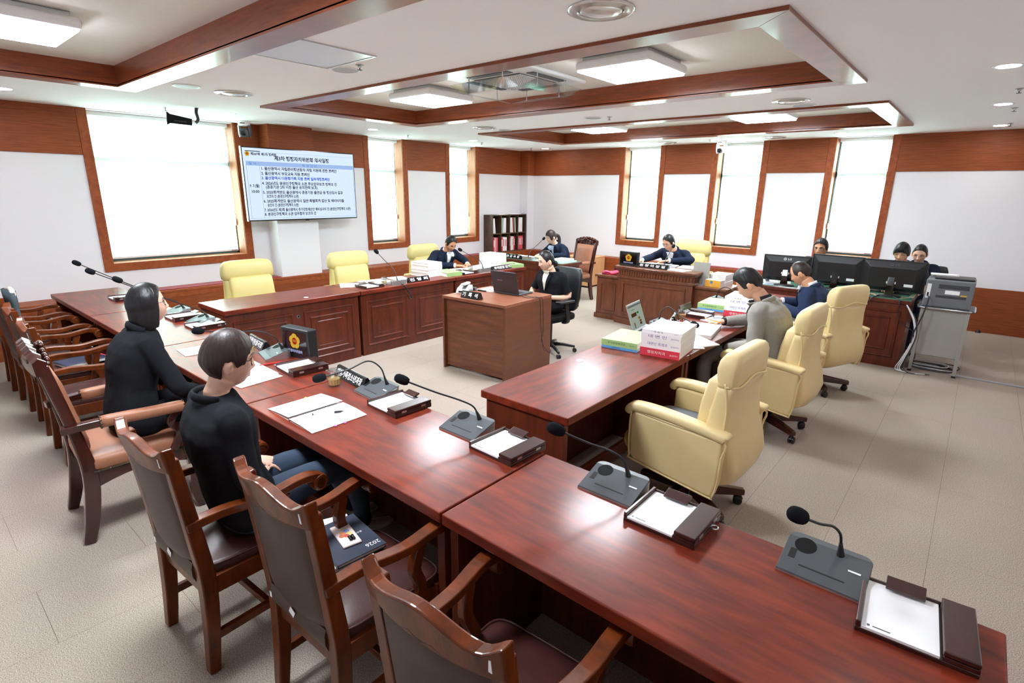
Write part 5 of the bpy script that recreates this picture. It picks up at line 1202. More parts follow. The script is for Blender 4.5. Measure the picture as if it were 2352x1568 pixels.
# desk telephone style unit, recorder stick, papers
t = thing('desk_phone', 'grey desk phone unit behind the recorder nameplate', 'phone', (3.99, -5.93, 0.785), math.radians(20))
q = MB(); q.hexa([(-0.075, -0.07, 0), (0.075, -0.07, 0), (0.075, 0.07, 0), (-0.075, 0.07, 0)], [(-0.07, -0.045, 0.05), (0.07, -0.045, 0.05), (0.07, 0.06, 0.085), (-0.07, 0.06, 0.085)]); q.obj('phone_body', M_alu, t, bevel=0.008)
MB().rbox((0, 0.03, 0.092), (0.05, 0.16, 0.025)).obj('handset', M_white, t, bevel=0.01); MB().box(-0.04, 0.04, -0.071, -0.06, 0.012, 0.03).obj('dark_window', M_gloss, t)
t = thing('black_adapter', 'small black box beside the desk phone', 'adapter', (3.94, -5.77, 0.785), 0.3); MB().box(-0.05, 0.05, -0.03, 0.03, 0, 0.035).obj('box_body', M_blk, t, bevel=0.004); MB().box(-0.02, 0.0, -0.0312, -0.03, 0.012, 0.02).obj('indicator', M_alu, t)
t = thing('voice_recorder', 'black stick voice recorder beside the laptop on the recorder desk', 'recorder', (4.06, -5.735, 0.785), math.radians(2)); MB().box(-0.055, 0.055, -0.014, 0.014, 0, 0.014).obj('recorder_body', M_blk, t, bevel=0.004); MB().box(-0.03, 0.01, -0.009, 0.009, 0.014, 0.0148).obj('recorder_screen', M_gloss, t)
# phones
def phone(label, loc, rz, back=None):
    t = thing('smartphone', label, 'phone', loc, rz, 'smartphones')
    MB().box(-0.037, 0.037, -0.078, 0.078, 0, 0.0085).obj('phone_body', back or M_alu, t, bevel=0.004, seg=3); MB().box(-0.0345, 0.0345, -0.075, 0.075, 0.0085, 0.0089).obj('phone_face', M_dsp if back is None else back, t)
    return t
phone('smartphone with silver edge tucked beside the note tray', (4.90, -8.40, T), math.radians(-70))
phone('smartphone lying on papers between the two men on the right', (6.44, -5.10, T+0.0048), math.radians(-60))
# things on the seat of the third armchair
sz = 0.482
sheets('document', 'white printed sheets lying on the armchair seat under the navy notebook', (6.36, -9.03, sz), math.radians(68), 0.22, 0.34, 0.016, 4)
t = thing('notebook', 'navy 2026 notebook lying on the armchair seat', 'notebook', (6.41, -8.975, sz+0.018), math.radians(84))
MB().box(-0.095, 0.095, -0.13, 0.13, 0.002, 0.014).obj('pages', M_paper2, t); q = MB(); q.box(-0.1, 0.1, -0.135, 0.135, 0, 0.002).box(-0.1, 0.1, -0.135, 0.135, 0.014, 0.017).box(-0.1, -0.097, -0.135, 0.135, 0.002, 0.014); q.obj('cover', mat('navy_cover', (44, 52, 68), rough=0.5), t, bevel=0.001)
text('cover_lettering', '2026', 0.03, M_txtw, t, (0.06, -0.10, 0.0175), (0, 0, PI), extrude=0.0001); text('cover_lettering', '울산광역시', 0.012, M_txtw, t, (0.04, -0.0, 0.0175), (0, 0, PI), extrude=0.0001)
ph = phone('smartphone in a pink patterned case lying on the navy notebook', (6.40, -8.97, sz+0.035), math.radians(78), mat('pink_case', (232, 214, 210), rough=0.35))
for k, (x, y, c) in enumerate(((-0.008, 0.01, (222, 140, 90)), (0.01, 0.018, (120, 150, 200)), (0.0, -0.012, (200, 70, 60)), (0.014, -0.002, (236, 200, 120)), (-0.016, -0.006, (190, 110, 80)))):
    q = MB(); q.lathe([(0.0, 0.0098), (0.011, 0.0096), (0.012, 0.0088)], 12, c=(x, y, 0), cap=False).obj('case_print', mat('case_print_%d' % k, c, rough=0.5), ph)
for k in range(6): MB().ball((0.015-0.012*(k % 2), -0.03-0.010*(k//2), 0.013), 0.0065, 10, 6).obj('camera_bump', M_gloss, ph, smooth=True)
# items on the far armchairs
t = sheets('document', 'navy folder with red edge on the seat of the second empty armchair', (2.80, -9.05, 0.482), 0.2, 0.23, 0.30, 0.02, 0, m=mat('folder_navy', (50, 56, 80), rough=0.5)); MB().box(-0.115, 0.115, 0.15, 0.165, 0.0, 0.018).obj('red_edge', M_red, t)
t = thing('white_pouch', 'small white pouch on the armchair nearest the window wall', 'pouch', (1.45, -8.98, 0.482), 0.3); MB().rbox((0, 0, 0.06), (0.12, 0.05, 0.12)).obj('pouch_body', M_white, t, bevel=0.015, seg=3); MB().box(-0.06, 0.06, -0.003, 0.003, 0.115, 0.13).obj('pouch_flap', M_white, t)
t = thing('hanging_coat', 'grey-green coat with pale lining hung over an armchair by the window wall', 'coat', (2.08, -9.36, 0))
secs = []
for j in range(9):
    z = 1.0-0.06*j; secs.append([((0.19+0.01*math.sin(j*1.7))*math.cos(a), 0.055+0.035*math.sin(a)+0.006*math.sin(6*a+j), z) for a in [2*PI*k/24 for k in range(24)]])
MB().loft(secs).obj('coat_body', mat('coat_cloth', (64, 76, 82), rough=0.9), t, smooth=True)
MB().tube([(-0.17, 0.06, 0.985), (-0.08, 0.075, 1.005), (0.05, 0.07, 1.005), (0.17, 0.06, 0.985)], 0.018, 8).obj('coat_lining', mat('lining_cream', (222, 214, 200), rough=0.9), t, smooth=True)
# grey cushion on the nearest cream chair
t = thing('seat_cushion', 'thin grey mesh seat cushion on the nearest cream chair', 'cushion', (6.93, -6.98, 0.482), math.radians(88)); cushion('cushion_pad', mat('grey_mesh', (112, 116, 124), rough=0.85, bump=0.3, bscale=500), t, 0.43, 0.44, 0.0, 0.025, e=0.3, puff=0.008)

# ------------------------------------------------------------------ monitors, printer and their furniture
def monitor(label, loc, rz, w, h, brand, tilt=0.06):
    """back faces local -y"""
    t = thing('computer_monitor', label, 'monitor', loc, rz, 'black computer monitors seen from behind')
    zc = 0.05+h/2+0.0
    R_ = Matrix.Translation((0, 0, 0)) @ Matrix.Rotation(tilt, 4, 'X')
    q = MB(); q.T = R_; q.box(-w/2, w/2, 0.0, 0.018, 0.05, 0.05+h); pn = q.obj('panel', M_blk, t, bevel=0.004)
    q = MB(); q.T = R_; a, b = w*0.5-0.01, w*0.36; q.hexa([(-a, 0, 0.06), (a, 0, 0.06), (a, 0, 0.04+h), (-a, 0, 0.04+h)], [(-b, -0.035, 0.095), (b, -0.035, 0.095), (b, -0.035, h*0.82+0.03), (-b, -0.035, h*0.82+0.03)]); q.obj('rear_shell', M_blk, pn, bevel=0.006)
    q = MB(); q.T = R_; q.box(-w/2+0.008, w/2-0.008, 0.018, 0.019, 0.06, 0.04+h); q.obj('screen', M_dsp, pn)
    q = MB(); q.T = R_; q.box(-0.045, 0.045, -0.036, -0.0352, 0.14, 0.165).box(0.12, 0.2, -0.036, -0.0352, 0.12, 0.15); q.obj('rating_label', M_paper, pn)
    sweep(MB(), [(0, -0.05, 0.0), (0, -0.05, 0.12), (0, -0.035, h*0.62)], [(0.085, 0.03), (0.07, 0.028), (0.065, 0.026)]).obj('stand_neck', M_gloss, t, bevel=0.006)
    MB().lathe([(0.0, 0.0), (0.115, 0.0), (0.118, 0.006), (0.11, 0.012), (0.03, 0.018), (0.0, 0.018)], 32, c=(0, -0.03, 0), cap=False).obj('stand_foot', M_blk, t, smooth='auto')
    if brand:
        o = text('brand_letters', 'LG', 0.034, brand, pn, (0, 0, 0), extrude=0.0003); o.matrix_local = R_ @ Matrix.Translation((0.03, -0.0192, h*0.91+0.0355)) @ Matrix.Rotation(PI/2-0.48, 4, 'X')
        q = MB(); q.T = R_ @ Matrix.Translation((-0.022, -0.0192, h*0.91+0.0355)) @ Matrix.Rotation(PI/2-0.48, 4, 'X'); q.lathe([(0.012, 0), (0.012, 0.001), (0.016, 0.001), (0.016, 0)], 20, cap=False).box(-0.001, 0.001, -0.004, 0.007, 0, 0.001).box(-0.001, 0.006, -0.005, -0.003, 0, 0.001); q.obj('brand_roundel', brand, pn)
    return t
monitor('black monitor with a white brand mark at the window side of the operator desk', (6.345, -2.72, 0.764), math.radians(4), 0.53, 0.315, M_txtw)
monitor('black monitor in the middle of the three on the operator desk', (6.87, -2.62, 0.764), math.radians(-4), 0.545, 0.35, None)
monitor('black monitor with faint brand mark, nearest the printer', (7.425, -2.66, 0.764), math.radians(-3), 0.60, 0.345, M_gry)
t = thing('keyboard', 'black keyboard under the monitor nearest the printer', 'keyboard', (7.38, -2.42, 0.764), math.radians(-2)); k_ = MB().box(-0.22, 0.22, -0.07, 0.07, 0, 0.018).obj('keyboard_body', M_blk, t, bevel=0.004); keys(k_, 0.42, 0.12, 0.018, -0.06, 18, 5)
t = thing('computer_mouse', 'black mouse between the monitors on the operator desk', 'mouse', (6.97, -2.74, 0.764), 0.2); MB().ball((0, 0, 0.012), (0.03, 0.055, 0.022), 16, 8).obj('mouse_shell', M_blk, t, smooth=True); MB().cyl((-0.003, -0.03, 0.033), (0.003, -0.03, 0.033), 0.007, seg=10).obj('scroll_wheel', M_gry, t)
t = thing('desk_telephone', 'pale grey desk telephone with coloured notes at the window end of the operator desk', 'phone', (6.17, -2.66, 0.764), 0.4); q = MB(); q.hexa([(-0.08, -0.09, 0), (0.08, -0.09, 0), (0.08, 0.09, 0), (-0.08, 0.09, 0)], [(-0.075, -0.085, 0.025), (0.075, -0.085, 0.025), (0.075, 0.085, 0.055), (-0.075, 0.085, 0.055)]); q.obj('phone_body', M_white, t, bevel=0.006); MB().rbox((-0.05, 0, 0.062), (0.045, 0.19, 0.03), (0.16, 0, 0)).obj('handset', M_gry, t, bevel=0.012, seg=3)
sheets('document', 'coloured leaflets beside the telephone on the operator desk', (6.20, -2.79, 0.764), 0.3, 0.21, 0.08, 0.004, 0, m=mat('leaflet', (170, 190, 225), rough=0.6, var=0.4, scale=60))
sheets('document', 'mint note at the foot of the monitor nearest the printer', (7.14, -2.80, 0.764), 0.1, 0.08, 0.08, 0.004, 0, m=mat('mint_note', (176, 226, 206), rough=0.6))
t = thing('printer_stand', 'grey metal printer stand with chrome edge beside the operator desk', 'stand', (7.945, -2.66, 0))
MB().box(-0.235, 0.235, -0.20, 0.20, 0.700, 0.722).obj('stand_top', M_gry, t, bevel=0.008); q = MB(); q.tube([(p[0], p[1], 0.711) for p in rring(0, 0, 0, 0.478, 0.41, 36, 0.25)], 0.009, 8, closed=True); q.obj('chrome_edge', M_steel, t, smooth=True)
M_sg = mat('stand_paint', (150, 150, 142), rough=0.5)
for sx in (-1, 1):
    for sy in (-1, 1):
        lg = MB().box(sx*0.19-0.016, sx*0.19+0.016, sy*0.165-0.016, sy*0.165+0.016, 0.02, 0.70).obj('leg', M_sg, t, bevel=0.002); MB().box(sx*0.19-0.018, sx*0.19+0.018, sy*0.165-0.018, sy*0.165+0.018, 0, 0.02).obj('rubber_foot', M_blk, lg)
MB().box(-0.174, 0.174, -0.172, -0.166, 0.20, 0.70).obj('front_sheet', M_sg, t); MB().box(-0.174, 0.174, -0.15, 0.15, 0.19, 0.198).obj('lower_shelf', M_sg, t)
t = thing('laser_printer', 'grey laser printer seen from behind on the metal stand', 'printer', (7.94, -2.65, 0.722))
M_pr = mat('printer_grey', (106, 110, 116), rough=0.5)
MB().box(-0.20, 0.20, -0.185, 0.185, 0.0, 0.285).obj('printer_body', M_pr, t, bevel=0.012, seg=3); MB().box(-0.14, 0.19, -0.12, 0.16, 0.285, 0.305).obj('output_tray', M_blk, t, bevel=0.01)
MB().box(-0.10, 0.17, -0.1875, -0.185, 0.02, 0.075).obj('rear_hatch', M_pr, t, bevel=0.001)
for (z, n, x0) in ((0.20, 5, -0.09), (0.105, 3, -0.10)):
    for k in range(n): MB().box(x0, x0+0.25, -0.1872, -0.185, z+k*0.009, z+k*0.009+0.005).obj('vent_slat', M_blk, t)
MB().box(-0.03, 0.09, -0.1872, -0.185, 0.145, 0.185).obj('rating_label', M_paper, t); MB().box(0.10, 0.15, -0.1872, -0.185, 0.135, 0.148).obj('yellow_label', M_gold, t)
MB().box(-0.185, -0.15, -0.1872, -0.185, 0.09, 0.24).obj('port_plate', M_white, t); MB().box(-0.176, -0.16, -0.188, -0.187, 0.11, 0.15).obj('port', M_blk, t)
sheets('document', 'papers lying on the output tray of the laser printer', (7.87, -2.545, 1.0275), 0.1, 0.24, 0.14, 0.012, 0)
# cables
def cable(label, pts, r, m, name='cable'):
    return tag(MB().tube(smooth_path(pts, 6), r, 6).obj(name, m, smooth=True), label, 'cable', 'loose cables')
cable('black cable looping from the monitors across the operator desk front', [(7.35, -2.80, 0.775), (7.3, -2.89, 0.76), (7.25, -2.90, 0.70), (7.1, -2.91, 0.64), (6.9, -2.91, 0.60)], 0.006, M_blk)
cable('black cable from the printer side monitor down to the floor bundle', [(7.48, -2.80, 0.775), (7.55, -2.89, 0.75), (7.56, -2.90, 0.62), (7.60, -2.91, 0.52), (7.72, -2.93, 0.45), (7.74, -2.93, 0.33)], 0.006, M_blk)
cable('black cable from the printer port to the floor bundle', [(7.772, -2.842, 0.84), (7.79, -2.90, 0.80), (7.77, -2.93, 0.62), (7.73, -2.945, 0.45), (7.72, -2.945, 0.33)], 0.007, M_blk)
M_wc = mat('white_cable', (216, 218, 222), rough=0.5)
for k in range(5):
    cable('%s cable of the bundle hanging beside the printer stand' % ('thickest white', 'second white', 'third white', 'black', 'thin grey')[k], [(7.62+0.008*k, -2.90, 0.72-0.01*k), (7.70+0.006*k, -2.925, 0.58), (7.735+0.006*k, -2.93, 0.43), (7.715+0.007*k, -2.935, 0.28), (7.665+0.012*k, -2.94, 0.12), (7.635+0.02*k, -2.95, 0.03), (7.70+0.02*k, -2.97, 0.008), (7.86+0.02*k, -2.95+0.012*k, 0.008)], 0.0055 if k < 3 else 0.0045, (M_wc, M_wc, M_wc, M_blk, M_gry)[k])
for k in range(9):
    r = 0.10+0.012*k; cx = 7.87+0.01*k; c_ = [(cx+r*1.15*math.cos(a), -2.60+0.02*(k % 3)+r*0.8*math.sin(a), 0.008+0.011*(k % 5)+0.004*math.sin(3*a)) for a in [2*PI*j/16 for j in range(16)]]
    tag(MB().tube(c_, 0.0055, 6, closed=True).obj('cable_coil', (M_gry, M_wc, M_blk)[k % 3], smooth=True), '%s coiled cable of the heap under the printer stand, layer %s' % (('grey', 'white', 'black')[k % 3], ('one', 'two', 'three', 'four', 'five', 'six', 'seven', 'eight', 'nine')[k]), 'cable', 'coiled cables under the printer stand')
tag(MB().box(8.10, 9.05, -2.75, -2.71, 0.0, 0.012).obj('floor_cable_duct', mat('duct_grey', (150, 154, 162), rough=0.5), bevel=0.005), 'grey cable duct running across the carpet to the right', 'cable duct')
cable('thin black cable hanging down the side of the recorder desk', [(4.56, -5.66, 0.79), (4.66, -5.70, 0.789), (4.735, -5.66, 0.789), (4.772, -5.62, 0.77), (4.776, -5.60, 0.5), (4.777, -5.55, 0.25), (4.777, -5.50, 0.2)], 0.003, M_blk)
cable('second thin black cable hanging down the side of the recorder desk', [(4.53, -5.60, 0.79), (4.66, -5.63, 0.789), (4.74, -5.60, 0.789), (4.775, -5.58, 0.76), (4.779, -5.56, 0.45), (4.779, -5.58, 0.32), (4.779, -5.45, 0.17), (4.779, -5.42, 0.2)], 0.003, M_blk)
cable('black microphone cable hanging into the desk front below the television', [(2.955, -5.96, 0.765), (3.012, -5.95, 0.74), (3.02, -5.90, 0.66), (2.985, -5.83, 0.585)], 0.007, M_blk)
cable('white charging cable curving behind the silver laptop', [(6.30, -5.82, 0.765), (6.24, -5.72, 0.80), (6.20, -5.62, 0.80), (6.22, -5.50, 0.763)], 0.004, M_white)
q = thing('door_stop', 'small black rubber stop on the floor by the wainscot at the far right', 'door stop', (8.30, -0.06, 0)); MB().lathe([(0.03, 0), (0.03, 0.02), (0.018, 0.035), (0.0, 0.037)], 16).obj('stop_body', M_blk, q, smooth='auto'); MB().lathe([(0.034, 0), (0.034, 0.004), (0.03, 0.005)], 16).obj('stop_base', M_gry, q)
for x_, y_, rz_ in ((2.70+0.20, -7.285+0.14, 0), (6.40-0.20, -7.145-0.1+0.0, 0)): pass
# ------------------------------------------------------------------ people
_tmp = bpy.data.scenes.new('workbench_scene')
def bake(mb, mods):
    """mesh of a builder after modifiers, evaluated in a scratch scene"""
    me = mb.mesh('m') if isinstance(mb, MB) else mb
    o = bpy.data.objects.new('m', me); _tmp.collection.objects.link(o)
    for kind, kw in mods:
        md = o.modifiers.new(kind, kind)
        for k, v in kw.items(): setattr(md, k, v)
    vl = _tmp.view_layers[0]; vl.update(); dg = vl.depsgraph
    out = bpy.data.meshes.new_from_object(o.evaluated_get(dg), preserve_all_data_layers=False, depsgraph=dg)
    bpy.data.objects.remove(o)
    for p in out.polygons: p.use_smooth = True
    return out
def remesh(mb, vox, it=4, fac=0.5):
    return bake(mb, [('REMESH', dict(mode='VOXEL', voxel_size=vox)), ('SMOOTH', dict(factor=fac, iterations=it))])
def skin_mat(name, rgb):
    m = mat(name, rgb, rough=0.5, spec=0.35, var=0.05, scale=30)
    b = m.node_tree.nodes['Principled BSDF']; b.inputs['Subsurface Weight'].default_value = 0.12; b.inputs['Subsurface Radius'].default_value = (0.02, 0.008, 0.005); b.inputs['Subsurface Scale'].default_value = 0.4
    return m
M_skin = skin_mat('skin_warm', (216, 166, 136)); M_skinf = skin_mat('skin_fair', (224, 182, 158)); M_skint = skin_mat('skin_tan', (204, 150, 116))
def hair_mat(name, rgb, hi):
    return mat(name, rgb, rough=0.42, spec=0.4, grain=hi, var=0.25, scale=6, stretch=(14, 14, 1.2), bump=0.12, bscale=9)
M_hblk = hair_mat('black_hair', (20, 18, 19), (12, 11, 12)); M_hbrn = hair_mat('dark_brown_hair', (48, 33, 28), (26, 18, 16))
M_jblk = mat('black_jacket_cloth', (30, 31, 35), rough=0.95, spec=0.08, var=0.06, scale=60, bump=0.12, bscale=500)
M_jgrey = mat('grey_blazer_cloth', (146, 143, 136), rough=0.9, spec=0.12, var=0.06, scale=60, bump=0.15, bscale=400)
M_jnavy = mat('blue_blazer_cloth', (44, 56, 84), rough=0.9, spec=0.12, var=0.06, scale=60, bump=0.15, bscale=400)
M_jnavy2 = mat('dark_navy_cloth', (30, 38, 56), rough=0.88, spec=0.14, var=0.05, scale=60, bump=0.1, bscale=400)
M_shirt = mat('white_shirt', (240, 241, 246), rough=0.8); M_lblue = mat('light_blue_top', (196, 216, 236), rough=0.8); M_beige = mat('beige_top', (222, 214, 196), rough=0.8)
M_tblk = mat('black_polo', (34, 35, 38), rough=0.9); M_jean = mat('dark_denim', (46, 60, 80), rough=0.9, bump=0.1, bscale=500); M_tgrey = mat('grey_trousers', (128, 124, 120), rough=0.9)
M_lip = mat('lip', (196, 112, 106), rough=0.4); M_eyew = mat('eye_white', (232, 230, 228), rough=0.2); M_iris = mat('iris', (28, 20, 18), rough=0.15)
M_lens = glassy('spectacle_lens', (246, 248, 250), 0.10, 0.02); M_shoe = mat('cream_shoe', (226, 222, 214), rough=0.4)
def gs(x, z, x0, z0, sx, sz): return math.exp(-((x-x0)/sx)**2-((z-z0)/sz)**2)
def head_pt(th, a, k=1.0, fem=0.0):
    x, y, z = math.sin(th)*math.sin(a)*0.074, math.sin(th)*math.cos(a)*0.094, math.cos(th)*0.114
    if z < 0:
        t = -z/0.114; x *= 1-(0.30+0.05*fem)*t**1.6
        y *= (1-0.10*t*t) if y > 0 else (1-0.5*t**1.3)
    if y > 0.068: y = 0.068+(y-0.068)*0.62
    if y > 0.02:
        s = min(1, (y-0.02)/0.04); ax = abs(x)
        y += s*(0.016*gs(x, z, 0, -0.030, 0.0115, 0.011)+0.010*gs(x, z, 0, -0.010, 0.009, 0.020)+0.006*gs(ax, z, 0.012, -0.035, 0.008, 0.007)
                - 0.0075*gs(ax, z, 0.032, 0.003, 0.016, 0.011)+0.0035*gs(ax, z, 0.030, 0.024, 0.02, 0.008)+0.004*gs(ax, z, 0.042, -0.030, 0.02, 0.02)
                + 0.0050*gs(x, z, 0, -0.0575, 0.019, 0.0055)+0.0060*gs(x, z, 0, -0.068, 0.016, 0.0055)-0.0035*gs(x, z, 0, -0.0628, 0.022, 0.0024)+0.008*gs(x, z, 0, -0.096, 0.020, 0.015))
    return (x*k, y*k, z*k)
def interp(tab, a):
    for i in range(len(tab)-1):
        if tab[i][0] <= a <= tab[i+1][0]:
            u = (a-tab[i][0])/max(1e-6, tab[i+1][0]-tab[i][0]); u = u*u*(3-2*u)
            return tab[i][1]*(1-u)+tab[i+1][1]*u
    return tab[-1][1]
def hair_mesh(tab, tab2=None, hang=None, vol=1.10, top=1.12, seed=1, messy=0.012, hx=0.0, crown=0.0):
    """cap of hair: tab = (azimuth deg, polar deg) hairline for one side, tab2 for the other; hang = (azimuth deg -> drop below the widest point)"""
    rnd = random.Random(seed); na, ns = 96, 26; ph = [rnd.uniform(0, 6.28) for _ in range(6)]
    rows = []
    for j in range(ns+1):
        s = j/ns; row = []
        for i in range(na):
            a = 2*PI*i/na; ad = math.degrees(a); side = ad <= 180; d = ad if side else 360-ad
            lim = interp(tab if side or tab2 is None else tab2, d); h = interp(hang, d) if hang else 0.0
            streak = messy*(math.sin(17*a+ph[0])*0.5+math.sin(31*a+ph[1])*0.5+math.sin(9*a+ph[2]+3*s))*min(1, s*2.2)
            lim2 = lim+ (3.0*math.sin(23*a+ph[3])+2.0*math.sin(41*a+ph[4])) * (0.6 if messy > 0.008 else 0.2)
            if h > 0:
                tot = 96.0; Lp = math.radians(96)*0.1; total = Lp+h; q = s*total
                if q <= Lp: th = q/0.1; p = head_pt(th, a, 1.0); k = (top if th < 1 else vol)+streak; out = (p[0]*k, p[1]*k, p[2]*top)
                else:
                    p = head_pt(math.radians(96), a, 1.0); k = vol+streak; e = (q-Lp)/max(h, 1e-6); tuck = 1+0.06*math.sin(PI*e*0.7)-0.10*e**3
                    jit = 1+0.05*math.sin(29*a+ph[5])
                    out = (p[0]*k*tuck+math.sin(a)*0.006*e, p[1]*k*tuck, p[2]*top-(q-Lp)*jit)
            else:
                th = math.radians(lim2)*s; p = head_pt(th, a, 1.0); u = math.cos(min(th, PI/2)); k = vol+(top-vol)*u*u+streak
                edge = 1-0.03*s**8
                out = (p[0]*k*edge, (p[1]*k+crown*u)*edge if True else 0, p[2]*(top if p[2] > 0 else 1.0))
            row.append(out)
        rows.append(row)
    mb = MB(); mb.loft(rows, cap=False)
    return mb
def limb(mb, pts, rad, seg=12, flat=None):
    mb.tube(smooth_path(pts, 5), [interp([(i/(len(rad)-1), r) for i, r in enumerate(rad)], t/(5*(len(pts)-1))) for t in range(5*(len(pts)-1)+1)], seg, flat=flat)
    mb.ball(pts[0], rad[0], 12, 8); mb.ball(pts[-1], rad[-1], 12, 8)
def hand_prims(mb, wrist, d, nrm, curl=0.5, thumb=1, k=1.0):
    """d: pointing direction, nrm: back-of-hand normal, thumb: +1/-1 side"""
    d = Vector(d).normalized(); n = Vector(nrm); n = (n-d*n.dot(d)).normalized(); s = d.cross(n)*thumb
    w = Vector(wrist)
    mb.tube([tuple(w-d*0.02), tuple(w+d*0.03*k), tuple(w+d*0.075*k), tuple(w+d*0.09*k)], [0.024*k, 0.030*k, 0.036*k, 0.030*k], 14, flat=None) if False else None
    secs = []
    for t, ww, hh in ((-0.02, 0.023, 0.018), (0.015, 0.028, 0.016), (0.05, 0.039, 0.0145), (0.08, 0.041, 0.0125), (0.095, 0.036, 0.009)):
        c = w+d*t*k; secs.append([tuple(c+s*(ww*k*math.cos(q))+n*(hh*k*math.sin(q))) for q in [2*PI*i/14 for i in range(14)]])
    mb.loft(secs)
    for i, (off, ln, r) in enumerate(((0.030, 0.068, 0.0085), (0.010, 0.077, 0.0088), (-0.011, 0.071, 0.0084), (-0.031, 0.055, 0.0074))):
        b = w+d*0.085*k+s*off*k; dd = (d+s*off*2.2).normalized(); pts = [b]
        ang = 0.0
        for f_, c_ in ((0.45, 0.55), (0.32, 0.8), (0.23, 0.6)):
            ang += curl*c_; pts.append(pts[-1]+(dd*math.cos(ang)-n*math.sin(ang))*ln*f_*k)
        mb.tube([tuple(p) for p in pts], [r*k, r*k*0.98, r*k*0.9, r*k*0.75], 8); mb.ball(tuple(pts[-1]), r*k*0.75, 8, 6)
    b = w+d*0.02*k+s*0.024*k; p1 = b+(d*0.6+s*0.75-n*0.25).normalized()*0.036*k; p2 = p1+(d*0.9+s*0.25-n*0.25).normalized()*0.030*k; p3 = p2+(d*1.0-s*0.05-n*0.25).normalized()*0.022*k
    mb.tube([tuple(b-d*0.01), tuple(b), tuple(p1), tuple(p2), tuple(p3)], [0.014*k, 0.014*k, 0.0105*k, 0.0098*k, 0.0075*k], 9); mb.ball(tuple(p3), 0.0075*k, 8, 6)
def person(label, hip, head, face, look=0.0, pitch=0.0, roll=0.0, fem=False, skin=None, hair=None, hmat=None, jacket=None, legs=None, elbows=None, wrists=None, hand_dir=None, curl=0.5,
           shirt=None, vdepth=0.17, vtop=0.052, lapel=True, glasses=None, knees=None, feet=None, extra_hair=None, sleeve_end=1.0, vox=0.005, group='people seated at the meeting', shoes=None, collar=True, brow=1.0, eyes=True, big=1.0, torso_k=1.0):
    """all positions in world metres; face = heading angle of the body (deg, 90 = +y)"""
    skin = skin or (M_skinf if fem else M_skin)
    t = thing('person', label, 'person', (hip[0], hip[1], 0), 0, group); O = Vector((hip[0], hip[1], 0))
    fa = math.radians(face); f = Vector((math.cos(fa), math.sin(fa), 0)); r = Vector((f.y, -f.x, 0))
    hipv = Vector(hip)-O; hd = Vector(head)-O
    ha = math.radians(face+look-90)
    HM = Matrix.Translation(hd) @ Matrix.Rotation(ha, 4, 'Z') @ Matrix.Rotation(-math.radians(pitch), 4, 'X') @ Matrix.Rotation(math.radians(roll), 4, 'Y') @ Matrix.Scale(big, 4)
    chin_back = HM @ Vector((0, -0.022, -0.075)); neck = HM @ Vector((0, -0.034, -0.122)); neck.z = min(neck.z, hd.z-0.105)
    neck = neck-f*0.012
    sp = neck-hipv; up = sp.normalized(); fw = (f-up*f.dot(up)).normalized()
    SH = (0.158 if fem else 0.182)*torso_k
    # torso sections along a gently rounded back
    def spine(u): return hipv+sp*u-fw*(0.035*math.sin(PI*u))
    def ring(u, w, d, n=22, e=0.75):
        c = spine(u); out = []
        for k in range(n):
            a = 2*PI*k/n; ca, sa = math.cos(a), math.sin(a)
            out.append(tuple(c+r*(w/2*math.copysign(abs(ca)**e, ca))+fw*(d/2*math.copysign(abs(sa)**e, sa))))
        return out
    tw = [(-0.10, 0.34, 0.24), (0.0, 0.37, 0.27), (0.15, 0.34, 0.25), (0.35, 0.31, 0.22), (0.55, 0.345, 0.24), (0.72, 0.37, 0.245), (0.84, 0.36, 0.21), (0.92, 0.26, 0.16), (0.985, 0.145, 0.125)] if fem else \
         [(-0.10, 0.36, 0.26), (0.0, 0.38, 0.28), (0.15, 0.37, 0.28), (0.35, 0.365, 0.27), (0.55, 0.395, 0.275), (0.72, 0.42, 0.27), (0.84, 0.41, 0.23), (0.92, 0.29, 0.17), (0.99, 0.155, 0.13)]
    core = MB(); core.loft([ring(u, w*0.72*torso_k, d*0.72) for u, w, d in tw[1:]])
    core.tube([tuple(neck-up*0.06), tuple(neck), tuple(neck*0.5+chin_back*0.5), tuple(chin_back)], [0.062 if not fem else 0.053, 0.058 if not fem else 0.048, 0.055 if not fem else 0.046, 0.054], 16)
    hm = MB(); hm.T = HM
    rows = [[head_pt(PI*(j+0.02)/44.04, 2*PI*i/56, 1.0, 1.0 if fem else 0.0) for i in range(56)] for j in range(45)]
    hm.loft(rows)
    for sx in (-1, 1):
        hm.ball((sx*0.073, -0.012, -0.010), (0.010, 0.019, 0.031), 12, 8); hm.ball((sx*0.079, -0.006, -0.004), (0.007, 0.012, 0.018), 10, 6)
    core.v += []; off = len(core.v); core.f += [tuple(i+off for i in q) for q in hm.f]; core.v += hm.v
    sh = [spine(0.845)+r*SH*sx for sx in (-1, 1)]
    el = [Vector(e)-O for e in elbows]; wr = [Vector(w)-O for w in wrists]
    for i in (0, 1):
        limb(core, [tuple(sh[i]*0.8+spine(0.8)*0.2), tuple(el[i]), tuple(wr[i])], [0.036, 0.034, 0.023], 10)
        hdv = Vector(hand_dir[i]) if hand_dir else (wr[i]-el[i])
        hand_prims(core, wr[i], hdv, (0, 0, 1), curl if not isinstance(curl, tuple) else curl[i], thumb=(-1 if i == 0 else 1)*-1, k=0.92 if fem else 1.0)
    bm_ = remesh(core, vox, 3, 0.4); body = mk('body', bm_, skin, t)
    bvh = BVHTree.FromPolygons([v.co for v in bm_.vertices], [p.vertices for p in bm_.polygons])
    HI = HM.inverted()
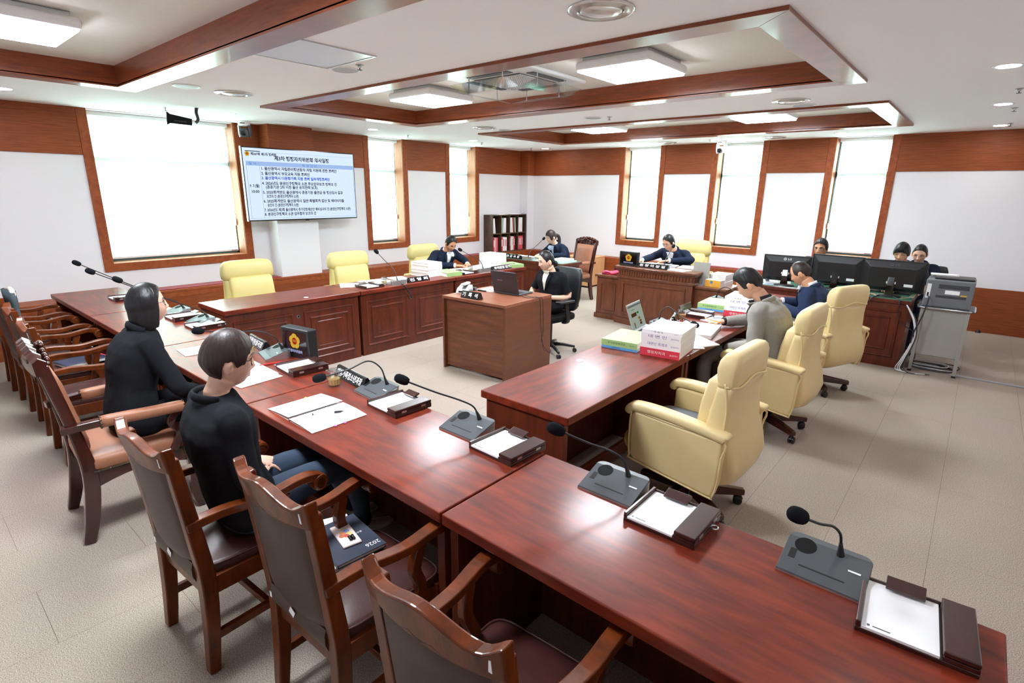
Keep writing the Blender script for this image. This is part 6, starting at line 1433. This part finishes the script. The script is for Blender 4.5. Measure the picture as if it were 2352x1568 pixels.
    def fpt(x, z, lift=0.0):
        o_ = HM @ Vector((x, 0.25, z)); d_ = (HM.to_3x3() @ Vector((0, -1, 0))).normalized(); h_ = bvh.ray_cast(o_, d_)
        p_ = h_[0] if h_[0] is not None else HM @ Vector((x, 0.085, z))
        return p_-d_*lift
    if eyes:
        for sx in (-1, 1):
            low = pitch > 14
            q = MB(); c = fpt(sx*0.031, 0.004, -0.0035)
            e = MB(); e.T = Matrix.Translation(c) @ HM.to_3x3().to_4x4(); e.ball((0, 0, 0), (0.0135, 0.006, 0.0042 if not low else 0.002), 14, 8); eo = e.obj('eye', M_eyew, body, smooth=True)
            e = MB(); e.T = Matrix.Translation(fpt(sx*0.031, 0.0035, 0.0012)) @ HM.to_3x3().to_4x4(); e.ball((0, 0, 0), (0.0055, 0.0022, 0.0040 if not low else 0.0018), 10, 6); e.obj('iris', M_iris, body, smooth=True)
            MB().tube([tuple(fpt(sx*x, z, 0.0012)) for x, z in ((0.016, 0.004), (0.024, 0.0085), (0.033, 0.0095), (0.042, 0.0065), (0.047, 0.002))], [0.0008, 0.0014, 0.0017, 0.0015, 0.0008], 5).obj('eyelashes', M_hblk, body)
            MB().tube([tuple(fpt(sx*x, z, 0.001)) for x, z in ((0.014, 0.0235), (0.024, 0.0275), (0.036, 0.0285), (0.049, 0.022))], [0.0018*brow, 0.0030*brow, 0.0028*brow, 0.0010*brow], 6).obj('eyebrow', hmat or M_hblk, body)
        MB().tube([tuple(fpt(x, -0.0575+0.0015*math.cos(x*150), 0.0)) for x in (-0.021, -0.012, -0.004, 0.004, 0.012, 0.021)], [0.001, 0.0032, 0.0036, 0.0036, 0.0032, 0.001], 7).tube([tuple(fpt(x, -0.068, 0.0)) for x in (-0.018, -0.009, 0.0, 0.009, 0.018)], [0.001, 0.0038, 0.0046, 0.0038, 0.001], 7).obj('lips', M_lip, body, smooth=True)
    # hair
    if hair:
        mb = hair_mesh(**hair); mb.T = Matrix.Identity(4); mb.v = [tuple(HM @ Vector(p)) for p in mb.v]
        hm_ = bake(mb, [('SOLIDIFY', dict(thickness=0.010, offset=-1.0)), ('SUBSURF', dict(levels=1, render_levels=1))]); hobj = mk('hair', hm_, hmat or M_hblk, t)
        if extra_hair:
            q = MB(); q.T = HM; extra_hair(q); mk('hair_tail', remesh(q, 0.006, 3), hmat or M_hblk, hobj)
    # clothing
    j = MB(); j.loft([ring(u, w*1.02*torso_k, d*1.02) for u, w, d in tw])
    for i in (0, 1):
        a_ = sh[i]; e_ = el[i]; w_ = wr[i]; end = e_.lerp(w_, sleeve_end*0.93) if sleeve_end > 0 else a_.lerp(e_, 1+sleeve_end)
        R0 = 0.066 if not fem else 0.058
        inner = spine(0.80)*0.45+a_*0.55
        j.tube([tuple(p) for p in smooth_path([inner+up*0.012, a_+up*0.004, a_.lerp(e_, 0.3), a_.lerp(e_, 0.65)]+([e_, e_.lerp(w_, 0.5*sleeve_end), end] if sleeve_end > 0 else [end]), 4)],
               [interp([(0, R0*0.95), (0.2, R0*1.02), (0.45, R0*0.92), (0.7, R0*0.82), (1.0, R0*0.62 if sleeve_end > 0 else R0*0.95)], t_/(4*(6 if sleeve_end > 0 else 4))) for t_ in range(4*(6 if sleeve_end > 0 else 4)+1)], 14)
        if sleeve_end > 0: j.ball(tuple(e_), R0*0.80, 12, 8)
        if sleeve_end < 0: pass
    jm = remesh(j, 0.009, 6, 0.5)
    # cloth creases
    rn = random.Random(len(label)); 
    jk = mk('jacket', jm, jacket, t)
    tx = bpy.data.textures.get('crease') or bpy.data.textures.new('crease', 'CLOUDS'); tx.noise_scale = 0.075; tx.noise_depth = 2
    md = jk.modifiers.new('crease', 'DISPLACE'); md.texture = tx; md.strength = 0.007; md.mid_level = 0.5; md.texture_coords = 'LOCAL'
    jb = BVHTree.FromPolygons([v.co for v in jm.vertices], [p.vertices for p in jm.polygons])
    CM = Matrix((r.to_4d(), fw.to_4d(), up.to_4d(), (0, 0, 0, 1))).transposed(); CM.translation = spine(0.93); 
    for q_ in range(3): CM[3][q_] = 0
    def chest(x, z, lift):
        o_ = CM @ Vector((x, 0.5, z)); d_ = -fw; h_ = jb.ray_cast(o_, d_)
        p_ = h_[0] if h_[0] is not None else CM @ Vector((x, 0.09, z))
        if (p_-CM.translation).dot(fw) > 0.135: p_ = p_-fw*((p_-CM.translation).dot(fw)-0.135)
        return tuple(p_+fw*lift)
    def patch(name, m, fn, lift, nu=8, nv=10, th=0.004):
        mb = MB(); mb.grid(lambda u, v: chest(*fn(u, v), lift+0.006), nu, nv)
        return mb.obj(name, m, jk, smooth=True, solid=th)
    if shirt:
        patch('shirt_front', shirt, lambda u, v: ((2*u-1)*vtop*(1-v)**0.8+0.0, 0.035-v*(vdepth+0.035)), 0.002)
        if lapel:
            for sx in (-1, 1):
                patch('lapel', jacket, lambda u, v: (sx*((vtop*(1-v)**0.8)+u*(0.052*math.sin(PI*min(1, 0.25+v*0.75))**0.8)*(1-0.55*v)), 0.025-v*(vdepth+0.025)), 0.007, 5, 10)
        if collar:
            for sx in (-1, 1):
                patch('shirt_collar', shirt, lambda u, v: (sx*(0.012+0.046*u*(1-v*0.3)), 0.040-0.05*v-0.012*u), 0.010, 4, 4)
    # jacket collar round the neck
    cr = []
    for k in range(17):
        a = PI*0.06+PI*0.88*k/16+PI; ce = spine(0.965); cr.append(tuple(ce+r*(0.088*math.cos(a))+fw*(0.078*math.sin(a)-0.004)+up*(0.000+0.022*(-math.sin(a)))))
    MB().tube(cr, [0.012]*17, 8, flat=(0.6, 1.6)).obj('collar', jacket, jk, smooth=True)
    if shirt and collar:
        cr2 = [tuple(Vector(p)*0.0+spine(0.985)+r*(0.064*math.cos(PI+PI*k/16))+fw*(0.058*math.sin(PI+PI*k/16))+up*(0.020+0.010*(-math.sin(PI+PI*k/16)))) for k, p in enumerate(cr)]
        MB().tube(cr2, 0.010, 8, flat=(0.45, 1.7)).obj('shirt_collar_band', shirt, jk, smooth=True)
        for i in (0, 1):
            if sleeve_end >= 1.0:
                d_ = (wr[i]-el[i]).normalized(); MB().cyl(tuple(wr[i]-d_*0.03), tuple(wr[i]-d_*0.002), 0.034, 0.033, 14).obj('shirt_cuff', shirt, jk, smooth='auto')
    # lower body
    if legs:
        lm = MB(); lm.loft([ring(u, w, d, 20) for u, w, d in ((-0.16, 0.30, 0.22), (-0.1, 0.36, 0.26), (0.0, 0.37, 0.27), (0.12, 0.33, 0.24))])
        for i, sx in enumerate((-1, 1)):
            kn = Vector(knees[i])-O if knees else hipv+f*0.42+r*sx*0.10+Vector((0, 0, -0.02)); ft = Vector(feet[i])-O if feet else kn+f*0.03+Vector((0, 0, -kn.z+0.09))
            limb(lm, [tuple(hipv+r*sx*0.09), tuple(kn), tuple(ft)], [0.095, 0.066, 0.046] if not fem else [0.09, 0.060, 0.042], 14)
            s_ = MB(); s_.T = Matrix.Translation((ft.x, ft.y, 0)) @ Matrix.Rotation(fa-PI/2, 4, 'Z'); s_.loft([[(0.040*w_*math.cos(a), y_, max(0.0, h_*(0.5+0.5*math.sin(a)))) for a in [2*PI*k/14 for k in range(14)]] for y_, w_, h_ in ((-0.07, 0.5, 0.05), (-0.055, 0.85, 0.085), (0.0, 0.95, 0.085), (0.07, 1.1, 0.06), (0.13, 1.05, 0.045), (0.165, 0.7, 0.035), (0.18, 0.25, 0.02))])
            s_.obj('shoe', shoes or M_blk, t, smooth=True)
        mk('trousers', remesh(lm, 0.011, 5, 0.5), legs, t)
    if glasses:
        g = MB(); gt = MB(); fz = 0.002
        for sx in (-1, 1):
            c = Vector((sx*0.034, 0.0, fz)); fy = (HI @ fpt(sx*0.034, fz)).y+0.010
            w_, h_ = (0.0255, 0.019)
            pts = [(c.x+w_*math.copysign(abs(math.cos(a))**0.7, math.cos(a)), fy-0.35*abs(w_*math.cos(a))*(1 if sx*math.cos(a) > 0 else 0), fz+h_*math.copysign(abs(math.sin(a))**0.8, math.sin(a))) for a in [2*PI*k/24 for k in range(24)]]
            g.tube([tuple(HM @ Vector(p)) for p in pts], glasses[1], 6, closed=True)
            g.tube([tuple(HM @ Vector(p)) for p in ((sx*0.0585, fy-0.008, fz+0.008), (sx*0.072, fy-0.03, fz+0.008), (sx*0.0765, -0.01, fz+0.010), (sx*0.074, -0.035, fz-0.006))], glasses[1]*0.9, 6)
            gt._add([tuple(HM @ Vector(p)) for p in pts], [tuple(range(24))])
            fyy = fy
        g.tube([tuple(HM @ Vector(p)) for p in ((-0.009, fyy, fz+0.004), (0, fyy+0.002, fz+0.007), (0.009, fyy, fz+0.004))], glasses[1], 6)
        go = g.obj('spectacles', glasses[0], t, smooth=True); gt.obj('lenses', M_lens, go)
    return t, HM, O
MAN = dict(tab=[(0, 50), (30, 52), (55, 62), (74, 98), (84, 101), (96, 92), (112, 96), (128, 116), (150, 124), (180, 126)])
def style(tab=None, tab2=None, **k): d = dict(tab=tab or MAN["tab"], tab2=tab2); d.update(k); return d
BOB = style([(0, 40), (22, 48), (45, 58), (60, 74), (74, 92), (80, 96), (180, 96)], hang=[(0, 0), (66, 0), (72, 0.03), (80, 0.105), (100, 0.125), (140, 0.128), (180, 0.120)], vol=1.17, top=1.12, messy=0.008)
# woman with bobbed hair (front row)
person('woman with a black bob and round glasses in a black jacket', (4.56, -9.17, 0.555), (4.55, -9.005, 1.19), 88, look=-6, pitch=-6, fem=True, hair=BOB, hmat=M_hblk, jacket=M_jblk, legs=M_jblk,
       elbows=[(4.33, -8.99, 0.74), (4.80, -8.98, 0.735)], wrists=[(4.45, -8.80, 0.63), (4.66, -8.80, 0.63)], shirt=None, glasses=(M_blk, 0.0014), vox=0.0045)
# short-haired woman (front row)
SHORT = style([(0, 62), (30, 66), (50, 74), (64, 92), (78, 98), (90, 84), (106, 88), (120, 126), (150, 136), (180, 138)], vol=1.15, top=1.16, messy=0.012, seed=4)
person('woman with short dark brown hair and glasses in a black jacket, hands in her lap', (5.90, -9.13, 0.55), (5.87, -9.115, 1.165), 86, look=-10, pitch=6, fem=True, hair=SHORT, hmat=M_hbrn, jacket=M_jblk, legs=M_jean, torso_k=1.08,
       elbows=[(5.64, -9.14, 0.735), (6.10, -9.19, 0.745)], wrists=[(5.765, -9.025, 0.655), (5.93, -9.085, 0.655)], hand_dir=[(0.75, 0.66, -0.16), (-0.75, 0.6, -0.10)], curl=0.35, glasses=(M_hbrn, 0.0016), vox=0.004,
       knees=[(5.80, -8.72, 0.55), (5.98, -8.71, 0.55)], feet=[(5.62, -8.46, 0.09), (5.80, -8.50, 0.09)], shoes=M_shoe)
# dark-suited man by the window
SIDE = style([(0, 46), (25, 44), (50, 58), (72, 97), (84, 100), (96, 92), (112, 96), (128, 114), (180, 122)], [(0, 46), (30, 56), (55, 66), (74, 98), (84, 100), (96, 92), (112, 96), (128, 114), (180, 122)], vol=1.09, top=1.19, seed=5)
person('dark-suited man with white open collar reading papers by the narrow windows', (1.86, -4.42, 0.57), (2.09, -4.34, 1.075), 0, look=-8, pitch=34, hair=SIDE, jacket=M_jnavy2, legs=M_jnavy2, shirt=M_shirt, vdepth=0.22, vtop=0.056,
       elbows=[(2.10, -4.06, 0.80), (2.08, -4.78, 0.80)], wrists=[(2.42, -4.32, 0.80), (2.42, -4.55, 0.80)], skin=M_skint)
# adviser woman
def pony(q):
    limb(q, [(-0.01, -0.095, 0.02), (-0.02, -0.135, -0.03), (-0.02, -0.13, -0.12), (-0.02, -0.115, -0.18)], [0.022, 0.03, 0.028, 0.010], 10)
BANG = style([(0, 68), (30, 70), (45, 74), (60, 104), (72, 118), (84, 100), (100, 92), (120, 112), (180, 118)], vol=1.11, top=1.14, seed=6)
person('smiling woman with brown ponytail in a navy blazer at the green glass desk', (2.60, -2.10, 0.56), (2.47, -2.34, 1.09), 252, look=-6, pitch=16, fem=True, hair=BANG, hmat=M_hbrn, jacket=M_jnavy2, legs=M_jnavy2, shirt=M_lblue, vdepth=0.15, vtop=0.055, collar=False,
       elbows=[(2.75, -2.32, 0.80), (2.27, -2.30, 0.80)], wrists=[(2.58, -2.60, 0.80), (2.40, -2.60, 0.80)], extra_hair=pony)
# recorder
def bun(q):
    q.ball((0.0, -0.105, -0.055), (0.035, 0.030, 0.035), 14, 9); limb(q, [(0.02, -0.08, -0.03), (0.0, -0.10, -0.06)], [0.03, 0.03], 8)
PULL = style([(0, 44), (18, 46), (40, 54), (60, 72), (76, 92), (90, 84), (108, 92), (125, 118), (180, 126)], vol=1.06, top=1.08, messy=0.004, seed=7)
person('young woman in a short-sleeved black blazer typing at the recorder desk', (4.42, -4.99, 0.565), (4.41, -5.05, 1.085), 262, look=-22, pitch=12, fem=True, hair=PULL, hmat=M_hblk, jacket=M_jblk, legs=M_jblk, shirt=M_beige, vdepth=0.20, vtop=0.050, collar=False, extra_hair=bun,
       elbows=[(4.66, -4.94, 0.70), (4.17, -4.98, 0.72)], wrists=[(4.50, -5.17, 0.70), (4.32, -5.19, 0.70)], sleeve_end=-0.18, vox=0.0045)
# chairman
person('chairman in a navy suit and glasses reading behind the carved desk', (4.65, -1.93, 0.60), (4.555, -2.20, 1.125), 262, look=-12, pitch=24, hair=SIDE, jacket=M_jnavy2, legs=M_jnavy2, shirt=M_shirt, vdepth=0.24, vtop=0.058, glasses=(M_blk, 0.0013),
       elbows=[(4.90, -2.16, 0.89), (4.33, -2.28, 0.90)], wrists=[(4.66, -2.40, 0.885), (4.33, -2.60, 0.885)], hand_dir=[(-0.8, -0.35, -0.1), (0.0, -1, -0.1)], curl=(0.3, 0.3), vox=0.0045, torso_k=1.05)
# grey blazer
THICK = style([(0, 54), (30, 57), (55, 66), (74, 98), (84, 102), (97, 86), (112, 92), (128, 112), (180, 122)], vol=1.11, top=1.24, seed=9, messy=0.016, crown=0.004)
person('man in a light grey blazer over a black polo writing with a pencil', (7.00, -5.50, 0.58), (6.775, -5.54, 1.155), 180, look=6, pitch=34, hair=THICK, jacket=M_jgrey, legs=M_tgrey, shirt=M_tblk, vdepth=0.20, vtop=0.058, big=1.04, torso_k=1.06,
       elbows=[(6.93, -5.79, 0.735), (6.76, -5.22, 0.82)], wrists=[(6.69, -5.67, 0.645), (6.57, -5.44, 0.805)], hand_dir=[(-0.35, 0.45, -0.8), (-1.0, -0.12, -0.18)], curl=(0.4, 0.7), vox=0.004, knees=[(6.56, -5.68, 0.56), (6.56, -5.38, 0.56)], feet=[(6.62, -5.70, 0.09), (6.62, -5.36, 0.09)])
# navy blazer, balding
RECEDE = style([(0, 12), (25, 20), (48, 46), (70, 92), (84, 99), (97, 90), (112, 95), (128, 114), (180, 122)], vol=1.05, top=1.05, seed=10, messy=0.006)
person('balding man in a blue blazer and white shirt reading before the monitors', (7.03, -4.16, 0.58), (6.835, -4.20, 1.11), 180, look=0, pitch=26, hair=RECEDE, hmat=M_hbrn, jacket=M_jnavy, legs=M_tgrey, shirt=M_shirt, vdepth=0.18,
       elbows=[(6.96, -4.46, 0.76), (6.90, -3.88, 0.78)], wrists=[(6.68, -4.30, 0.80), (6.66, -4.06, 0.80)], skin=M_skint, vox=0.0045)
# operators behind the monitors
WAVY = style([(0, 54), (30, 58), (55, 66), (74, 98), (84, 100), (96, 90), (128, 112), (180, 122)], vol=1.13, top=1.2, seed=11, messy=0.028)
person('man with wavy hair and black-rimmed glasses looking over the middle monitor', (6.60, -1.93, 0.58), (6.545, -2.01, 1.18), 262, look=0, pitch=6, hair=WAVY, jacket=M_tblk, legs=M_tgrey, glasses=(M_blk, 0.0022), elbows=[(6.85, -2.1, 0.80), (6.33, -2.12, 0.80)], wrists=[(6.70, -2.33, 0.80), (6.48, -2.33, 0.80)], skin=M_skint, collar=False, brow=1.2)
BOWL = style([(0, 74), (25, 74), (45, 80), (62, 98), (80, 100), (95, 88), (112, 94), (128, 112), (180, 122)], vol=1.15, top=1.2, seed=12, messy=0.014)
person('man with a thick black fringe and bare forearms typing behind the monitor nearest the printer', (7.43, -2.02, 0.58), (7.415, -2.11, 1.195), 264, look=0, pitch=16, hair=BOWL, jacket=M_tblk, legs=M_tgrey, glasses=(M_gold, 0.0012), elbows=[(7.68, -2.18, 0.80), (7.16, -2.18, 0.80)], wrists=[(7.50, -2.40, 0.805), (7.30, -2.40, 0.805)], sleeve_end=-0.25, collar=False, brow=0.8)
person('woman with dark hair tied back and pale glasses seated behind the fringed man', (7.58, -1.50, 0.58), (7.555, -1.60, 1.155), 264, look=4, pitch=18, fem=True, hair=style([(0, 50), (30, 53), (55, 66), (76, 100), (90, 94), (110, 98), (130, 118), (180, 126)], vol=1.08, top=1.12, seed=13), hmat=M_hblk, jacket=M_jnavy2, legs=M_jnavy2, glasses=(M_gold, 0.0011), elbows=[(7.80, -1.68, 0.80), (7.35, -1.68, 0.80)], wrists=[(7.66, -1.86, 0.72), (7.48, -1.86, 0.72)], collar=False)
t = thing('pencil', 'orange pencil in the hand of the grey-blazered man', 'pencil', (6.50, -5.47, 0.80), math.radians(165)); MB().cyl((-0.08, 0, 0.005), (0.08, 0, 0.012), 0.0036, seg=6).obj('shaft', M_opn, t); MB().cyl((0.08, 0, 0.012), (0.096, 0, 0.0135), 0.0036, 0.0005, 6).obj('point', M_ink, t)
t = thing('pencil', 'orange pencil lying beside the chairman hand', 'pencil', (4.40, -2.72, 0.848), math.radians(20)); MB().cyl((-0.08, 0, 0.004), (0.08, 0, 0.004), 0.004, seg=6).obj('shaft', M_opn, t); MB().cyl((0.08, 0, 0.004), (0.095, 0, 0.004), 0.004, 0.0005, 6).obj('point', M_ink, t)
for nm, l, x, y, rz_ in (('task_chair', 'black operator chair of the wavy-haired man', 6.61, -1.88, 0), ('task_chair', 'black operator chair of the fringed man', 7.44, -1.97, 0), ('task_chair', 'black operator chair of the woman behind the fringed man', 7.60, -1.42, 0)):
    src = bpy.data.objects['task_chair']; dup(src, (x, y, 0), math.radians(172), l, 'black operator chairs')
bpy.data.scenes.remove(_tmp)
bpy.data.scenes.remove(_tsc)
